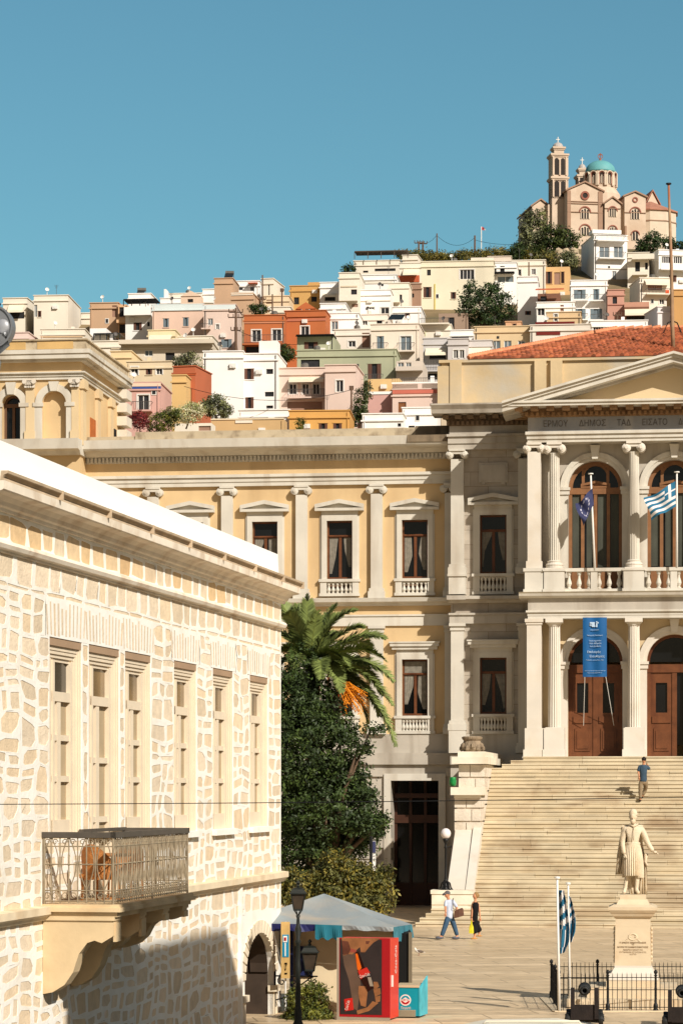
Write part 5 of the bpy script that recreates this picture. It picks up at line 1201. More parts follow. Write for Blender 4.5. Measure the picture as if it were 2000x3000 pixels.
for i in range(3): frun((xs_f[i], yf, 0), (xs_f[i+1], yf, 0)); frun((xs_f[i]+.12, yb, 0), (xs_f[i+1]+.12, yb, 0))
frun((xs_f[0], yf, 0), (xs_f[0]+.12, yb, 0))
m = MB(); m.wbox(xs_f[0]-.15, xs_f[3]+.2, yf-.12, yf+.12, -.1, .03); m.wbox(xs_f[0]-.15, xs_f[0]+.2, yf+.12, yb+.2, -.1, .03); m.build('kerb', PM, fc)

# ================================================================== flags and poles
def flag_cloth(name, P4, nx_, nz, colf, parent, mats, folds=.05, ph=0.0):
    """P4: bilinear corners (hoist top, fly top, fly bottom, hoist bottom)"""
    m = MB(); a, b_, c, d = [Vector(p) for p in P4]; G = []
    for j in range(nz+1):
        row = []
        for i in range(nx_+1):
            u_, v_ = i/nx_, j/nz; p = (a*(1-u_)+b_*u_)*(1-v_)+(d*(1-u_)+c*u_)*v_
            p = p+Vector((math.sin(v_*5+ph+u_*3)*folds*.35*u_, math.sin(u_*9+v_*4+ph)*folds*(u_+.15), math.sin(u_*7+ph+v_*2)*folds*.5*u_)); row.append(p)
        G.append(row)
    for j in range(nz):
        for i in range(nx_):
            m.mi = colf(i/nx_, j/nz); m.face([G[j][i], G[j][i+1], G[j+1][i+1], G[j+1][i]])
    o = m.build(name, mats, parent, True); return o
BLUEF = mat('flag_blue', (34, 100, 130), .8, .15, 5); WHF = mat('flag_white', (214, 208, 204), .8, .06, 5); NAVY = mat('flag_navy', (50, 54, 88), .8, .15, 5); STARM = mat('flag_pale_star', (170, 168, 180), .8, .2, 5)
def greek(u_, v_):
    if u_ < .37 and v_ < 5/9: return 1 if (abs(u_-.185) < .035 or abs(v_-2.5/9) < .055) else 0
    return int(v_*9) % 2
def stars(u_, v_):
    cx_, cy_ = (u_-.5)*1.5, v_-.5; r = math.hypot(cx_, cy_); a = math.atan2(cy_, cx_)
    return 1 if .3 < r < .4 and abs(((a/(math.pi/6)) % 1)-.5) < .28 else 0
def pole(name, p0, p1, r, label, m_=None, group=None, ball=.05):
    rt = empty(name, p0, label, 'flagpole', group); m = MB(); m.tube([p0, p1], [r, r*.7], 8); m.build('shaft', m_ or WHITEP, rt, True)
    m = MB(); d = Vector(p1); m.lathe(d, [(.01, 0), (ball, .01), (ball, .05), (.01, .06)], 10); m.build('finial', m_ or WHITEP, rt); return rt
rt = pole('flagpole', W(1637, 2962, 62.1), W(1631, 2575, 62.1), .035, 'white flagpole at the railing corner, taller and nearer of the pair', ball=.065)
W1 = lambda x, y, d=62.05: W(x, y, d)
o = flag_cloth('flag', [W1(1636, 2610), W1(1632, 2700), W1(1650, 2795), W1(1640, 2640)], 14, 27, greek, None, [BLUEF, WHF], .08); tag(o, 'blue and white striped flag hanging limp from the nearer white pole', 'flag')
o2 = flag_cloth('flag_fold', [W1(1636, 2612, 62.15), W1(1664, 2690, 62.2), W1(1650, 2792, 62.15), W1(1640, 2700, 62.1)], 14, 27, greek, o, [BLUEF, WHF], .1, 1.0) if False else None
def limp(px0, py0, py1, w0_, w1_, d, label, ph):
    """limp flag: gathered cloth as a folded strip round the pole"""
    m = MB(); n = 30; rows_ = []
    for j in range(n+1):
        v_ = j/n; y = py0+(py1-py0)*v_; wd = (w0_+(w1_-w0_)*math.sin(min(1, v_*1.25)*math.pi*.5)) if v_ < .8 else w1_*(1-(v_-.8)*2.2); row = []
        for i in range(11):
            u_ = i/10; x = px0-wd*.42+wd*u_+math.sin(v_*3)*6; row.append(W(x, y+u_*8*math.sin(v_*4+ph), d-.05+.09*math.sin(u_*math.pi*3+ph+v_)+.03*u_))
        rows_.append(row)
    for j in range(n):
        for i in range(10):
            if j/n > .52: m.mi = 0 if (i+j//9) % 4 != 0 else 1
            else: m.mi = ((j+i//2)//3) % 2
            m.face([rows_[j][i], rows_[j][i+1], rows_[j+1][i+1], rows_[j+1][i]])
    o = m.build('flag', [BLUEF, WHF], None, True, org=tuple(W(px0, py0, d))); tag(o, label, 'flag'); return o
bpy.data.objects.remove(o)
limp(1642, 2608, 2796, 16, 34, 62.2, 'limp blue and white striped flag on the taller, nearer of the two white poles', 0)
pole('flagpole', W(1668, 2930, 63.6), W(1663, 2592, 63.6), .03, 'thinner white flagpole behind the taller one at the railing corner', ball=.055)
limp(1666, 2622, 2765, 10, 24, 63.7, 'narrow limp striped flag on the thinner rear pole by the railing', 1.5)
TB = lambda px, py, t=.25: W(px, py, TH.pt(TH.S(px, t), t, 0).y)
pole('flagpole', TB(1741, 1672), TB(1729, 1390), .05, 'slightly leaning white flagpole with a navy flag on the balcony balustrade', ball=.11)
o = flag_cloth('flag', [TB(1734, 1430, .35), TB(1684, 1478, .6), TB(1704, 1543, .6), TB(1738, 1478, .35)], 27, 18, stars, None, [NAVY, STARM], .16); tag(o, 'navy flag with pale marks blowing from the leaning balcony pole', 'flag')
pole('flagpole', TB(1981, 1664), TB(1981, 1385), .05, 'upright white flagpole with a striped flag on the balcony balustrade', ball=.11)
o = flag_cloth('flag', [TB(1977, 1409, .35), TB(1885, 1464, .7), TB(1906, 1522, .7), TB(1978, 1484, .35)], 32, 18, greek, None, [BLUEF, WHF], .14, .8); tag(o, 'blue and white striped flag streaming left from the upright balcony pole', 'flag')
p_ = TH.pt(TH.S(1962, -5.0), -5.0, 0).y
RUST = mat('rusty_pole', (156, 126, 96), .8, .25, 3, dirt=(150, 66, 34), dscale=.5, damt=.8)
rt = empty('roof_mast', W(1971, 1032, p_), 'tall thin rusty mast rising behind the pediment peak', 'mast'); m = MB(); m.tube([W(1971, 1040, p_), W(1968, 950, p_), W(1965, 780, p_), W(1957, 542, p_)], [.09, .085, .07, .05], 8); m.build('shaft', RUST, rt, True)
m = MB(); m.lathe(W(1957, 542, p_), [(.05, 0), (.12, .03), (.12, .08), (.02, .1)], 10); m.build('cap', IRON, rt)
for q in (-1, 1): m = MB(); m.tube([W(1968, 940, p_), W(1968+q*14, 946, p_), W(1968+q*26, 975, p_)], .03, 5); m.build('stay', IRON, rt)

# ================================================================== banner over the first door
bt = .12; bs0, bs1 = TH.S(1706, bt), TH.S(1776, bt); bz1, bz0 = TH.Z(1809, 1740, bt), TH.Z(1983, 1740, bt)
BAN = mat('banner_blue', (16, 84, 138), .6, .1, 2); L = []
m = MB(); 
for i in range(12):
    for j in range(16):
        def bp_(i, j): s_ = bs0+(bs1-bs0)*i/12; return TH.pt(s_+.0, bt+.025*math.sin(i*.9)+.01*math.sin(j*.7), bz1+(bz0-bz1)*j/16)
        m.face([bp_(i, j), bp_(i+1, j), bp_(i+1, j+1), bp_(i, j+1)])
ban = m.build('banner', BAN, None, True, org=tuple(TH.pt((bs0+bs1)/2, bt, bz1))); tag(ban, 'tall narrow blue banner with white lettering hanging in front of the first arched door', 'banner')
bw = bs1-bs0; BL = mat('banner_lettering', (176, 196, 216), .7, .05)
for t, w_, off, y, sz_ in (('ΕΛΛΗΝΙΚΗ ΔΗΜΟΚΡΑΤΙΑ', .36, 0, 1847, .05), ('Υπουργείο Πολιτισμού', .66, 0, 1863, .07), ('Εφορεία Αρχαιοτήτων', .5, .02, 1879, .08), ('του Δήμου', .5, .02, 1887, .1), ('Σύρου Ερμούπολης', .46, .03, 1895, .08), ('Επιλογές', .56, -.03, 1913, .13), ('Ελευθερίας', .62, .1, 1926, .13), ('Τοπικές κοινωνίες 1821', .74, 0, 1935, .05), ('Διοργάνωση Εφορεία Αρχαιοτήτων Κυκλάδων', .88, .02, 1966, .04), ('Δήμος Σύρου Ερμούπολης', .6, .0, 1972, .04)):
    text_mesh(t, sz_, 'banner_text', BL, ban, lambda x, y_, z, w_=w_, off=off, yy=y: TH.pt((bs0+bs1)/2+off*bw-w_*bw/2+x, bt+.05+y_, TH.Z(yy, 1740, bt)+z), .003, width=w_*bw)
m = MB(); zc = TH.Z(1829, 1740, bt)
for dx, dz, w_, h_ in ((-.1, .02, .2, .14), (-.16, -.02, .1, .1), (.08, .0, .06, .24), (.11, .06, .1, .05), (-.05, -.08, .14, .06)): s_ = (bs0+bs1)/2+dx; m.box(TH, s_-w_/2, s_+w_/2, bt+.045, bt+.05, zc+dz-h_/2, zc+dz+h_/2)
m.build('emblem', BL, ban)
for q, x2 in ((bs0+.08, TH.S(1707, TA2)), (bs1-.04, TH.S(1796, TA2))): m = MB(); m.tube([TH.pt(q, bt, bz0), TH.pt(x2, TA2-.3, TH.Z(2125, 1750, TA2))], .012, 4); m.build('rope', WHITEP, ban)

# ================================================================== lamps
LGLASS = mat('white_lamp_globe', (224, 216, 214), .25, .03, spec=.5)
lp = TH.pt(TH.S(1305, 11.5), 11.5, 0); zb_l = TH.Z(2608, 1305, 11.5)
rt = empty('street_lamp', (lp.x, lp.y, zb_l), 'black iron street lamp with one white globe on the stair plinth', 'street lamp')
m = MB(); L0 = (lp.x, lp.y, zb_l); m.lathe(L0, [(.2, 0), (.2, .05), (.1, .08), (.14, .14), (.09, .24), (.05, .3), (.09, .36), (.05, .4), (.06, .44), (.045, .5), (.045, 1.55), (.07, 1.6), (.04, 1.66), (.05, 1.75), (.1, 1.84), (.12, 1.92)], 12); m.build('post', IRON, rt, True)
m = MB()
for i in range(5):
    a = 2*math.pi*i/5+.3; d = Vector((math.cos(a), math.sin(a), 0)); c = Vector(L0); m.tube([c+d*.05+Vector((0, 0, .34)), c+d*.16+Vector((0, 0, .26)), c+d*.2+Vector((0, 0, .1)), c+d*.27+Vector((0, 0, 0))], .03, 5)
m.build('bracket', IRON, rt); m = MB(); m.tube([Vector(L0)+Vector((0, 0, 1.62)), Vector(L0)+Vector((.22, 0, 1.62))], .02, 5); m.tube([Vector(L0)+Vector((.2, 0, 1.58)), Vector(L0)+Vector((.2, 0, 1.67))], .02, 5); m.build('ladder_bar', IRON, rt)
m = MB(); ellipsoid(m, Vector(L0)+Vector((0, 0, 2.12)), .19, .19, .2, 18, 12); m.build('globe', LGLASS, rt, True)
DGL = mat('smoky_lantern_glass', (70, 60, 50), .15, .3, 4, spec=.6); LIRON = mat('dark_green_iron', (30, 34, 30), .55, .3, 5)
def lantern(c, w_, h_, parent):
    """square tapering lantern: roof, corner bars, glass"""
    c = Vector(c); q4 = [(-1, -1), (1, -1), (1, 1), (-1, 1)]
    def lp_(r, z_): return [c+Vector((x*r, y*r, z_)) for x, y in q4]
    m = MB(); m.ring([lp_(w_*.62, h_*.93), lp_(w_*.62, h_*.98), lp_(w_*.56, h_*1.0), lp_(w_*.4, h_*1.22), lp_(w_*.42, h_*1.24), lp_(w_*.15, h_*1.32)]); m.lathe(c+Vector((0, 0, h_*1.3)), [(.02, 0), (.045, .03), (.02, .06), (.05, .1), (.01, .15)], 8); o = m.build('lantern_roof', LIRON, parent)
    m = MB()
    for x, y in q4: m.tube([c+Vector((x*w_*.3, y*w_*.3, 0)), c+Vector((x*w_*.5, y*w_*.5, h_*.94))], .014, 4)
    m.ring([lp_(w_*.33, -.02), lp_(w_*.33, .02)])
    for i in range(6): a = i*math.pi/3; m.tube([c+Vector((math.cos(a)*w_*.3, math.sin(a)*w_*.3, 0)), c+Vector((0, 0, -.14))], .012, 4)
    m.build('lantern_frame', LIRON, parent); m = MB(); m.ring([lp_(w_*.28, .015), lp_(w_*.48, h_*.93)]); m.build('lantern_glass', DGL, parent)
c = W(873, 2668, 57.8); rt = empty('lamp_post', (c.x, c.y, 0), 'tall dark green iron lamp post with a single square lantern near the kiosk', 'street lamp')
m = MB(); m.lathe((c.x, c.y, 0), [(.11, 0), (.11, .12), (.075, .2), (.08, .4), (.06, .5), (.05, 1.15), (.055, 1.2), (.065, 1.3), (.05, 1.4), (.045, c.z-.7), (.07, c.z-.66), (.04, c.z-.6), (.075, c.z-.4), (.04, c.z-.3), (.03, c.z-.16), (.05, c.z-.1)], 10); m.build('post', LIRON, rt, True)
lantern(c+Vector((0, 0, .02)), .29, .36, rt)
aw = SB.pt(ss(803), 0, 0); c = SB.pt(ss(803), .82, CZ-(2842-HY)/F*(aw.y-.15)); 
rt = empty('wall_lantern', SB.pt(ss(803), 0, c.z), 'black wrought iron wall lantern on a scrolled bracket at the corner of the stone building', 'street lamp')
m = MB(); fr2 = SB.sub(ss(803), 0); z_ = c.z-.14
m.tube([SB.pt(ss(803), 0, z_), SB.pt(ss(803), 1.0, z_)], .018, 5); m.tube([SB.pt(ss(803), .02, z_+.16), SB.pt(ss(803), .02, z_-.7)], .025, 5)
for cc, rr in ((.18, .12), (.45, .11), (.92, .09)):
    m.tube([SB.pt(ss(803), cc+rr*(1-.08*i)*math.cos(1.57+i*.6), z_-rr+rr*(1-.08*i)*math.sin(1.57+i*.6)-.0) for i in range(12)], .014, 4)
m.tube([SB.pt(ss(803), .02, z_-.55), SB.pt(ss(803), .2, z_-.5), SB.pt(ss(803), .5, z_-.28), SB.pt(ss(803), .75, z_-.1), SB.pt(ss(803), .85, z_-.02)], .016, 5); m.build('bracket', IRON, rt)
lantern(c, .34, .42, rt)
for x in (823, 818): pass
# ================================================================== kiosk, coolers, sign
kc = W(949, 2618, 63.5)
kk_ = empty('kiosk', (kc.x, kc.y, 0), 'street kiosk with a faded grey-blue tent roof, teal valances and cream walls', 'kiosk')
TENT = mat('faded_tent_cloth', (136, 144, 146), .8, .1, 1.2, .15, 3, dirt=(176, 160, 138), dscale=.9, damt=.6); TEAL = mat('teal_valance', (26, 98, 114), .8, .2, 3)
A, B, C, D = W(690, 2704, 61.5), W(1152, 2716, 61.3), W(1206, 2708, 64.5), W(760, 2700, 66.5); ap = W(949, 2618, 63.8)
m = MB(); T_ = Vector((0, 0, -.03))
for a, b_ in ((A, B), (B, C), (C, D), (D, A)): 
    n = 8
    for i in range(n):
        for j in range(n):
            def tp(i, j): f, g_ = i/n, j/n; e = a+(b_-a)*f; p = ap+(e-ap)*g_; p = p+Vector((0, 0, -.1*math.sin(math.pi*g_)*math.sin(math.pi*f))); return p
            m.face([tp(i, j), tp(i+1, j), tp(i+1, j+1), tp(i, j+1)])
m.build('tent_roof', TENT, kk_)
def val(p, q, h_, n, mt_, nm='valance', ph=0):
    m = MB(); p, q = Vector(p), Vector(q); nn = Vector((-(q-p).y, (q-p).x, 0)).normalized()
    for i in range(n):
        a, b_ = i/n, (i+1)/n; wv = lambda f: nn*.05*math.sin(f*n*.9+ph); hh = lambda f: h_*(1+.1*math.sin(f*17+ph))
        m.face([p+(q-p)*a, p+(q-p)*b_, p+(q-p)*b_+wv(b_)+Vector((0, 0, -hh(b_))), p+(q-p)*a+wv(a)+Vector((0, 0, -hh(a)))])
    m.build(nm, mt_, kk_)
fx = lambda px, py=2712, d=61.35: W(px, py, d)
val(fx(923, 2708), fx(1002, 2711), .32, 14, TEAL); val(B, C+Vector((0, 0, 0)), .34, 26, mat('pale_teal_valance', (62, 122, 136), .8, .25, 5)); val(A, fx(923, 2708), .16, 16, mat('navy_plastic', (30, 34, 84), .5, .4, 5)); val(fx(1002, 2711), B, .1, 12, TENT)
KW = mat('kiosk_cream', (206, 188, 154), .8, .1, 2); m = MB()
kx0, kx1, ky0, ky1 = W(852, 0, 62.6).x, W(1150, 0, 62.3).x, 62.4, 65.6
m.wbox(kx0, kx1, ky0, ky1, 0, 1.92); m.build('cabin', KW, kk_)
m = MB(); x0, x1 = W(1171, 0, 62.9).x, W(1204, 0, 62.9).x; m.wbox(kx1, x1, 62.6, 65.0, .35, 1.78); m.build('side_annex', BLACKI, kk_)
m = MB(); m.wbox(x1-.07, x1+.01, 62.55, 62.7, .3, 1.8); m.build('post', mat('grey_post', (112, 100, 80), .6, .2), kk_)
m = MB(); m.wbox(kx0-.02, kx0+.06, 62.2, 62.39, 0, 1.9); m.wbox(kx0+.1, kx0+.5, 62.34, 62.39, .8, 1.5); m.build('shutter_frame', mat('navy_frame', (26, 34, 74), .5, .2), kk_)
# upright advertising cooler
RED = mat('cooler_red', (158, 14, 22), .6, .08); ORR = mat('faded_red_side', (206, 58, 40), .4, .1)
ck = Frame((W(1065, 0, 60).x, 60), R(-5)); ck = Frame((W(1065, 0, 60).x, 60), R(16))
cl = empty('drinks_cooler', ck.pt(0, 0, 0), 'upright red drinks cooler with a large bottle advert on its front beside the kiosk', 'cooler')
wC = .60; zc1 = CZ-(2748-HY)/F*60; zc0 = CZ-(2980-HY)/F*60
m = MB(); m.box(ck, -wC, wC, -.72, 0, .05, zc1-.02); m.build('case', ORR, cl)
m = MB(); m.box(ck, -wC, wC, 0, .03, zc0, zc1); m.build('front', RED, cl)
m = MB(); m.box(ck, -wC+.0, -wC+.05, .03, .05, zc0, zc1); m.box(ck, -wC, wC, .0, .06, zc0-.1, zc0); m.build('trim', mat('grey_metal_trim', (150, 138, 122), .4, .1), cl)
m = MB(); m.box(ck, -wC+.02, wC-.02, -.02, .035, .04, zc0-.1)
for i in range(9): m.box(ck, -wC+.06+i*.13, -wC+.16+i*.13, .035, .05, .08, zc0-.14)
m.build('grille', mat('brown_grille', (120, 96, 66), .6, .4, 5), cl)
ph_ = zc1-zc0; X = lambda u_: -wC+.07+u_*(2*wC-.25); Zf = lambda v_: zc0+.06+(1-v_)*(ph_-.09)
PB = mat('poster_dark', (46, 36, 34), .6, .35, 2.2); m = MB(); m.box(ck, X(0), X(1), .03, .038, Zf(1), Zf(0)); po = m.build('poster', PB, cl)
def pshape(name, pts, mt_, t): m = MB(); m.prism(ck, [(X(u_), Zf(v_)) for u_, v_ in pts], .038, .038+t); m.build(name, mt_, po)
SK1 = mat('printed_skin', (146, 96, 60), .4, .3, 5); SK2 = mat('printed_shadow_skin', (96, 54, 40), .4, .3, 5); TN = mat('printed_taupe', (98, 76, 62), .4, .2, 2)
pshape('printed_shirt', [(.06, .2), (.38, .15), (.5, .6), (.42, .95), (.32, .92), (.22, .55), (.1, .35)], TN, .002)
pshape('printed_face', [(.04, -.02), (.98, -.02), (.8, .04), (.7, .1), (.6, .17), (.5, .17), (.48, .1), (.4, .14), (.3, .2), (.2, .2), (.08, .22)], SK1, .004)
pshape('printed_chin', [(.04, .02), (.2, .03), (.26, .14), (.2, .2), (.08, .21)], SK2, .006)
pshape('printed_nostril', [(.62, .02), (.72, .02), (.68, .06), (.62, .06)], SK2, .006); pshape('printed_lips', [(.26, .12), (.4, .14), (.38, .18), (.24, .17)], mat('printed_lips', (150, 70, 56), .4, .2), .006)
pshape('printed_bottle', [(.36, .17), (.45, .16), (.58, .36), (.66, .46), (.8, .64), (.66, .7), (.52, .56), (.44, .48), (.4, .32)], mat('printed_cola', (44, 20, 14), .2, .3), .006)
pshape('printed_amber', [(.37, .19), (.42, .19), (.52, .38), (.46, .42), (.42, .4)], mat('printed_amber', (214, 96, 20), .3, .2, 4), .008)
pshape('printed_label', [(.43, .42), (.64, .37), (.72, .44), (.5, .53)], mat('printed_label_red', (196, 44, 32), .4, .1), .009)
pshape('printed_glint', [(.66, .5), (.74, .5), (.8, .62), (.72, .62)], mat('printed_glass', (150, 136, 120), .4, .2), .008)
for pts in ([(.45, .62), (.62, .62), (.66, .7), (.62, .9), (.5, .88), (.44, .72)], [(.8, .56), (.9, .56), (.94, .62), (.82, .68)], [(.8, .66), (.96, .64), (.98, .72), (.84, .76)], [(.84, .76), (.97, .74), (.96, .82), (.86, .84)], [(.78, .82), (.92, .84), (.7, .95), (.42, 1.0), (.4, .95), (.66, .9)]): pshape('printed_hand', pts, SK1, .006)
pshape('printed_can', [(.1, .8), (.3, .78), (.33, .94), (.12, .96)], mat('printed_can_red', (190, 36, 28), .4, .2), .006)
WHL = mat('printed_white', (226, 206, 196), .5, .03)
def slant(u0, v0, th_, t=.05):
    c_, s_ = math.cos(th_), math.sin(th_); return lambda x, y_, z: ck.pt(X(u0)+x*c_-z*s_, t+y_, Zf(v0)+x*s_+z*c_)
text_mesh('Coca-Cola', .1, 'label_lettering', WHL, po, slant(.48, .515, R(16), .052), .002, width=.24)
text_mesh('Coca-Cola', .1, 'can_lettering', WHL, po, slant(.18, .95, R(75), .048), .002, width=.22)
sd_ = ck.sub(wC, 0, 0); side = Frame((0, 0), 0); side.o = ck.pt(wC, 0, 0); side.u = -ck.n; side.n = ck.u
m = MB(); m.box(side, .05, .12, 0, .03, 1.0, 1.35) if False else m.box(side, .1, .13, 0, .04, .75, 1.0); m.build('handle', WHITEP, cl)
text_mesh('Coca-Cola', .2, 'side_lettering', WHL, cl, lambda x, y_, z: side.pt(.5-z, .012+y_, 1.02+x), .003, width=.62)
# chest freezer
fw = Frame((W(1200, 0, 60.6).x, 60.6), R(8)); TQ = mat('turquoise_panel', (12, 134, 150), .35, .1); 
fzr = empty('ice_cream_freezer', fw.pt(0, 0, 0), 'low turquoise ice cream freezer with a round red and white badge beside the red cooler', 'freezer')
zt_f = CZ-(2893-HY)/F*60.6; m = MB(); m.box(fw, -.3, .2, -.75, 0, .05, zt_f); m.build('case', TQ, fzr)
m = MB(); m.box(fw, -.31, .21, -.76, .02, zt_f, zt_f+.05); m.build('lid', mat('beige_lid', (190, 172, 140), .5, .1), fzr)
m = MB(); m.hexa([fw.pt(.2,.01,.05), fw.pt(.3,-.7,.05), fw.pt(.32,-.7,.05), fw.pt(.23,.02,.05), fw.pt(.2,.01,zt_f), fw.pt(.3,-.7,zt_f+.22), fw.pt(.32,-.7,zt_f+.22), fw.pt(.23,.02,zt_f)]); m.build('side_panel', mat('light_turquoise', (70, 180, 196), .4, .25, 4), fzr)
m = MB()
for i in range(7): m.box(fw, -.29, .13, 0, .02, .04+i*.022, .052+i*.022)
m.build('vent', mat('pale_metal', (170, 158, 130), .5, .1), fzr)
zb_ = CZ-(2930-HY)/F*60.6
def disk(mb, cx_, cz_, rx, rz, t0, t1, n=20, a0=0, a1=2*math.pi): mb.prism(fw, [(cx_+rx*math.cos(a0+(a1-a0)*i/n), cz_+rz*math.sin(a0+(a1-a0)*i/n)) for i in range(n+1 if a1-a0 < 6 else n)], t0, t1)
m = MB(); disk(m, -.1, zb_, .125, .125, 0, .004); m.build('badge_rim', WHL, fzr); m = MB(); disk(m, -.1, zb_, .1, .1, .004, .006, 12, math.pi, 2*math.pi); m.build('badge_red', RED, fzr)
m = MB(); disk(m, -.1, zb_, .1, .1, .004, .006, 12, 0, math.pi); m.build('badge_green', TQ, fzr); m = MB(); m.prism(fw, [(-.2, zb_), (-.1, zb_-.06), (0, zb_), (-.1, zb_+.06)], .006, .009); m.build('badge_band', WHL, fzr)
text_mesh('ΕΒΓΑ', .06, 'badge_lettering', RED, fzr, lambda x, y_, z: fw.pt(-.165+x, .011+y_, zb_-.018+z), .002, width=.13)
text_mesh('Παγωτά', .08, 'lettering', WHL, fzr, lambda x, y_, z: fw.pt(-.2+x, .006+y_, zb_-.2+z), .002, width=.22)
# upright sign by the building corner
q = W(836, 2868, 61.2); x0, x1 = W(823, 0, 61.2).x, W(849, 0, 61.2).x; zt_s = CZ-(2701-HY)/F*61.2; zb_s = CZ-(2866-HY)/F*61.2
sg_ = empty('sign_board', (q.x, 61.2, 0), 'narrow upright ochre and blue sign on a white pole by the stone corner', 'sign')
m = MB(); m.wbox(x0, x1, 61.2, 61.26, zb_s, zt_s); m.build('board', mat('ochre_board', (190, 156, 96), .7, .15, 4), sg_)
z_a, z_b = CZ-(2738-HY)/F*61.2, CZ-(2804-HY)/F*61.2; m = MB(); m.wbox(x0+.03, x1-.02, 61.19, 61.2, z_b, z_a); m.build('blue_panel', mat('sign_blue', (30, 128, 160), .5, .1), sg_)
m = MB(); xm = (x0+x1)/2; m.wbox(xm-.05, xm+.04, 61.18, 61.19, CZ-(2760-HY)/F*61.2, CZ-(2742-HY)/F*61.2); m.wbox(xm-.015, xm+.01, 61.18, 61.19, z_b+.02, CZ-(2762-HY)/F*61.2); m.build('symbol', WHITEP, sg_); m = MB(); m.wbox(xm-.03, xm+.02, 61.17, 61.18, CZ-(2756-HY)/F*61.2, CZ-(2746-HY)/F*61.2); m.build('red_square', RED, sg_)
text_mesh('ΡΙ', .1, 'lettering', mat('sign_dark', (40, 60, 84), .6, .1), sg_, lambda x, y_, z: Vector((xm+.04-z*.8, 61.19-abs(y_), zb_s+.35-x*1.0)), .003, width=.26)
m = MB(); m.tube([(xm, 61.3, 0), (xm, 61.3, zt_s)], .02, 6); m.build('pole', WHITEP, sg_)
# narrow pole sign under the tree
c = W(1087, 2590, 88); rt = empty('sign_post', (c.x, c.y, 0), 'dark post with a narrow blue and white vertical sign below the big tree', 'sign'); m = MB(); m.tube([(c.x, c.y, 0), (c.x, c.y, W(0, 2450, 88).z)], .055, 8); m.build('post', IRON, rt)
m = MB(); a, b_ = W(1091, 2551, 88), W(1100, 2464, 88); m.wbox(a.x, b_.x, 87.95, 88.0, a.z, b_.z); o = m.build('panel', WHITEP, rt); m = MB(); a2 = W(0, 2498, 88); m.wbox(a.x+.002, b_.x-.002, 87.94, 87.95, a2.z, b_.z-.01); m.build('blue_panel', NAVY, rt)
text_mesh('ΑΤΜ', .1, 'lettering', MATS['sign_dark'], rt, lambda x, y_, z: Vector((a.x+.09-z, 87.945-abs(y_), a.z+.75-x)), .002, width=.4)
# ================================================================== cannons
CAN = mat('dark_cannon_iron', (30, 30, 28), .55, .4, 6, .2, 20); CWD = mat('dark_carriage_wood', (34, 26, 22), .8, .35, 6, .3, 10)
def cannon(c, label):
    c = Vector(c); rt = empty('cannon', c, label, 'cannon', 'old cannons before the statue railing')
    def B_(nm, mt_, fn): m = MB(); fn(m); return m.build(nm, mt_, rt, False)
    q = Matrix.Rotation(R(90), 3, 'X')   # barrel along -y (towards viewer)
    m = MB(); m.lathe(c+Vector((0, .9, .78)), [(.02, -.05), (.06, -.02), (.15, .0), (.15, .1), (.13, .12), (.11, .9), (.085, 1.3), (.105, 1.34), (.11, 1.42), (.09, 1.46), (.05, 1.46), (.045, 1.3)], 18, Matrix.Rotation(R(88), 3, 'X')); m.build('barrel', CAN, rt, True)
    for sx in (-1, 1):
        m = MB(); m.ring([[c+Vector((sx*.27+dx, y, z_)) for y, z_ in ((-.42, .18), (-.42, .72), (-.2, .86), (.1, .86), (.3, .52), (.6, .5), (.62, .34), (.95, .3), (.95, .18))] for dx in (-.045, .045)]); m.build('cheek', CWD, rt)
    m = MB(); m.wbox(c.x-.225, c.x+.225, c.y-.38, c.y-.3, c.z+.16, c.z+.5); m.wbox(c.x-.225, c.x+.225, c.y-.3, c.y+.9, c.z+.16, c.z+.24); m.build('bed', CWD, rt)
    for y in (-.25, .75):
        m = MB(); m.wbox(c.x-.4, c.x+.4, c.y+y-.05, c.y+y+.05, c.z+.1, c.z+.2); m.build('axle', CWD, rt)
        for sx in (-1, 1):
            m = MB(); m.lathe(c+Vector((sx*.37, y, .16)), [(.03, -.05), (.155, -.05), (.16, 0), (.155, .05), (.05, .05), (.04, .08), (.01, .08)], 18, Matrix.Rotation(R(90*sx), 3, 'Y')); m.build('wheel', CAN, rt)
cannon(W(1711, 3005, 58.7)*1, 'old iron cannon on a dark wooden carriage, the one nearest the two flagpoles')
cannon(W(1996, 3030, 58.0)*1, 'old iron cannon on a dark carriage at the end away from the flagpoles')
for o in bpy.data.objects:
    if o.name.startswith('cannon') and o.type == 'EMPTY': o.location.z = 0.006; o.rotation_euler.z = -math.atan2(o.location.x, o.location.y); o.scale = (.94, .94, .94)
# ================================================================== car at the lower edge
cp = W(1475, 3000, 34.4); ca = empty('parked_van', (cp.x, cp.y, 0), 'cream white parked van of which only the roof shows at the bottom edge', 'van')
PAINT = mat('cream_car_paint', (226, 218, 198), .55, .03, spec=.12)
m = MB(); sec = [(-2.1, .35), (-2.15, .75), (-1.9, .92), (-1.0, .98), (-.55, 1.42), (-.2, 1.47), (.7, 1.48), (1.2, 1.43), (1.75, 1.0), (2.05, .95), (2.12, .6), (2.05, .35)]
sec = [(y, z_*1.475) for y, z_ in sec]; L = []
for wx, hz in ((-.84, .92), (-.8, .97), (-.6, .995), (0, 1.0), (.6, .995), (.8, .97), (.84, .92)):
    L.append([Vector((cp.x+y, cp.y-.1+wx*(1 if z_ < 1.6 else .86), z_*(1 if z_ < 1.6 else hz))) for y, z_ in sec])
m.ring(L); m.build('body', PAINT, ca)
m = MB(); m.ring([[Vector((cp.x+y, cp.y-.1+s_, z_)) for y, z_ in ((-.9, 1.48), (-.52, 1.96), (1.1, 1.99), (1.55, 1.52))] for s_ in (-.72, .72)]); m.build('window', GLASS, ca)
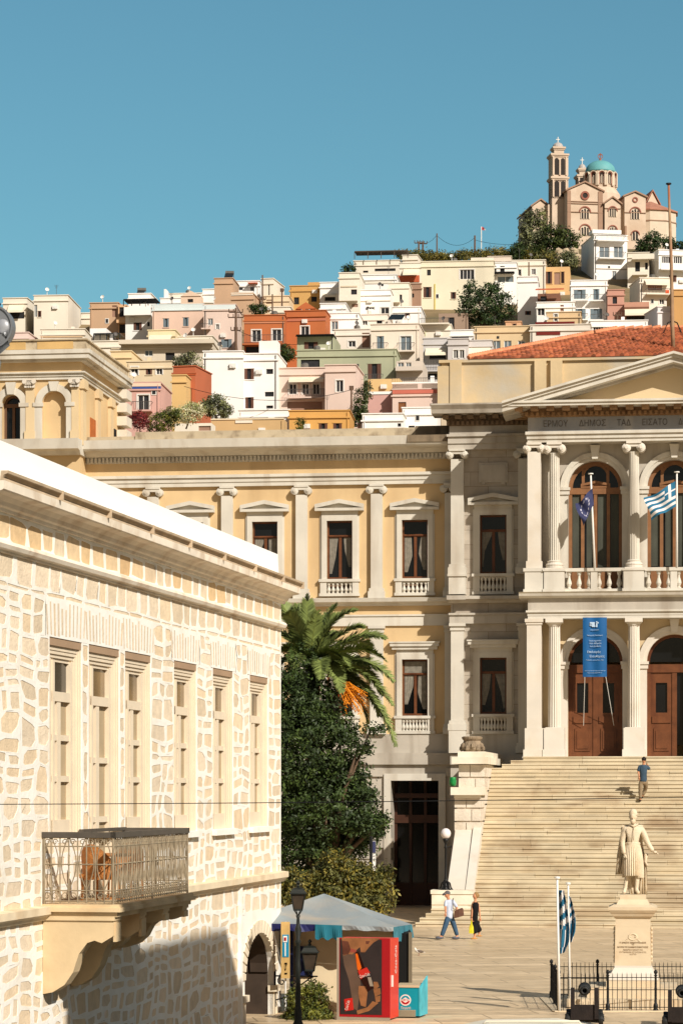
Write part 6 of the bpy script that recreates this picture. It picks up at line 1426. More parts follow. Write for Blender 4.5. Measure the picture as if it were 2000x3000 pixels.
for y in (-1.35, 1.3):
    for s_ in (-.75, .75): m = MB(); m.lathe((cp.x+y, cp.y-.1+s_, .32), [(.1, -.1), (.31, -.1), (.33, 0), (.31, .1), (.1, .1)], 20, Matrix.Rotation(R(90), 3, 'X')); m.build('wheel', IRON, ca)
m = MB(); m.tube([(cp.x-.3, cp.y-.5, 2.16), (cp.x-.25, cp.y-.5, 2.21), (cp.x+.9, cp.y-.5, 2.21), (cp.x+.95, cp.y-.5, 2.14)], .014, 5); m.build('roof_rail', PAINT, ca, True)
# pigeon
c = W(1226, 2799, 83.3); c.z = .006; pg = empty('pigeon', c, 'white and grey pigeon standing alone on the paving right of the kiosk', 'pigeon')
m = MB(); ellipsoid(m, c+Vector((0, 0, .12)), .11, .055, .06, 12, 8, Matrix.Rotation(R(12), 3, 'Y')); ellipsoid(m, c+Vector((-.1, 0, .18)), .03, .028, .045, 8, 6); ellipsoid(m, c+Vector((-.115, 0, .215)), .03, .025, .026, 8, 6)
m.tube([c+Vector((-.14, 0, .215)), c+Vector((-.165, 0, .208))], [.009, .002], 5); m.ring([[c+Vector((.08, y, .11)) for y in (-.03, .03)]+[c+Vector((.08, y, .09)) for y in (.03, -.03)], [c+Vector((.2, y, .1)) for y in (-.035, .035)]+[c+Vector((.2, y, .09)) for y in (.035, -.035)]]); m.build('body', mat('pigeon_white', (216, 208, 198), .8, .5, 16), pg, True)
for y in (-.02, .02): m = MB(); m.tube([c+Vector((0, y, .08)), c+Vector((.005, y, 0)), c+Vector((-.03, y, .004))], .006, 4); m.build('leg', mat('pigeon_leg', (150, 70, 60), .8), pg)
for y in (-1, 1): m = MB(); ellipsoid(m, c+Vector((.05, y*.048, .13)), .1, .015, .04, 10, 6, Matrix.Rotation(R(12), 3, 'Y')); m.build('wing', mat('pigeon_grey', (110, 96, 84), .8, .4, 20), pg, True)
# overhead cable
m = MB(); pts = []
for i in range(25):
    f = i/24; a, b_ = W(-160, 2357, 34), W(2160, 2333, 34); p = a+(b_-a)*f; p.z -= .05*math.sin(math.pi*f)*.4; pts.append(p)
m.tube(pts, .0055, 5); tag(m.build('overhead_cable', IRON, org=tuple(pts[0])), 'thin dark cable stretched across the whole view in front of the buildings', 'cable')
# grey drum floodlight at the left edge
c = W(-22, 958, 46); fl = empty('floodlight', c, 'large round grey metal floodlight housing cut off by the edge beside the yellow pavilion', 'floodlight')
GM = mat('grey_metal', (126, 128, 130), .45, .12, 3, metal=.3); Q = Matrix.Rotation(R(90), 3, 'X')@Matrix.Rotation(R(-12), 3, 'Y')
m = MB(); m.lathe(c, [(.05, -.35), (.3, -.32), (.35, -.2), (.36, .0), (.37, .005), (.37, .04), (.34, .04), (.33, .015), (.2, .03), (.19, .05), (.03, .06)], 40, Q); m.build('housing', GM, fl)
m = MB(); m.lathe(c+Vector((.18, -.07, 0)), [(.0, .03), (.1, .03), (.12, .0), (.13, -.03)], 20, Q); m.build('cap', mat('light_grey_metal', (170, 172, 176), .35, .1, metal=.3), fl, True)
m = MB(); m.tube([c+Vector((0, 0, -.34)), c+Vector((.1, 0, -.6)), c+Vector((0, .1, -1.2)), Vector((c.x-.1, c.y+.1, 9.3))], .05, 8); m.build('bracket', GM, fl, True); m = MB(); m.tube([c+Vector((.24, -.08, -.1)), c+Vector((.26, -.05, -.3)), c+Vector((.1, 0, -.42))], .05, 7); m.build('hinge_arm', GM, fl, True)
m = MB(); 
for i in range(6): m.lathe(c+Vector((.02+i*.02, 0, .36)), [(.02, 0), (.03, .02), (.015, .05)], 6)
m.build('knob', IRON, fl)
# ================================================================== planting
def leafmat(name, c, rough=.55):
    m = mat(name, c, rough, .3, 3, tone=True); N, L, b = nodes(m)
    b.inputs['Subsurface Weight'].default_value = 0; b.inputs['Specular IOR Level'].default_value = .25
    return m
def leafcloud(mb, blobs, n, size, seed, tones, flat=.5, hollow=.55, gaps=0):
    """leaf-sized faces spread through several lobes; each small cluster has its own tone"""
    rnd = random.Random(seed); vols = [b[3]*b[4]*b[5] for b in blobs]; tot = sum(v**.72 for v in vols)
    for b_, v in zip(blobs, vols):
        cx, cy, cz, rx, ry, rz = b_[:6]; k = int(n*v**.72/tot); nc = max(6, k//26)
        for _ in range(nc):
            while True:
                p = Vector((rnd.gauss(0, 1), rnd.gauss(0, 1), rnd.gauss(0, 1))).normalized(); 
                break
            r = hollow+(1.04-hollow)*rnd.random()**.7; q = Vector((p.x*rx*r, p.y*ry*r, p.z*rz*r)); ctone = rnd.choice(tones); cs_ = rnd.uniform(.6, 1.4)*size*3.2
            for _ in range(k//nc):
                o = Vector((rnd.gauss(0, .5), rnd.gauss(0, .5), rnd.gauss(0, .4)))*cs_; c = Vector((cx, cy, cz))+q+o
                nrm = (p*flat+Vector((rnd.gauss(0, .5), rnd.gauss(0, .5), rnd.gauss(0, .5)+.25))).normalized(); a = nrm.orthogonal().normalized(); a.rotate(Matrix.Rotation(rnd.random()*6.28, 3, nrm)); b2 = nrm.cross(a); s_ = size*rnd.uniform(.6, 1.3)
                v_ = rnd.uniform(.75, 1.25); mb.col = tuple(min(2, t*v_) for t in ctone)
                mb.face([c-a*s_, c-b2*s_*.45, c+a*s_, c+b2*s_*.45])
    mb.col = None
def wb(px, py, d, rx, ry, rd=None, dd=0):
    c = W(px, py, d+dd); k = d/F; return (c.x, c.y, c.z, rx*k, (rd if rd else rx)*k, ry*k)
def limbs(mb, base, tips, r0, rnd):
    base = Vector(base)
    for t in tips:
        t = Vector(t); mid = base+(t-base)*.5+Vector((rnd.uniform(-.2, .2), rnd.uniform(-.2, .2), .1*(t-base).length)); mb.tube([base, mid, t], [r0, r0*.6, r0*.2], 6)
BARK = mat('bark', (92, 74, 56), .9, .3, 6, .5, 12)
DGRN = leafmat('dark_green_leaf', (56, 70, 36)); OLV = leafmat('olive_leaf', (100, 98, 52)); PALE = leafmat('grey_green_leaf', (112, 114, 84)); PINE = leafmat('pine_needle', (52, 68, 36)); HED = leafmat('hedge_leaf', (84, 92, 42))
T_D = [(1, 1, 1), (.6, .65, .6), (1.5, 1.5, 1.1), (.8, .85, .8), (1.15, 1.2, .9), (.5, .55, .5)]
T_O = [(1, 1, 1), (1.4, 1.2, .8), (.7, .75, .6), (1.2, 1.0, .6), (.5, .55, .5), (1.6, 1.35, .8)]
def tree(name, label, cat, blobs, n, size, leaf, tones, base, seed, trunk=.2, group=None, hollow=.5, crownname='crown'):
    rt = empty(name, base, label, cat, group); rnd = random.Random(seed)
    m = MB(); leafcloud(m, blobs, n, size, seed, tones, hollow=hollow); m.build(crownname, leaf, rt)
    m = MB(); b0_ = Vector(base); cz = Vector((sum(b[0] for b in blobs)/len(blobs), sum(b[1] for b in blobs)/len(blobs), min(b[2]-b[5]*.3 for b in blobs)))
    fork = b0_+(cz-b0_)*.7
    if trunk > 0:
        m.tube([b0_, b0_+(fork-b0_)*.5+Vector((trunk*.4, 0, 0)), fork], [trunk*1.3, trunk, trunk*.8], 9); limbs(m, fork, [Vector(b[:3]) for b in blobs], trunk*.55, rnd); m.build('trunk', BARK, rt, True)
    return rt
D1 = 96
tree('big_tree', 'big dense dark green tree beside the stone building, below the palm fronds', 'tree',
     [wb(880, 1965, D1, 60, 80, 60, 1), wb(935, 2050, D1, 75, 80, 80, 1), wb(1000, 2140, D1, 50, 50, 50), wb(1085, 2138, D1, 42, 14, 20, -1), wb(1050, 2185, D1, 38, 24, 30, -1), wb(900, 2200, D1, 140, 140), wb(1020, 2280, D1, 62, 70, 75), wb(1065, 2400, D1, 62, 58, 70, -1), wb(960, 2380, D1, 150, 130), wb(900, 2520, D1, 100, 70), wb(1030, 2480, D1, 70, 45), wb(850, 2250, D1, 110, 260), wb(1105, 2420, D1, 34, 38, 40, -1), wb(1070, 2320, D1, 24, 30, 40, -1), wb(845, 2050, D1, 70, 130)],
     56000, .078, DGRN, T_D, (W(930, 0, D1).x, D1, 0), 3, .28, hollow=.42)
tree('shrub', 'yellowish green tall shrub growing between the big tree and the doorway, behind the kiosk roof', 'shrub',
     [wb(930, 2610, 86, 60, 55), wb(980, 2570, 86, 70, 75), wb(1045, 2590, 86, 55, 65), wb(1105, 2615, 86, 45, 60), wb(1125, 2570, 86, 22, 40), wb(1010, 2640, 86, 90, 45), wb(1100, 2650, 86, 40, 30)],
     15000, .075, OLV, T_O, (W(1010, 0, 86).x, 86, 0), 5, .12)
tree('shrub', 'leafy green bush in the lower foreground beside the tall lamp post and kiosk wall', 'shrub',
     [wb(880, 2930, 60.4, 40, 45), wb(925, 2925, 60.4, 38, 48), wb(905, 2980, 60.4, 65, 40), wb(945, 2985, 60.4, 28, 38), wb(860, 2990, 60.4, 30, 35)],
     12000, .035, HED, T_O, (W(905, 0, 60.4).x, 60.4, 0), 6, .05)
tree('shrub', 'small olive bush just behind the corner of the stone building under the big tree', 'shrub', [wb(838, 2615, 80, 24, 32), wb(850, 2570, 80, 20, 24)], 2500, .06, OLV, T_O, (W(838, 0, 80).x, 80, 0), 8, .05)
# palm
PD = 97.6; pbase = W(915, 1945, PD)
pal = empty('palm_tree', (pbase.x, PD, 0), 'tall date palm with arching fronds and orange fruit rising behind the big tree', 'palm')
m = MB(); m.tube([(pbase.x, PD, 0), (pbase.x+.05, PD, pbase.z*.5), pbase], [.32, .24, .26], 10); m.build('trunk', BARK, pal, True)
PLM = leafmat('palm_leaf', (112, 124, 68)); PLM2 = MATS['palm_leaf']
fr_ = [((902, 1740), (894, 1850), 0), ((1045, 1788), (965, 1790), -.6), ((1068, 1838), (1010, 1822), -.3), ((1130, 1872), (1050, 1826), -.8), ((1132, 1938), (1060, 1862), -1.2), ((1153, 1998), (1085, 1900), -.4), ((1150, 2068), (1080, 1940), -1.5), ((1158, 2188), (1120, 2010), -.9), ((1075, 2118), (1060, 2010), -.2), ((838, 1800), (865, 1800), -.5), ((800, 1850), (850, 1850), .3), ((800, 1930), (840, 1860), -.8), ((960, 1800), (935, 1850), .8), ((1000, 1860), (960, 1830), 1.2), ((780, 2010), (830, 1890), 0), ((1100, 1990), (1040, 1890), 1.0), ((870, 1770), (880, 1840), .5), ((930, 1790), (915, 1850), -1), ((1110, 2100), (1075, 1960), .6), ((1020, 1950), (980, 1880), -1.6), ((1000, 1800), (950, 1810), .4), ((1090, 1900), (1030, 1840), .9), ((1120, 2040), (1070, 1910), .3), ((985, 1770), (940, 1810), 1.0), ((860, 1840), (880, 1850), 1.2), ((1040, 2000), (1010, 1900), .8), ((1140, 2130), (1095, 1970), .2), ((820, 1760), (860, 1810), .6), ((860, 1960), (870, 1880), -1.4), ((940, 1990), (945, 1900), -1.9), ((1000, 2030), (980, 1920), -1.6)]
for i, (tip, mid, dy) in enumerate(fr_):
    rnd = random.Random(i+40); m = MB(); a = pbase+Vector((rnd.uniform(-.1, .1), rnd.uniform(-.1, .1), 0)); t = W(*tip, PD+dy); c = W(*mid, PD+dy*.5)
    pt = lambda f: a*(1-f)**2+c*2*f*(1-f)+t*f*f
    m.col = (1.2, 1.1, .8); m.tube([pt(f/8) for f in range(9)], [.03-.0032*f for f in range(9)], 4)
    up = Vector((0, 0, 1)); nL = 66; twist = rnd.uniform(-.4, .4)
    for j in range(5, nL):
        f = j/nL; p = pt(f); tg = (pt(min(1, f+.02))-pt(max(0, f-.02))).normalized(); sd = tg.cross(up); sd = sd.normalized() if sd.length > .05 else Vector((1, 0, 0)); nn = sd.cross(tg).normalized()
        ln = .52*math.sin(math.pi*min(1, f*.8+.18))**.6
        for q in (-1, 1):
            for rep in range(3):
                v_ = rnd.uniform(.7, 1.35); m.col = (v_, v_, v_*.95); d = (sd*q*rnd.uniform(.6, 1.0)+tg*.75+nn*rnd.uniform(-.15, .5)-up*.12+nn*twist*q).normalized()
                w_ = tg*.034; m.face([p-w_, p+w_, p+d*ln*.6+w_*.7, p+d*ln, p+d*ln*.6-w_*.7])
    m.col = None; m.build('frond', PLM, pal)
m = MB(); rnd = random.Random(9); ORG_F = mat('orange_dates', (226, 138, 26), .6, .2, 10)
for k in range(70):
    a = W(985+rnd.uniform(-10, 10), 2015, PD-.7); t = W(rnd.uniform(1008, 1080), rnd.uniform(2020, 2092), PD-.7+rnd.uniform(-.4, .4)); mid = (a+t)*.5+Vector((0, 0, .25)); m.tube([a, mid, t], .012, 3)
    for j in range(7): f = .45+j*.09; p = a*(1-f)**2+mid*2*f*(1-f)+t*f*f; ellipsoid(m, p+Vector((rnd.uniform(-.03, .03), 0, rnd.uniform(-.03, .03))), .022, .022, .028, 5, 3)
m.build('date_cluster', ORG_F, pal); m = MB()
for k in range(26):
    a = W(985, 2010, PD-.5); t = W(rnd.uniform(985, 1008), rnd.uniform(2025, 2050), PD-.6+rnd.uniform(-.3, .3)); m.tube([a, (a+t)*.5+Vector((0, 0, .15)), t], .02, 3)
m.build('date_cluster', mat('ripening_dates', (170, 70, 20), .6, .3, 10), pal)
# unseen block added off-frame, sized to cast the shadow on the stone wall
bq = SB.sub(0, 0)
OD = 14.5; sn_, su_ = SUN.dot(SB.n), SUN.dot(SB.u); lam = OD/sn_; OH = 2.16+SUN.z*lam
zs_, ze_ = ss(195)+su_*lam, ss(662)+su_*lam
ob = empty('shadow_block', SB.pt(zs_, OD, 0), 'plain ochre block added out of view to cast shadow on the stone building', 'building')
m = MB(); m.box(SB, zs_, ze_, OD, OD+8, 0, OH-.15); m.build('wall', YEL, ob)
m = MB(); m.box(SB, zs_-.03, ze_+.03, OD-.03, OD+8.1, OH-.15, OH); m.build('cornice', MARB, ob)
for i in range(4):
    for z_ in (1.2, 5, 9): s_ = zs_+1.2+i*3; m = MB(); m.box(SB, s_, s_+1.1, OD-.05, OD-.003, z_, z_+2.2); m.build('window', MATS['weathered_wood'], ob)
# ================================================================== the town on the hill
GL1 = mat('far_dark_pane', (44, 44, 46), .5, .3, 1, spec=.2); GL2 = mat('far_grey_pane', (104, 116, 122), .4, .3, 1); SHB_ = mat('grey_blue_shutter', (104, 118, 124), .7, .2, 2); SHBR = mat('brown_shutter', (92, 60, 46), .7, .2, 2); DRB = mat('brown_house_door', (126, 80, 44), .7, .2, 2)
AWN = mat('cream_awning', (226, 214, 190), .8, .05, 1); FIR = mat('grey_balcony_iron', (90, 86, 82), .6, .2, 2); WHF2 = mat('white_frame', (220, 216, 208), .6, .05)
TANK = mat('metal_tank', (120, 116, 108), .4, .2, 2, metal=.4); SOLP = mat('solar_panel', (34, 40, 44), .25, .2, 1)
def pl(c): return mat('plaster_%s_%s_%s' % tuple(c), c, .9, .09, .22, .1, 1.5, dirt=tuple(int(x*.86) for x in c), dscale=.16, damt=.45, streak=True)
WH = (234, 231, 225); CR = (222, 213, 196); CY = (220, 211, 186); PK = (212, 190, 176); OR_ = (178, 102, 60); GRN = (166, 168, 140); BE = (198, 182, 156); TN_ = (188, 156, 126)
HN = [0]
def hframe(x0, y0, d, yaw): p = W(x0, y0, d); return Frame((p.x, p.y), R(yaw))
def house(label, x0, x1, yt, yb, col, wins=(), d=None, depth=9, yaw=6, drop=7, par=.35, cat='house', name='house', roofbits=(), cornice_col=None, gable=0, slope=0, parwall=True):
    HN[0] += 1; rnd = random.Random(HN[0]*13+1)
    d = d or dep(yb); fr = hframe(x0, yb, d, yaw); s1 = fr.S(x1); xm = (x0+x1)/2; zt = fr.Z(yt, xm); zb = fr.Z(yb, xm)-drop
    rt = empty(name, fr.pt(0, 0, zb), label, cat); k = d/F; M_ = pl(col)
    hs = []
    for w_ in wins:
        if w_[4] in 'wsbodDgG4': hs.append((max(.02, fr.S(w_[0])), fr.Z(w_[3], w_[0]), min(s1-.02, fr.S(w_[2])), min(zt-.05, fr.Z(w_[1], w_[0]))))
        else: hs.append(None)
    m = MB(); m.holes(fr, 0, s1, zb, zt, -.25, 0, [h for h in hs if h]); m.shell(fr, 0, s1, -depth, 0, zb, zt)
    m.build('wall', M_, rt)
    if gable: m = MB(); m.prism(fr, [(0, zt), (s1, zt), (s1/2, zt+gable)], -depth, .15); m.build('gable', M_, rt)
    if par and not gable:
        m = MB(); t_ = .12; P_ = par
        for a, b_, c_, e in ((-t_, s1+t_, -.25, t_), (-t_, s1+t_, -depth-t_, -depth+.25), (-t_, .25, -depth+.25, -.25), (s1-.25, s1+t_, -depth+.25, -.25)): m.box(fr, a, b_, c_, e, zt, zt+P_*.35)
        m.box(fr, -t_*1.5, s1+t_*1.5, -.1, t_*1.5, zt-.9, zt-.72)
        m.build('cornice', pl(cornice_col) if cornice_col else M_, rt)
    for w_, h in zip(wins, hs):
        x0_, y0_, x1_, y1_, kd = w_[:5]
        if h:
            a, c, b_, e = h; ww = b_-a; m = MB(); f_ = min(.09, ww*.12); gt = (-.25, -.2)
            if kd in 'wDg4':
                nb = 3 if kd == '4' else 1
                for q in ((a, a+f_, c, e), (b_-f_, b_, c, e), (a+f_, b_-f_, e-f_, e), (a+f_, b_-f_, c, c+f_)): m.box(fr, q[0], q[1], -.24, -.1, q[2], q[3])
                for i in range(nb): x = a+ww*(i+1)/(nb+1); m.box(fr, x-f_*.5, x+f_*.5, -.24, -.12, c+f_, e-f_)
                if kd != 'g': 
                    for q in (a-.14, b_): m.box(fr, q, q+.14, -.05, .05, c, e+.14)
                    m.box(fr, a, b_, -.05, .05, e, e+.14)
                o = m.build('window' if kd != 'D' else 'balcony_door', WHF2, rt); m = MB(); m.box(fr, a, b_, -.25, -.2, c, e); m.build('pane', GL2 if kd in 'gD' else GL1, o)
            elif kd in 'sb':
                mt_ = SHB_ if kd == 's' else SHBR; m.box(fr, a, b_, -.25, -.2, c, e); o = m.build('window', GL2 if kd == 's' else GL1, rt)
                for q in (a, b_-ww*.3): m = MB(); m.box(fr, q, q+ww*.3, -.19, .02, c, e); m.build('shutter', mt_, o)
                m = MB(); m.box(fr, a-.1, b_+.1, -.02, .06, e, e+.12); m.build('hood', M_, o); m = MB(); m.box(fr, a-.1, b_+.1, -.02, .1, c-.1, c); m.build('sill', M_, o)
            elif kd == 'd': m.box(fr, a, b_, -.25, -.15, c, e); m.build('door', DRB, rt)
            elif kd == 'G': m.box(fr, a, b_, -.25, -.15, c, e); m.build('opening', pl((150, 118, 100)), rt)
            else: m.box(fr, a, b_, -.25, -.2, c, e); m.build('window', GL1, rt)
        else:
            a, b_ = fr.S(x0_), fr.S(x1_); c, e = fr.Z(y1_, x0_), fr.Z(y0_, x0_)
            if kd == 'A': m = MB(); m.profile(fr, [(0, e), (0, e-.1), (1.1, c-.1), (1.2, c-.35), (1.25, c-.35), (1.2, c)], a, b_); m.build('awning', AWN, rt)
            elif kd == 'R':   # balcony slab and iron railing, x0..x1, y0 rail top, y1 slab
                m = MB(); m.box(fr, a, b_, 0, 1.1, c-.18, c); o = m.build('balcony', M_, rt); m = MB(); n = max(4, int((b_-a)/.22))
                for i in range(n+1): x = a+(b_-a)*i/n; m.tube([fr.pt(x, 1.05, c), fr.pt(x, 1.05, e)], .025, 3)
                for q in (a, b_): m.tube([fr.pt(q, 0, e), fr.pt(q, 1.05, e)], .03, 3)
                m.tube([fr.pt(a, 1.05, e), fr.pt(b_, 1.05, e)], .035, 4); m.build('railing', FIR, o)
            elif kd == 'W': m = MB(); m.box(fr, a, b_, 0, 1.3, c-.2, c); m.box(fr, a, b_, 1.15, 1.3, c, e); m.build('balcony', M_, rt)
            elif kd == 'P':   # pergola
                m = MB(); m.box(fr, a, b_, -2.5, 1.2, e-.15, e)
                n = 5
                for i in range(n): x = a+(b_-a)*i/(n-1); m.box(fr, x-.06, x+.06, 1.0, 1.12, c, e-.15)
                m.build('pergola', SHBR if len(w_) < 6 else w_[5], rt)
            elif kd == 'T': m = MB(); m.profile(fr, [(1.4, c), (-2.6, e), (-2.6, e-.15), (1.4, c-.15)], a, b_); m.build('tiled_roof', ROOFT, rt)
            elif kd == 'C': m = MB(); m.box(fr, a, b_, -3, -.3, c, e); m.build('roof_room', pl(w_[5]) if len(w_) > 5 else M_, rt)
            elif kd == 'L': m = MB(); m.box(fr, a, b_, 0, .1, c, e); m.build('band', pl(w_[5]), rt)
            elif kd == 'S':
                m = MB(); m.hexa([fr.pt(a,-.6,c),fr.pt(b_,-.6,c),fr.pt(b_,-.55,c-.05),fr.pt(a,-.55,c-.05),fr.pt(a+.4,-1.6,e),fr.pt(b_+.4,-1.6,e),fr.pt(b_+.4,-1.55,e-.05),fr.pt(a+.4,-1.55,e-.05)]); m.build('solar_panel', SOLP, rt)
            elif kd == 'B':
                m = MB(); p = fr.pt((a+b_)/2, -2, e); q = Matrix.Rotation(R(90), 3, 'Y'); m.lathe(p-fr.u*.7, [(.05, 0), (.3, .02), (.3, 1.4), (.05, 1.42)], 10, q); o = m.build('boiler_tank', TANK, rt)
                m = MB(); m.hexa([fr.pt(a,-.6,c),fr.pt(b_,-.6,c),fr.pt(b_,-.55,c-.05),fr.pt(a,-.55,c-.05),fr.pt(a,-1.8,e-.2),fr.pt(b_,-1.8,e-.2),fr.pt(b_,-1.75,e-.25),fr.pt(a,-1.75,e-.25)]); m.build('solar_panel', SOLP, o)
                m = MB(); 
                for x in (a, b_): m.tube([fr.pt(x, -1.8, c-.1), fr.pt(x, -1.8, e-.2)], .04, 4)
                m.build('tank_stand', FIR, o)
    def free(x0_, x1_, z0_, z1_): return all(not h or h[2] < x0_-.2 or h[0] > x1_+.2 or h[3] < z0_-.2 or h[1] > z1_+.2 for h in hs)
    zv = fr.Z(yb, xm)
    if s1 > 4:
        x = rnd.choice((.25, s1-.25))
        if free(x, x, zv, zt): m = MB(); m.tube([fr.pt(x, .08, zv-2), fr.pt(x, .08, zt-.2)], .06, 4); m.build('drainpipe', FIR if rnd.random() < .4 else M_, rt)
        for _ in range(3):
            x = rnd.uniform(.15, .8)*s1; z = zv+rnd.uniform(.25, .8)*(zt-zv)
            if zt-z > 1.2 and free(x, x+1, z, z+.7):
                kind = rnd.choice('vaab'); m = MB()
                if kind == 'a': m.box(fr, x, x+.8, 0, .32, z, z+.55); m.lathe(fr.pt(x+.4, .33, z+.27), [(.2, -.02), (.2, .02)], 8, Matrix((fr.u, Vector((0, 0, 1)), fr.n)).transposed()); m.build('air_conditioner', WHF2, rt)
                elif kind == 'v': m.box(fr, x, x+.35, 0, .05, z, z+.35); m.build('vent', GL1, rt)
                else: m.box(fr, x, x+.6, -.0, .06, z, z+.8); o = m.build('window', WHF2, rt); m = MB(); m.box(fr, x+.1, x+.5, .06, .08, z+.1, z+.7); m.build('pane', GL1, o)
                break
        if rnd.random() < .45:
            x = rnd.uniform(.2, .8)*s1; p = fr.pt(x, -1, zt); m = MB(); m.tube([p, p+Vector((0, 0, .9))], .05, 4); m.lathe(p+Vector((0, 0, 1.1)), [(.02, 0), (.22, .04), (.33, .13), (.31, .15), (.2, .07), (.02, .03)], 10, Matrix.Rotation(R(65), 3, 'X')@Matrix.Rotation(rnd.uniform(-.6, .6), 3, 'Y')); m.build('satellite_dish', FIR if rnd.random() < .3 else WHF2, rt)
    if s1 > 5 and rnd.random() < .75 and not gable:   # roof clutter the town is full of
        x = rnd.uniform(.15, .8)*s1; m = MB(); kind = rnd.choice('cat')
        if kind == 'c': m.box(fr, x, x+.5, -3, -2.5, zt, zt+rnd.uniform(.8, 1.3)); m.build('chimney', M_, rt)
        elif kind == 'a':
            h_ = rnd.uniform(1.6, 2.6); m.tube([fr.pt(x, -2, zt), fr.pt(x, -2, zt+h_)], .03, 4)
            for i in range(4): m.tube([fr.pt(x-.35+.05*i, -2, zt+h_-.15*i), fr.pt(x+.35-.05*i, -2, zt+h_-.15*i)], .018, 3)
            m.build('antenna', FIR, rt)
        else: m.lathe(fr.pt(x, -2.5, zt), [(.45, 0), (.45, .9), (.3, 1.05), (.05, 1.1)], 10); m.build('water_tank', TANK, rt)
    return rt
H = house
# --- left ridge
H('big plain cream block with brown shuttered window on the far left skyline', 100, 200, 866, 985, CR, [(82+18, 893, 110, 929, 'g'), (112, 911, 122, 929, 'b')], depth=12, yaw=4)
H('low cream house with white awning left of the plain block on the skyline', 10, 80, 874, 985, CR, [(30, 914, 72, 934, 'o'), (27, 893, 72, 913, 'A')], d=dep(965)-4)
H('small pinkish house wall just above the yellow pavilion roof', 38, 84, 975, 1010, (220, 196, 186), [], d=395, depth=6)
H('long low cream terrace wall in front of the plain block', 120, 249, 965, 1000, CR, [(120, 985, 243, 989, 'L', (206, 176, 140))], d=398, depth=7, yaw=3)
H('tiny cream house in the gap left of the tan block', 238, 266, 918, 975, CR, [(240, 954, 258, 963, 'o')], d=440)
H('plain tan brown block with arched recess on the skyline', 264, 347, 888, 985, TN_, [(329, 895, 343, 929, 'G')], d=428, depth=9, yaw=5)
H('narrow tan house with open balconies beside the tan block', 347, 372, 892, 985, (214, 172, 130), [(350, 900, 368, 928, 'o'), (346, 936, 374, 946, 'W'), (350, 950, 370, 976, 'o')], d=427, par=0)
H('white house with black roofed terrace below the left skyline', 368, 446, 902, 985, WH, [(392, 945, 416, 968, 'b'), (432, 943, 439, 956, 'o'), (366, 880, 462, 900, 'P', BLACKI), (368, 904, 446, 924, 'W')], d=424, par=0)
H('white rooftop room with solar water heater above the black terrace', 377, 442, 861, 900, WH, [(398, 842, 420, 858, 'B')], d=436, depth=6)
H('small shed with solar panels above the pavilion corner', 264, 312, 962, 1010, WH, [(279, 980, 356, 1000, 'P', SOLP)], d=405, depth=6, par=0)
H('far white house with chimney on the skyline behind the blue corniced house', 470, 545, 874, 925, WH, [(480, 846, 486, 874, 'C')], d=462)
H('far pinkish house with pitched gable on the skyline', 530, 590, 868, 920, (216, 190, 166), [(550, 876, 566, 886, 'o')], d=458, gable=.9, par=0)
H('far low cream row of houses on the skyline with antennas', 495, 600, 860, 900, CR, [], d=472)
H('far bright white block left of the tall tan tower', 594, 628, 848, 915, WH, [(604, 845, 612, 850, 'C')], d=460)
H('long pinkish house with pale blue cornice and grey shutters', 447, 597, 893, 1003, (214, 184, 164), [(479, 933, 495, 959, 's'), (537, 930, 553, 956, 's'), (447, 893, 597, 908, 'L', (206, 216, 214))], d=418, yaw=5, cornice_col=(206, 216, 214))
H('pink house with blue shutters joined to the blue corniced house', 597, 690, 893, 1030, PK, [(609, 933, 624, 953, 'g'), (633, 950, 642, 965, 'w'), (648, 994, 679, 1019, 's'), (597, 893, 690, 907, 'L', (206, 216, 214)), (592, 952, 618, 964, 'R')], d=411, yaw=4)
H('tall blank tan tower house with a solar tank on its roof', 628, 682, 816, 920, TN_, [(655, 792, 680, 812, 'B')], d=442, depth=7)
H('lower blank tan wall stepping down from the tan tower', 677, 742, 862, 935, TN_, [(677, 858, 742, 866, 'L', CR)], d=436, depth=7, yaw=8)
H('white house with red tiled porch right of the tan tower', 684, 760, 824, 900, WH, [(700, 842, 712, 850, 'o'), (729, 824, 756, 832, 'T'), (733, 838, 745, 856, 'o'), (690, 846, 745, 857, 'R')], d=450)
H('cream house with narrow slit windows on the skyline above the wooden poles', 766, 800, 817, 915, CR, [(786, 834, 790, 865, 'o')], d=444, depth=8, yaw=12)
H('old rubble walled house between the poles and the yellow house', 771, 846, 868, 935, (214, 192, 160), [(780, 878, 800, 890, 'G')], d=440)
H('cream garden wall above the orange house', 792, 850, 900, 945, CR, [], d=430, depth=6)
# --- orange and yellow
H('orange house wing with white framed windows and balcony', 715, 834, 924, 1045, OR_, [(738, 967, 764, 1002, 'w'), (797, 965, 824, 999, 'w'), (720, 1016, 759, 1034, 'o'), (712, 985, 834, 1010, 'R'), (715, 942, 834, 948, 'L', (190, 128, 96))], d=402, yaw=4, depth=8)
H('orange house taller wing with small roof gable', 834, 953, 911, 1045, OR_, [(881, 956, 905, 982, 'w'), (834, 935, 955, 942, 'L', (180, 110, 84))], d=405, yaw=7, depth=9)
H('little orange gabled roof room with one window above the orange house', 866, 926, 905, 925, OR_, [(885, 903+4, 905, 918, 'w')], d=411, gable=1.0, par=0, drop=2)
H('yellow ochre house with two dark windows on the skyline', 849, 937, 838, 925, (190, 150, 92), [(861, 871, 876, 892, 'o'), (912, 869, 928, 884, 'o'), (849, 850, 937, 854, 'L', (190, 138, 70)), (901, 826, 937, 838, 'C')], d=446)
H('white block with shaded slot window right of the yellow house', 937, 994, 828, 915, WH, [(951, 870, 982, 882, 'o'), (948, 860, 985, 868, 'A')], d=443)
H('white stepped house below the slot windowed block', 938, 1012, 890, 960, WH, [], d=425)
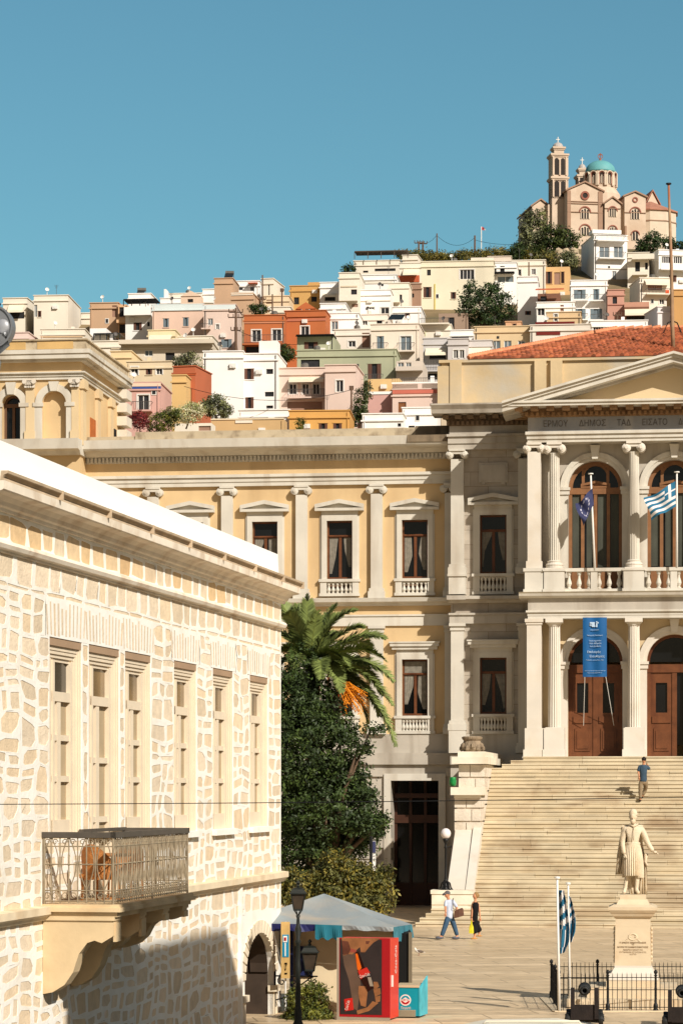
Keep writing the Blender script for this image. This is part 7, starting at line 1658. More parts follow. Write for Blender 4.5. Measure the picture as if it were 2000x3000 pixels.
H('cream house with open balconies in front of the terraced block', 993, 1052, 800, 925, CR, [(1028, 848, 1045, 876, 'o'), (995, 868, 1048, 882, 'W'), (998, 838, 1046, 842, 'L', BE), (1030, 890, 1048, 900, 'G')], d=438, slope=0)
H('white cottage with double window under the stepped white houses', 951, 1050, 918, 1030, WH, [(970, 941, 990, 972, 'g'), (1012, 1000, 1018, 1012, 'w')], d=410)
H('white house with blue window and stair wall', 978, 1086, 966, 1040, (222, 212, 198), [(1020, 999, 1041, 1017, 'w'), (1060, 975, 1082, 1018, 'G')], d=404)
H('pale house with small paired windows beside the solar panels', 1036, 1135, 922, 985, (224, 212, 198), [(1061, 937, 1076, 953, 'w'), (1103, 935, 1119, 948, 'o')], d=416)
H('pinkish white house with arched balcony doors and grey railings', 1086, 1226, 950, 1100, (226, 212, 194), [(1104, 985, 1124, 1025, 's'), (1172, 985, 1204, 1027, 'D'), (1094, 1008, 1137, 1025, 'R'), (1165, 1008, 1215, 1030, 'R'), (1160, 1060, 1205, 1078, 'g'), (1134, 916, 1154, 934, 'S'), (1153, 916, 1176, 934, 'S')], d=398, yaw=7)
# --- terraced top
H('long terraced cream building with dark pergola on its roof at the skyline', 1036, 1170, 764, 830, CR, [(1097, 787, 1158, 795, 'o'), (1063, 793, 1078, 799, 'o'), (1040, 739, 1195, 762, 'P', mat('dark_pergola', (84, 72, 62), .8))], d=486)
H('cream roof room at the right end of the pergola terrace', 1178, 1222, 748, 800, CR, [], d=489, yaw=10, depth=8)
H('cream house with white awning over a brick balcony', 1170, 1234, 771, 860, CR, [(1181, 788, 1228, 804, 'A'), (1160, 808, 1228, 828, 'L', (176, 88, 56)), (1186, 806, 1210, 812, 'o')], d=476)
H('white middle terrace house with rooftop laundry under the pergola block', 1060, 1160, 806, 880, WH, [(1066, 826, 1150, 832, 'L', CR)], d=466)
H('white balcony fronted house with satellite dish on its roof', 1048, 1143, 850, 945, WH, [(1079, 900, 1096, 907, 'w'), (1115, 901, 1139, 922, 'w'), (1048, 882, 1143, 884, 'L', BE)], d=440)
H('cream house with tall narrow doorway between white and cream blocks', 1138, 1197, 830, 925, CR, [(1170, 863, 1177, 887, 'o'), (1144, 870, 1172, 886, 'W')], d=446)
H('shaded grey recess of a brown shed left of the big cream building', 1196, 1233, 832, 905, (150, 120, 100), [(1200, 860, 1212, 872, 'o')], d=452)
H('white low house with small brown window below the narrow doorway', 1150, 1232, 900, 965, WH, [(1186, 918, 1200, 932, 'b')], d=426)
H('very big plain pale yellow building with few windows and a drainpipe', 1233, 1445, 766, 945, CY, [(1250, 790, 1261, 807, 'o'), (1240, 841, 1263, 872, 'b'), (1346, 790, 1388, 819, '4'), (1320, 856, 1335, 876, 'b'), (1378, 754, 1445, 766, 'C', CR), (1271, 832, 1275, 918, 'L', (200, 184, 110))], d=452, depth=12, yaw=5)
H('cream terrace house with planted balcony below the big yellow building', 1226, 1320, 952, 1010, CR, [(1232, 972, 1246, 984, 'L', (196, 196, 150)), (1230, 936, 1316, 950, 'R')], d=412)
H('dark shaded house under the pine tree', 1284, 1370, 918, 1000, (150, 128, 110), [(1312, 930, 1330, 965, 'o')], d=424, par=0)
H('white carport roof with dark opening beside the cream windows house', 1318, 1385, 968, 1010, WH, [(1322, 984, 1372, 994, 'o')], d=406)
# --- right of the big building
H('beige roof terrace behind the pale yellow building', 1428, 1496, 752, 790, (214, 200, 184), [], d=486)
H('white house with glazed turquoise balcony right of the big yellow building', 1445, 1512, 770, 905, WH, [(1447, 780, 1453, 800, 'o'), (1464, 779, 1477, 800, 'o'), (1456, 809, 1503, 828, 'g'), (1446, 800, 1506, 806, 'P', BLACKI)], d=456)
H('long low cream house with two dark windows below the hillside trees', 1496, 1596, 763, 865, CR, [(1507, 789, 1526, 807, 'w'), (1556, 788, 1568, 805, 'w'), (1500, 778, 1594, 782, 'L', BE)], d=462)
H('ruined tan house with broken brown shutters', 1594, 1668, 782, 905, (206, 168, 118), [(1598, 796, 1616, 832, 'b'), (1622, 798, 1640, 834, 'G'), (1642, 796, 1652, 830, 'b')], d=464, par=0)
H('white house with sloping wall right of the pine tree', 1515, 1573, 811, 955, WH, [(1537, 911, 1554, 923, 'b')], d=434)
H('white terrace house with red tiled porch roof', 1571, 1682, 886, 955, WH, [(1573, 900, 1594, 925, 'w'), (1568, 837, 1650, 852, 'T'), (1640, 893, 1650, 912, 'G')], d=430)
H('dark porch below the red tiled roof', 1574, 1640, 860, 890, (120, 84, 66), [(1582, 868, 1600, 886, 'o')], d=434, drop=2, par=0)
H('white balconied house with grey shutters below the church', 1671, 1778, 822, 965, WH, [(1680, 849, 1714, 876, 's'), (1737, 847, 1754, 880, 's'), (1682, 905, 1714, 937, 's'), (1728, 905, 1762, 937, 's'), (1676, 866, 1720, 881, 'R'), (1728, 866, 1766, 882, 'R'), (1676, 922, 1720, 938, 'R'), (1728, 924, 1766, 939, 'R'), (1671, 838, 1778, 840, 'L', (190, 176, 160))], d=436, yaw=4)
H('tall white apartment house with roof terrace directly below the church', 1739, 1836, 690, 860, WH, [(1754, 722, 1784, 755, 'g'), (1796, 721, 1824, 755, 'g'), (1750, 740, 1828, 757, 'R'), (1792, 794, 1804, 824, 'g'), (1745, 692, 1828, 705, 'R'), (1735, 671, 1820, 682, 'C'), (1745, 786, 1836, 788, 'L', (180, 164, 146))], d=478, yaw=-8, depth=10)
H('cream house with deep overhanging roof right of the tall white apartments', 1837, 1900, 741, 850, CR, [(1859, 767, 1873, 798, 'o'), (1888, 769, 1896, 790, 'o'), (1850, 748, 1915, 760, 'W'), (1850, 800, 1895, 806, 'W')], d=470)
H('broad white modern house with window band at the right edge', 1928, 2040, 734, 870, WH, [(1937, 751, 1962, 772, '4'), (1971, 751, 1996, 772, '4'), (1928, 774, 2040, 790, 'W'), (1958, 806, 1980, 826, 'b')], d=468, yaw=-9, depth=10)
H('narrow salmon pink house with a single dark window', 1778, 1827, 850, 960, (188, 142, 124), [(1793, 870, 1806, 890, 'o'), (1778, 893, 1827, 895, 'L', (150, 90, 76))], d=434, yaw=4)
H('low salmon house with cream awning beside the narrow pink house', 1827, 1900, 885, 960, (186, 140, 118), [(1833, 926, 1893, 937, 'o'), (1829, 906, 1900, 922, 'A'), (1827, 900, 1900, 904, 'L', (120, 84, 66))], d=432, par=0)
H('cream house with decorated balcony and orange laundry near the mast', 1873, 1964, 815, 935, CR, [(1896, 832, 1938, 850, 'G'), (1915, 838, 1921, 848, 'o'), (1889, 848, 1958, 862, 'R'), (1948, 850, 1958, 864, 'L', (220, 90, 40)), (1886, 820, 1958, 832, 'A'), (1930, 876, 1944, 892, 'w'), (1950, 878, 1962, 892, 'w')], d=444, yaw=-6, depth=8)
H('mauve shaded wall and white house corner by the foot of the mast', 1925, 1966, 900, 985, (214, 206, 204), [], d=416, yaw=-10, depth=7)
H('plain tan house side at the right edge beside the mast', 1972, 2040, 850, 985, (190, 146, 92), [], d=414, yaw=0)
H('white low house with blue grey window under the balconied house', 1728, 1896, 940, 1010, WH, [(1736, 956, 1766, 982, '4')], d=408, yaw=4)
H('grey white house with dark red roof edges behind the tiled roof', 1552, 1728, 952, 1030, (218, 208, 194), [(1567, 944, 1682, 954, 'L', (104, 30, 24)), (1570, 972, 1640, 982, 'L', (110, 36, 30)), (1640, 985, 1660, 1010, 'w')], d=396)
H('small beige house below the white porch house', 1600, 1700, 915, 960, (206, 178, 138), [(1622, 920, 1632, 942, 'w')], d=424)
H('orange cream parapet house with three tall windows', 1389, 1552, 957, 1060, (206, 182, 144), [(1440, 998, 1465, 1044, 'g'), (1475, 998, 1497, 1040, 'g'), (1516, 998, 1537, 1034, 'g'), (1389, 975, 1552, 978, 'L', (200, 160, 112))], d=398, yaw=5)
H('tiny orange rooftop shed below the pine tree', 1480, 1525, 943, 965, (200, 158, 124), [(1500, 948, 1512, 956, 'b')], d=404, depth=4, drop=3)
# --- lower middle
H('grey house with white awning and laundry balcony', 1239, 1311, 992, 1100, (190, 186, 184), [(1257, 1040, 1305, 1054, 'o'), (1246, 1021, 1308, 1038, 'A'), (1241, 1056, 1302, 1088, 'R'), (1246, 1095, 1300, 1112, 'o')], d=388)
H('grey house with two small white framed windows', 1311, 1370, 993, 1110, (190, 184, 180), [(1327, 1025, 1341, 1050, 'w'), (1345, 1025, 1359, 1050, 'w')], d=386)
H('grey house with long white awning beside the two small windows', 1370, 1440, 998, 1100, (196, 190, 186), [(1371, 1038, 1432, 1054, 'o'), (1370, 1019, 1436, 1036, 'A')], d=388)
H('sage green house front with pergola shaded window', 870, 978, 983, 1075, GRN, [(891, 1002, 931, 1023, 'b'), (870, 984, 980, 990, 'P', BLACKI)], d=386, par=0)
H('long plain sage green house with dark opening and brown arched door', 870, 1160, 1026, 1150, GRN, [(881, 1054, 936, 1077, 'o'), (1077, 1066, 1116, 1113, 'b'), (1070, 1100, 1122, 1114, 'R')], d=378, yaw=5, depth=8)
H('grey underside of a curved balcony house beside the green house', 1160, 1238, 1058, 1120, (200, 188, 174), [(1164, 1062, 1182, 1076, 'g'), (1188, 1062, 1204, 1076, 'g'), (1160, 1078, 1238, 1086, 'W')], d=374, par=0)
H('big plain white building with barred windows', 596, 712, 1030, 1240, WH, [], d=352, yaw=3, depth=10)
H('white building wing with small dark slot windows and turret', 712, 813, 1037, 1225, WH, [(716, 1080, 744, 1112, 'b'), (719, 1164, 743, 1197, 'b'), (780, 1081, 800, 1096, 'o'), (776, 1148, 802, 1162, 'o'), (780, 1188, 800, 1197, 'o'), (758, 998, 812, 1037, 'C')], d=353, yaw=6, depth=9)
H('pink house with three balcony windows and lattice railing', 812, 952, 1079, 1222, PK, [(847, 1124, 869, 1156, 'w'), (885, 1124, 905, 1156, 'w'), (916, 1124, 936, 1156, 'w'), (842, 1177, 944, 1206, 'G'), (845, 1144, 952, 1166, 'R'), (848, 1106, 950, 1116, 'A')], d=354, yaw=5)
H('pink tower wing with a single white framed window', 952, 1041, 1070, 1222, PK, [(984, 1114, 1005, 1149, 'w')], d=350, yaw=7)
H('low bright ochre house with brown shutters behind the long cornice', 847, 1023, 1204, 1290, (204, 156, 88), [(934, 1240, 959, 1262, 'b'), (976, 1240, 1001, 1262, 'b')], d=334, yaw=4)
H('low white yard wall in front of the plain white building', 700, 847, 1202, 1260, WH, [], d=338, depth=4)
H('ruined rubble wall with old plaster between the flowering bush and the ochre house', 618, 832, 1229, 1290, (196, 164, 118), [(690, 1232, 740, 1240, 'L', CR), (618, 1227, 832, 1231, 'L', (216, 200, 170))], d=328, depth=3, par=0)
H('cream stone garden block with flower boxes near the ruined wall', 512, 620, 1240, 1290, CR, [(582, 1248, 618, 1262, 'G')], d=318, depth=3, par=0)
H('white railed terrace wall above the pink houses', 1149, 1291, 1122, 1160, WH, [(1149, 1112, 1291, 1124, 'R')], d=356, par=0)
H('old yellow plaster wall stepping up to the railed terrace', 1078, 1170, 1110, 1160, (206, 176, 124), [], d=359, yaw=9, depth=5, par=0)
H('pink house with outside stair left of the pale pink house', 1077, 1149, 1148, 1240, (198, 156, 146), [(1077, 1148, 1149, 1156, 'L', WH)], d=350, par=0)
H('pale pink house with red band and brown door', 1149, 1291, 1141, 1240, (212, 188, 174), [(1166, 1178, 1189, 1212, 'd'), (1149, 1143, 1291, 1154, 'L', (190, 106, 88))], d=348)
H('narrow beige corner house against the town hall attic', 1291, 1330, 1107, 1250, BE, [(1291, 1137, 1322, 1141, 'L', CR)], d=346)
H('low white house with flat slab roof behind the town hall cornice', 1061, 1180, 1213, 1290, WH, [(1164, 1240, 1174, 1250, 'o')], d=332, depth=6)
H('white stepped roof house touching the town hall cornice', 1178, 1280, 1195, 1290, WH, [(1196, 1247, 1214, 1256, 'o')], d=336, depth=6)
# --- lower left
H('long weathered concrete house with flat roof and dark doorways', 355, 622, 1004, 1085, (206, 194, 174), [(485, 1033, 512, 1057, 'o'), (548, 1031, 567, 1053, 'o'), (424, 1026, 448, 1044, 'g'), (352, 1000, 630, 1008, 'W')], d=372, yaw=4)
H('cream roof room with striped awning on the concrete house', 434, 513, 968, 1020, (214, 198, 160), [(440, 982, 505, 992, 'A'), (445, 992, 503, 1000, 'o')], d=384)
H('white triangular stair wall house above the concrete house', 513, 622, 986, 1020, CR, [], d=386)
H('low beige house roof above the pavilion corner', 265, 372, 1000, 1080, CR, [(326, 1018, 360, 1024, 'L', BE)], d=378)
H('cream houses with satellite dish and grey windows above the pink house', 372, 504, 1060, 1150, (212, 194, 162), [(384, 1075, 405, 1100, 'w'), (428, 1078, 446, 1098, 'b'), (458, 1078, 476, 1098, 'w')], d=352)
H('old house with ruined cream gable left of the cream windows', 325, 385, 1030, 1120, (220, 196, 154), [(335, 1060, 350, 1075, 'o')], d=356)
H('rose pink house with blue and white cornice and small balcony', 366, 469, 1122, 1280, (200, 158, 146), [(404, 1157, 437, 1202, 'w'), (390, 1180, 448, 1204, 'R'), (366, 1134, 472, 1140, 'L', (56, 80, 140)), (366, 1122, 472, 1133, 'L', (224, 196, 172))], d=318, yaw=5)
H('tan stone house side right of the rose pink house', 504, 545, 1100, 1220, (212, 176, 118), [], d=334)
H('red orange house with cornice beside the olive tree', 508, 572, 1074, 1230, (174, 98, 66), [(552, 1140, 562, 1180, 'G'), (508, 1094, 576, 1100, 'L', (206, 110, 70))], d=338, yaw=14, depth=7)
# --- hillside greenery
def hbush(name, label, cat, px, py, d, rx, ry, n, leaf, tones, size, seed, group=None, tr=.12, extra=()):
    bl = [wb(px, py, d, rx, ry, min(rx, ry*1.3))]+[wb(*e[:2], d+(e[4] if len(e) > 4 else 0), *e[2:4]) for e in extra]
    c = W(px, py+ry, d); return tree(name, label, cat, bl, n, size, leaf, tones, (c.x, c.y, c.z-ry*d/F*.6), seed, tr, group, .45)
hbush('pine_tree', 'dark pine tree standing among the houses below the big pale yellow building', 'tree', 1410, 900, 425, 62, 50, 9000, PINE, T_D, .2, 21, tr=.35, extra=[(1390, 850, 34, 32), (1440, 840, 25, 22), (1475, 900, 36, 42), (1365, 880, 24, 26), (1350, 925, 20, 18), (1455, 870, 30, 30), (1500, 920, 15, 20), (1420, 940, 50, 20)])
hbush('cypress_tree', 'tall grey green tree at the left foot of the church', 'tree', 1560, 690, 500, 34, 70, 6000, PALE, T_D, .26, 22, tr=.3, extra=[(1545, 660, 20, 34), (1585, 650, 20, 36), (1568, 720, 44, 36), (1540, 730, 26, 36)])
hbush('round_tree', 'spreading dark green tree in front of the church wall', 'tree', 1640, 700, 497, 50, 32, 5000, DGRN, T_O, .24, 23, tr=.25, extra=[(1612, 690, 30, 30), (1670, 700, 26, 26), (1600, 730, 36, 24)])
hbush('scrub_bush', 'grey bush on the rocks below the spreading tree', 'bush', 1665, 765, 482, 26, 28, 2600, PALE, T_D, .2, 24, 'scrub on the hillside')
hbush('scrub_bush', 'olive coloured bush above the long low cream house', 'bush', 1600, 760, 486, 40, 26, 3000, OLV, T_O, .2, 25, 'scrub on the hillside', extra=[(1640, 790, 30, 28)])
hbush('scrub_bush', 'dark bush between the tall trees and the ridge scrub', 'bush', 1515, 740, 494, 22, 26, 2200, DGRN, T_D, .2, 26, 'scrub on the hillside')
hbush('hill_tree', 'dark tree against the right wall of the church', 'tree', 1900, 712, 505, 30, 26, 2600, PINE, T_D, .22, 27, tr=.2, extra=[(1920, 700, 16, 22), (1880, 722, 18, 14)])
hbush('hill_tree', 'low dark trees at the right edge behind the mast', 'tree', 1985, 722, 500, 34, 12, 1800, PINE, T_D, .22, 28, tr=.2, extra=[(1955, 712, 16, 14)])
hbush('olive_tree', 'round grey green olive tree before the plain white building', 'tree', 632, 1190, 330, 34, 32, 5000, PALE, T_D, .13, 29, tr=.12, extra=[(660, 1205, 20, 22), (606, 1195, 20, 26)])
hbush('olive_tree', 'tall shaded olive tree left of the plain white building', 'tree', 560, 1080, 345, 34, 50, 5000, PALE, T_D, .14, 30, tr=.14, extra=[(582, 1130, 18, 60), (530, 1060, 24, 20)])
FLW = leafmat('white_flower', (214, 208, 176))
hbush('flowering_bush', 'big bush covered in white flowers above the cornice', 'bush', 545, 1215, 312, 58, 26, 4500, FLW, [(1, 1, .95), (.8, .85, .6), (.45, .5, .25), (1.05, 1.05, 1)], .11, 31, tr=.08, extra=[(570, 1195, 30, 16)])
hbush('flowering_bush', 'dark green bush left of the white flowering bush', 'bush', 470, 1240, 308, 50, 28, 4500, HED, T_O, .11, 32, tr=.08, extra=[(500, 1215, 34, 22)])
hbush('flowering_bush', 'small dark red flowering creeper by the rose pink house', 'bush', 410, 1230, 305, 28, 28, 2200, leafmat('red_flower', (120, 44, 48)), T_D, .1, 33, tr=.06)
hbush('garden_bush', 'bush beneath the orange house between it and the green house', 'bush', 838, 1035, 384, 22, 26, 2000, DGRN, T_O, .15, 34, tr=.1)
hbush('garden_bush', 'dark creeper beside the pink tower house and the wooden pole', 'bush', 1055, 1190, 345, 20, 55, 3500, DGRN, T_O, .13, 35, tr=.1, extra=[(1075, 1150, 12, 34), (1040, 1220, 16, 30)])
hbush('garden_bush', 'dark bush behind the orange house roof on the left', 'bush', 755, 908, 418, 26, 18, 1600, DGRN, T_D, .16, 36, tr=.1)
hbush('garden_bush', 'small green plant beside the white post above the cornice', 'bush', 880, 1245, 328, 12, 22, 900, HED, T_O, .1, 37, tr=.05)
hbush('garden_bush', 'dark shrubs on the skyline left of the pergola terrace', 'bush', 1022, 792, 470, 20, 14, 900, DGRN, T_D, .18, 38, tr=.08)
m = MB(); rnd = random.Random(4); bl = []
for i in range(46): px = 1175+i*8.2; bl.append(wb(px, 748+rnd.uniform(-4, 10)-(4 if px > 1400 else 0), 497+rnd.uniform(-4, 4), 14, 13, 14))
leafcloud(m, bl, 15000, .2, 5, T_O, hollow=.3); o = m.build('ridge_scrub', OLV); tag(o, kind='stuff')
m = MB(); rnd = random.Random(8)
for i in range(30): c = W(rnd.uniform(1632, 1692), rnd.uniform(730, 765), 494); s_ = rnd.uniform(.4, 1.0); ellipsoid(m, c, s_, s_*.8, s_*.7, 7, 5, Matrix.Rotation(rnd.random()*3, 3, 'Y'), lambda v: 1+.18*math.sin(v.x*5+v.y*7))
tag(m.build('rock_outcrop', mat('pale_rock', (184, 166, 138), .9, .2, 1.5, .5, 4)), kind='stuff')
# --- poles and wires
WDP = mat('grey_wooden_pole', (104, 82, 66), .9, .25, 3)
def upole(px, y0, y1, d, label, arms=(), r=.16):
    rt = empty('utility_pole', W(px, y1, d), label, 'utility pole', 'wooden utility poles on the hillside'); m = MB(); m.tube([W(px, y1+12, d), W(px, y0, d)], [r, r*.75], 6); m.build('post', WDP, rt)
    for (y, w_) in arms:
        m = MB(); a, b_ = W(px-w_, y, d), W(px+w_, y, d); m.tube([a, b_], .09, 4)
        for i in range(4): p = a+(b_-a)*i/3; m.tube([p, p+Vector((0, 0, .5))], .07, 4)
        m.build('crossarm', WDP, rt)
upole(691, 903, 1030, 400, 'thick wooden pole with three crossarms beside the orange house', [(915, 20), (930, 22), (968, 14)], .24)
upole(769, 806, 905, 436, 'tall thin pole rising in front of the slit windowed skyline house', [(878, 9)])
upole(798, 862, 922, 428, 'short wooden pole before the rubble walled house', [])
upole(826, 846, 900, 430, 'short pole with small crossarm against the sky left of the yellow house', [(854, 4)])
upole(1226, 708, 742, 500, 'left pole of the crossarmed pair on the ridge', [(712, 12)], .22)
upole(1238, 708, 742, 500.5, 'right pole of the crossarmed pair on the ridge', [(714, 12)], .22)
upole(1279, 684, 742, 499, 'plain tall pole on the ridge right of the crossarmed pair', [])
upole(1390, 690, 745, 498, 'pole on the ridge just left of the small red and white flag', [], .22)
upole(1029, 1136, 1262, 342, 'thin wooden pole right of the pink tower house', [(1142, 5)])
upole(1807, 922, 975, 412, 'short dark pole with long crossarm above the tiled roof', [(924, 12)])
upole(1548, 768, 812, 460, 'thin pole before the low cream house below the trees', [])
rt = empty('flagpole', W(1409, 728, 498), 'distant thin flagpole with a small red and white flag on the ridge', 'flagpole'); m = MB(); m.tube([W(1409, 735, 498), W(1409, 664, 498)], .09, 5); m.build('shaft', WHITEP, rt)
rf2 = mat('flag_red', (176, 60, 70), .8); o = flag_cloth('flag', [W(1410, 664, 498), W(1421, 669, 498), W(1421, 676, 498), W(1410, 673, 498)], 6, 4, lambda u_, v_: 0 if u_ < .6 else 1, None, [rf2, WHF], .2); tag(o, 'tiny red and white flag flying on the ridge against the sky', 'flag')
def wire(a, b_, sag, label, r=.035):
    m = MB(); pts = [a+(b_-a)*(i/12)-Vector((0, 0, sag*4*(i/12)*(1-i/12))) for i in range(13)]; m.tube(pts, r, 3); tag(m.build('wire', IRON, org=tuple(a)), label, 'wire')
wire(W(1279, 690, 499), W(1390, 696, 498), 1.6, 'sagging wire between the two tall ridge poles'); wire(W(1390, 703, 498), W(1540, 712, 497), .5, 'nearly straight wire from the ridge pole to the tall church tree')
wire(W(540, 1132, 330), W(1029, 1142, 342), 1.5, 'long thin wire crossing the plain white and pink houses'); wire(W(1238, 712, 500), W(1279, 688, 499), .5, 'short wire up from the crossarmed pair to the plain ridge pole'); wire(W(691, 965, 400), W(950, 1000, 395), 1.2, 'wire sagging in front of the orange house')
# ================================================================== the church on the hill
CHD = 520; CF = Frame((W(1740, 0, CHD).x, CHD), R(-9)); k_ = CHD/F
STC = mat('church_stone', (202, 182, 160), .9, .1, .5, .15, 1.5, dirt=(172, 144, 116), dscale=.25, damt=.5); STL = mat('church_trim', (156, 126, 104), .85, .1, 1); REDB = mat('red_brick_trim', (146, 92, 76), .85, .15, 1); STP = mat('church_pale_stone', (206, 190, 168), .9, .08, 1)
CRD = mat('church_red_tile', (168, 118, 96), .9, .15, 1); DOM = mat('turquoise_dome', (98, 160, 162), .6, .08, .8, dirt=(128, 196, 190), dscale=.3, damt=.5); DKW = mat('church_dark_opening', (46, 40, 36), .8, .2)
ch = empty('church', W(1740, 700, CHD), 'sandstone hilltop church with turquoise dome, gabled walls and tall bell tower', 'church')
def cs_(px, t=0): return CF.S(px, t)
def cz_(py, px=1740, t=0): return CF.Z(py, px, t)
def arched(mb_dark, mb_trim, fr, c, z0, w_, h_, n=3, t=0, ring=True, mbp=None):
    """a window of narrow arched lights under a round hood"""
    lw = w_/n; d_ = MB(); p_ = MB(); h2 = MB()
    p_.box(fr, c-w_/2-.1, c+w_/2+.1, t, t+.04, z0-.1, z0+h_*.62); p_.archring(fr, c, .02, w_*.52, z0+h_*.6, t, t+.04, 10)
    for i in range(n+1): x = c-w_/2+lw*i; p_.box(fr, x-.08, x+.08, t+.04, t+.16, z0, z0+h_*.8 if 0 < i < n else z0+h_*.66)
    o = p_.build('window', STP, ch)
    for i in range(n):
        x = c-w_/2+lw*(i+.5); hh = h_*(1.0 if i == n//2 or n == 2 else .88); r = lw*.34; d_ = MB()
        d_.prism(fr, [(x-r, z0), (x+r, z0)]+[(x+r*math.cos(math.pi*k/6), z0+hh-r+r*math.sin(math.pi*k/6)) for k in range(7)], t+.04, t+.07); d_.build('light', DKW, o)
    if ring: h2.archring(fr, c, w_*.62, w_*.76, z0+h_*.62, t, t+.2, 10); h2.build('brick_hood', REDB, o)
def cpx(fr, px, t): return fr.S(px, t)
def body(px0, px1, ytop, yeave, t, depth, zlow=None, gab=True, nm='wall'):
    m = MB(); s0, s1 = cs_(px0, t), cs_(px1, t); zb = cz_(760); ze = cz_(yeave, (px0+px1)/2, t); zt = cz_(ytop, (px0+px1)/2, t)
    pts = [(s0, zb), (s1, zb), (s1, ze)]+([((s0+s1)/2, zt)] if gab else [])+[(s0, ze)]
    m.prism(CF, pts, t-depth, t); m.build(nm, STC, ch)
    if gab:
        m = MB(); c = (s0+s1)/2
        for a, za, b_, zb2 in ((s0-.35, ze-.1, c, zt+.15), (c, zt+.15, s1+.35, ze-.1)): m.hexa([CF.pt(a,t-depth,za),CF.pt(b_,t-depth,zb2),CF.pt(b_,t+.3,zb2),CF.pt(a,t+.3,za),CF.pt(a,t-depth,za+.3),CF.pt(b_,t-depth,zb2+.3),CF.pt(b_,t+.3,zb2+.3),CF.pt(a,t+.3,za+.3)])
        m.build('roof', STL if nm == 'wall' else CRD, ch)
    return s0, s1, ze, zt
dk, trm, plt, rdb = MB(), MB(), MB(), MB()
# main gabled front
s0, s1, ze, zt = body(1660, 1764, 537, 560, 0, 22)
for y in (592, 598, 618 if False else 623): trm.box(CF, s0, s1, 0, .18, cz_(y, 1712), cz_(y-2, 1712))
trm.box(CF, s1-.9, s1, 0, .14, cz_(720), ze); trm.box(CF, s0, s0+.7, 0, .14, cz_(720), ze)
c = (s0+s1)/2; r = .55*14*k_
rdb.archring(CF, c, r, r+.35, cz_(573, 1712), 0, .2, 20, 1, 0, 2*math.pi); dk.prism(CF, [(c+r*math.cos(2*math.pi*k/18), cz_(573, 1712)+r*math.sin(2*math.pi*k/18)) for k in range(18)], 0, .06)
arched(dk, rdb, CF, c, cz_(641, 1712), 24*k_, 30*k_, 3, 0, mbp=plt); arched(dk, rdb, CF, c, cz_(690, 1712), 24*k_, 26*k_, 3, 0, mbp=plt)
# smaller gabled bay to the right, set forward a little
s0, s1, ze, zt = body(1770, 1816, 581, 598, .6, 16)
for y in (614,): trm.box(CF, s0, s1, .6, .78, cz_(y, 1792), cz_(y-2, 1792))
arched(dk, rdb, CF, (s0+s1)/2, cz_(637, 1792), 20*k_, 26*k_, 3, .6, mbp=plt)
arched(dk, rdb, CF, (s0+s1)/2, cz_(690, 1792), 20*k_, 22*k_, 3, .6, mbp=plt)
body(1764, 1770, 570, 598, -.4, 15, gab=False)
# gabled transept on the right
s0, s1, ze, zt = body(1828, 1890, 565, 577, .2, 17)
trm.box(CF, s0, s1, .2, .38, cz_(625, 1858), cz_(623, 1858)); c = (s0+s1)/2
rdb.archring(CF, c, .3, .55, cz_(586, 1858), .2, .36, 14, 1, 0, 2*math.pi)
arched(dk, rdb, CF, c, cz_(643, 1858), 24*k_, 30*k_, 3, .2, mbp=plt); arched(dk, rdb, CF, c, cz_(705, 1858), 18*k_, 26*k_, 2, .2, mbp=plt)
trm.box(CF, s0, s0+.35, .2, .5, cz_(740), cz_(660))
body(1812, 1830, 583, 600, -.8, 12, gab=False)
# right apse, a many sided drum in full sun
AP = CF.pt(cs_(1905, -6), -6.5, 0); m = MB(); n = 10; r = 5.2; zb, zt_a = cz_(760), cz_(610, 1920)
def poly(r, z_): return [Vector((AP.x+r*math.cos(2*math.pi*i/n+.2), AP.y+r*math.sin(2*math.pi*i/n+.2), z_)) for i in range(n)]
m.ring([poly(r, zb), poly(r, zt_a)]); m.build('apse', STP, ch); m = MB(); m.ring([poly(r+.35, zt_a), poly(r+.35, zt_a+.25), poly(.3, zt_a+2.6)]); m.build('roof', CRD, ch)
trm.ring([poly(r+.12, cz_(636)), poly(r+.12, cz_(633))])
s0, s1, ze, zt = body(1892, 1928, 562, 600, -7, 9, nm='gable_wall'); body(1896, 1944, 600, 618, -5.5, 7, gab=False)
# left wing, shaded
s0, s1, ze, zt = body(1604, 1660, 590, 600, -3.2, 14, gab=False); arched(dk, rdb, CF, cs_(1634, -3.2), cz_(650, 1634, -3.2), 25*k_, 34*k_, 3, -3.2, mbp=plt)
s0, s1, ze, zt = body(1558, 1608, 588, 606, -4.5, 12)
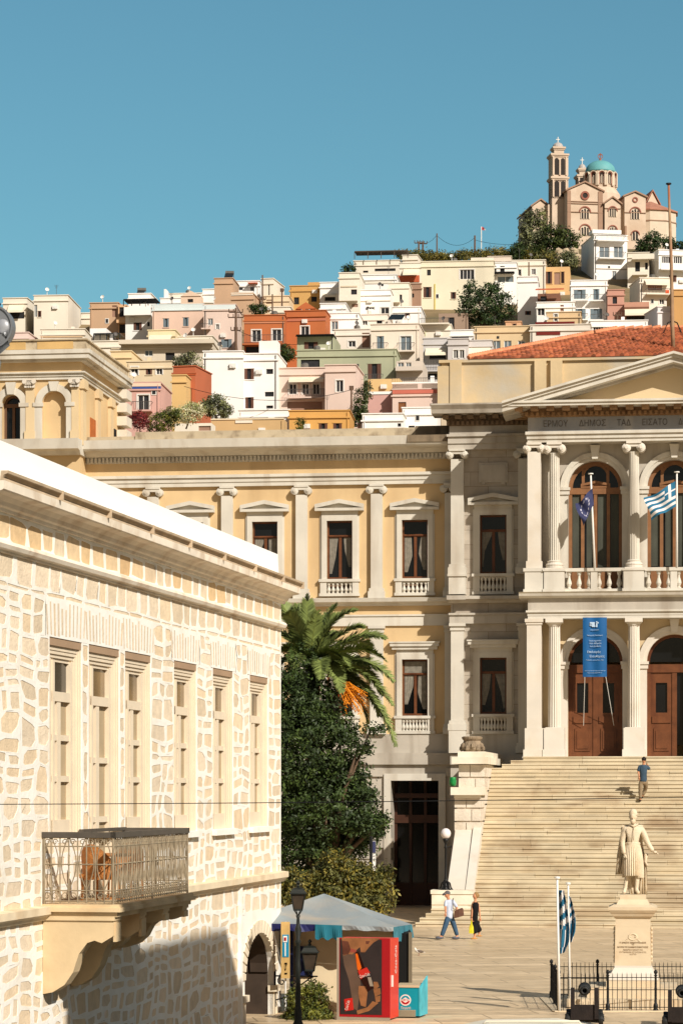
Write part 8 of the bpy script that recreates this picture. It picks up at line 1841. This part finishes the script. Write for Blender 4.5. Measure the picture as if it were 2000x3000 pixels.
# bell tower
def tower(px0, px1, t, stages, dome_y, top, nm='bell_tower'):
    s0, s1 = cs_(px0, t), cs_(px1, t); w_ = s1-s0; f = CF; m = MB(); d_ = MB(); pm = (px0+px1)/2
    for (ya, yb_, ins, n) in stages:
        za, zb2 = cz_(ya, pm, t), cz_(yb_, pm, t); m.box(f, s0+ins, s1-ins, t-w_+ins, t-ins, za, zb2); m.box(f, s0+ins-.3, s1-ins+.3, t-w_+ins-.3, t-ins+.3, zb2-.35, zb2)
        m.box(f, s0+ins-.15, s1-ins+.15, t-w_+ins-.15, t-ins+.15, zb2-.6, zb2-.35)
        if n:
            h_ = (zb2-za)*.72; cw_ = (s1-s0-2*ins)
            for face in (0, 1):
                ff = f if face == 0 else Frame((0, 0), 0)
                if face: ff.o = f.pt(s1, t, 0); ff.u = -f.n; ff.n = f.u; c0 = w_/2; tt = -ins
                else: c0 = (s0+s1)/2; tt = t-ins
                for q in (-1, 1):
                    x = c0+q*cw_*.2; r_ = cw_*.13; d_.prism(ff, [(x-r_, za+.4), (x+r_, za+.4)]+[(x+r_*math.cos(math.pi*i/6), za+.4+h_-r_+r_*math.sin(math.pi*i/6)) for i in range(7)], tt, tt+.06)
                    m.box(ff, c0+q*cw_*.42-.15, c0+q*cw_*.42+.15, tt, tt+.18, za+.3, zb2-.6)
                m.box(ff, c0-.15, c0+.15, tt, tt+.22, za+.3, za+.4+h_*.9)
    o = m.build(nm, STC, ch); d_.build('opening', DKW, o)
    c = f.pt((s0+s1)/2, t-w_/2, 0); zd = cz_(stages[-1][1], pm, t); rr = w_*.34; hd = (cz_(dome_y, pm, t)-zd)
    m = MB(); m.lathe((c.x, c.y, zd), [(rr*1.05, 0), (rr, .1)]+[(rr*math.cos(a*math.pi/16), .1+hd*.9*math.sin(a*math.pi/16)) for a in range(8)]+[(.05, hd)], 12); m.build('cupola', mat('lead_grey_cupola', (176, 170, 164), .6, .25, 3), o)
    m = MB(); zc = zd+hd; m.tube([(c.x, c.y, zc-.2), (c.x, c.y, cz_(top, pm, t))], .1, 5); zz2 = cz_(top, pm, t)-.55; m.wbox(c.x-.35, c.x+.35, c.y-.06, c.y+.06, zz2, zz2+.14); m.build('cross', WHITEP, o)
tower(1616, 1661, -2.5, [(700, 518, 0, 0), (582, 518, 0, 1), (518, 450, 0, 1), (450, 428, .55, 0)], 412, 396)
tower(1692, 1724, -15, [(640, 512, 0, 0), (545, 512, 0, 1), (512, 492, .35, 0)], 477, 458, 'small_tower')
# drum and dome
dc = CF.pt(cs_(1760, -9), -9.5, 0); dd_ = dc.y; DX = W(1757, 0, dd_).x; zz3 = lambda py: CZ-(py-HY)/F*dd_; kd = dd_/F; R_ = 45*kd
m = MB(); N8 = 12; rot = .26
def oct_(r, z_): return [Vector((DX+r*math.cos(2*math.pi*i/N8+rot), dc.y+r*math.sin(2*math.pi*i/N8+rot), z_)) for i in range(N8)]
m.ring([oct_(R_*1.0, zz3(600)), oct_(R_*.98, zz3(502))]); m.build('drum', STC, ch)
for i in range(N8):
    a = 2*math.pi*(i+.5)/N8+rot; nx_, ny_ = math.cos(a), math.sin(a)
    if ny_ > .5: continue
    ff = Frame((0, 0), 0); ff.n = Vector((nx_, ny_, 0)); ff.u = Vector((-ny_, nx_, 0)) if False else Vector((-ny_, nx_, 0)); ff.u = Vector((0, 0, 1)).cross(ff.n)*1.0; ap_ = R_*math.cos(math.pi/N8); ff.o = Vector((DX, dc.y, 0))+ff.n*ap_
    hw_ = R_*math.sin(math.pi/N8)
    rdb.archring(ff, 0, hw_*.55, hw_*.78, zz3(520), 0, .3, 8); plt.archring(ff, 0, hw_*.78, hw_*1.0, zz3(520), 0, .42, 8)
    for q in (-1, 1): plt.box(ff, q*hw_*.88-.18, q*hw_*.88+.18, 0, .4, zz3(552), zz3(520)); rdb.box(ff, q*hw_*.66-.12, q*hw_*.66+.12, 0, .28, zz3(548), zz3(520))
    arched(dk, trm, ff, 0, zz3(546), hw_*1.0, 30*kd, 2, .05, ring=False, mbp=plt)
m = MB(); zb_d = zz3(508); m.lathe((DX, dc.y, zb_d), [(R_*1.0, 0), (R_*.99, .3)]+[(R_*.97*math.cos(a*math.pi/24), .3+(zz3(471)-zb_d-.3)*math.sin(a*math.pi/24)) for a in range(1, 12)]+[(.05, zz3(471)-zb_d)], 32); m.build('dome', DOM, ch, True)
m = MB(); m.lathe((DX, dc.y, zz3(471)), [(.3, 0), (.2, .3), (.1, .5)], 8); m.tube([(DX, dc.y, zz3(471)), (DX, dc.y, zz3(449))], .09, 5); m.wbox(DX-.35, DX+.35, dc.y-.06, dc.y+.06, zz3(455), zz3(453)); m.archring(Frame((DX, dc.y), 0), 0, .4, .52, zz3(458), -.05, .05, 12, 1, 0, 2*math.pi); m.build('cross', REDB, ch)
m = MB(); m.ring([oct_(R_*1.35, zz3(640)), oct_(R_*1.3, zz3(575)), oct_(R_*1.02, zz3(556))]); m.build('drum_base', STC, ch)
dk.build('round_window', DKW, ch); trm.build('string_course', STL, ch); rdb.build('brick_trim', REDB, ch); plt.build('drum_arcade', STP, ch)
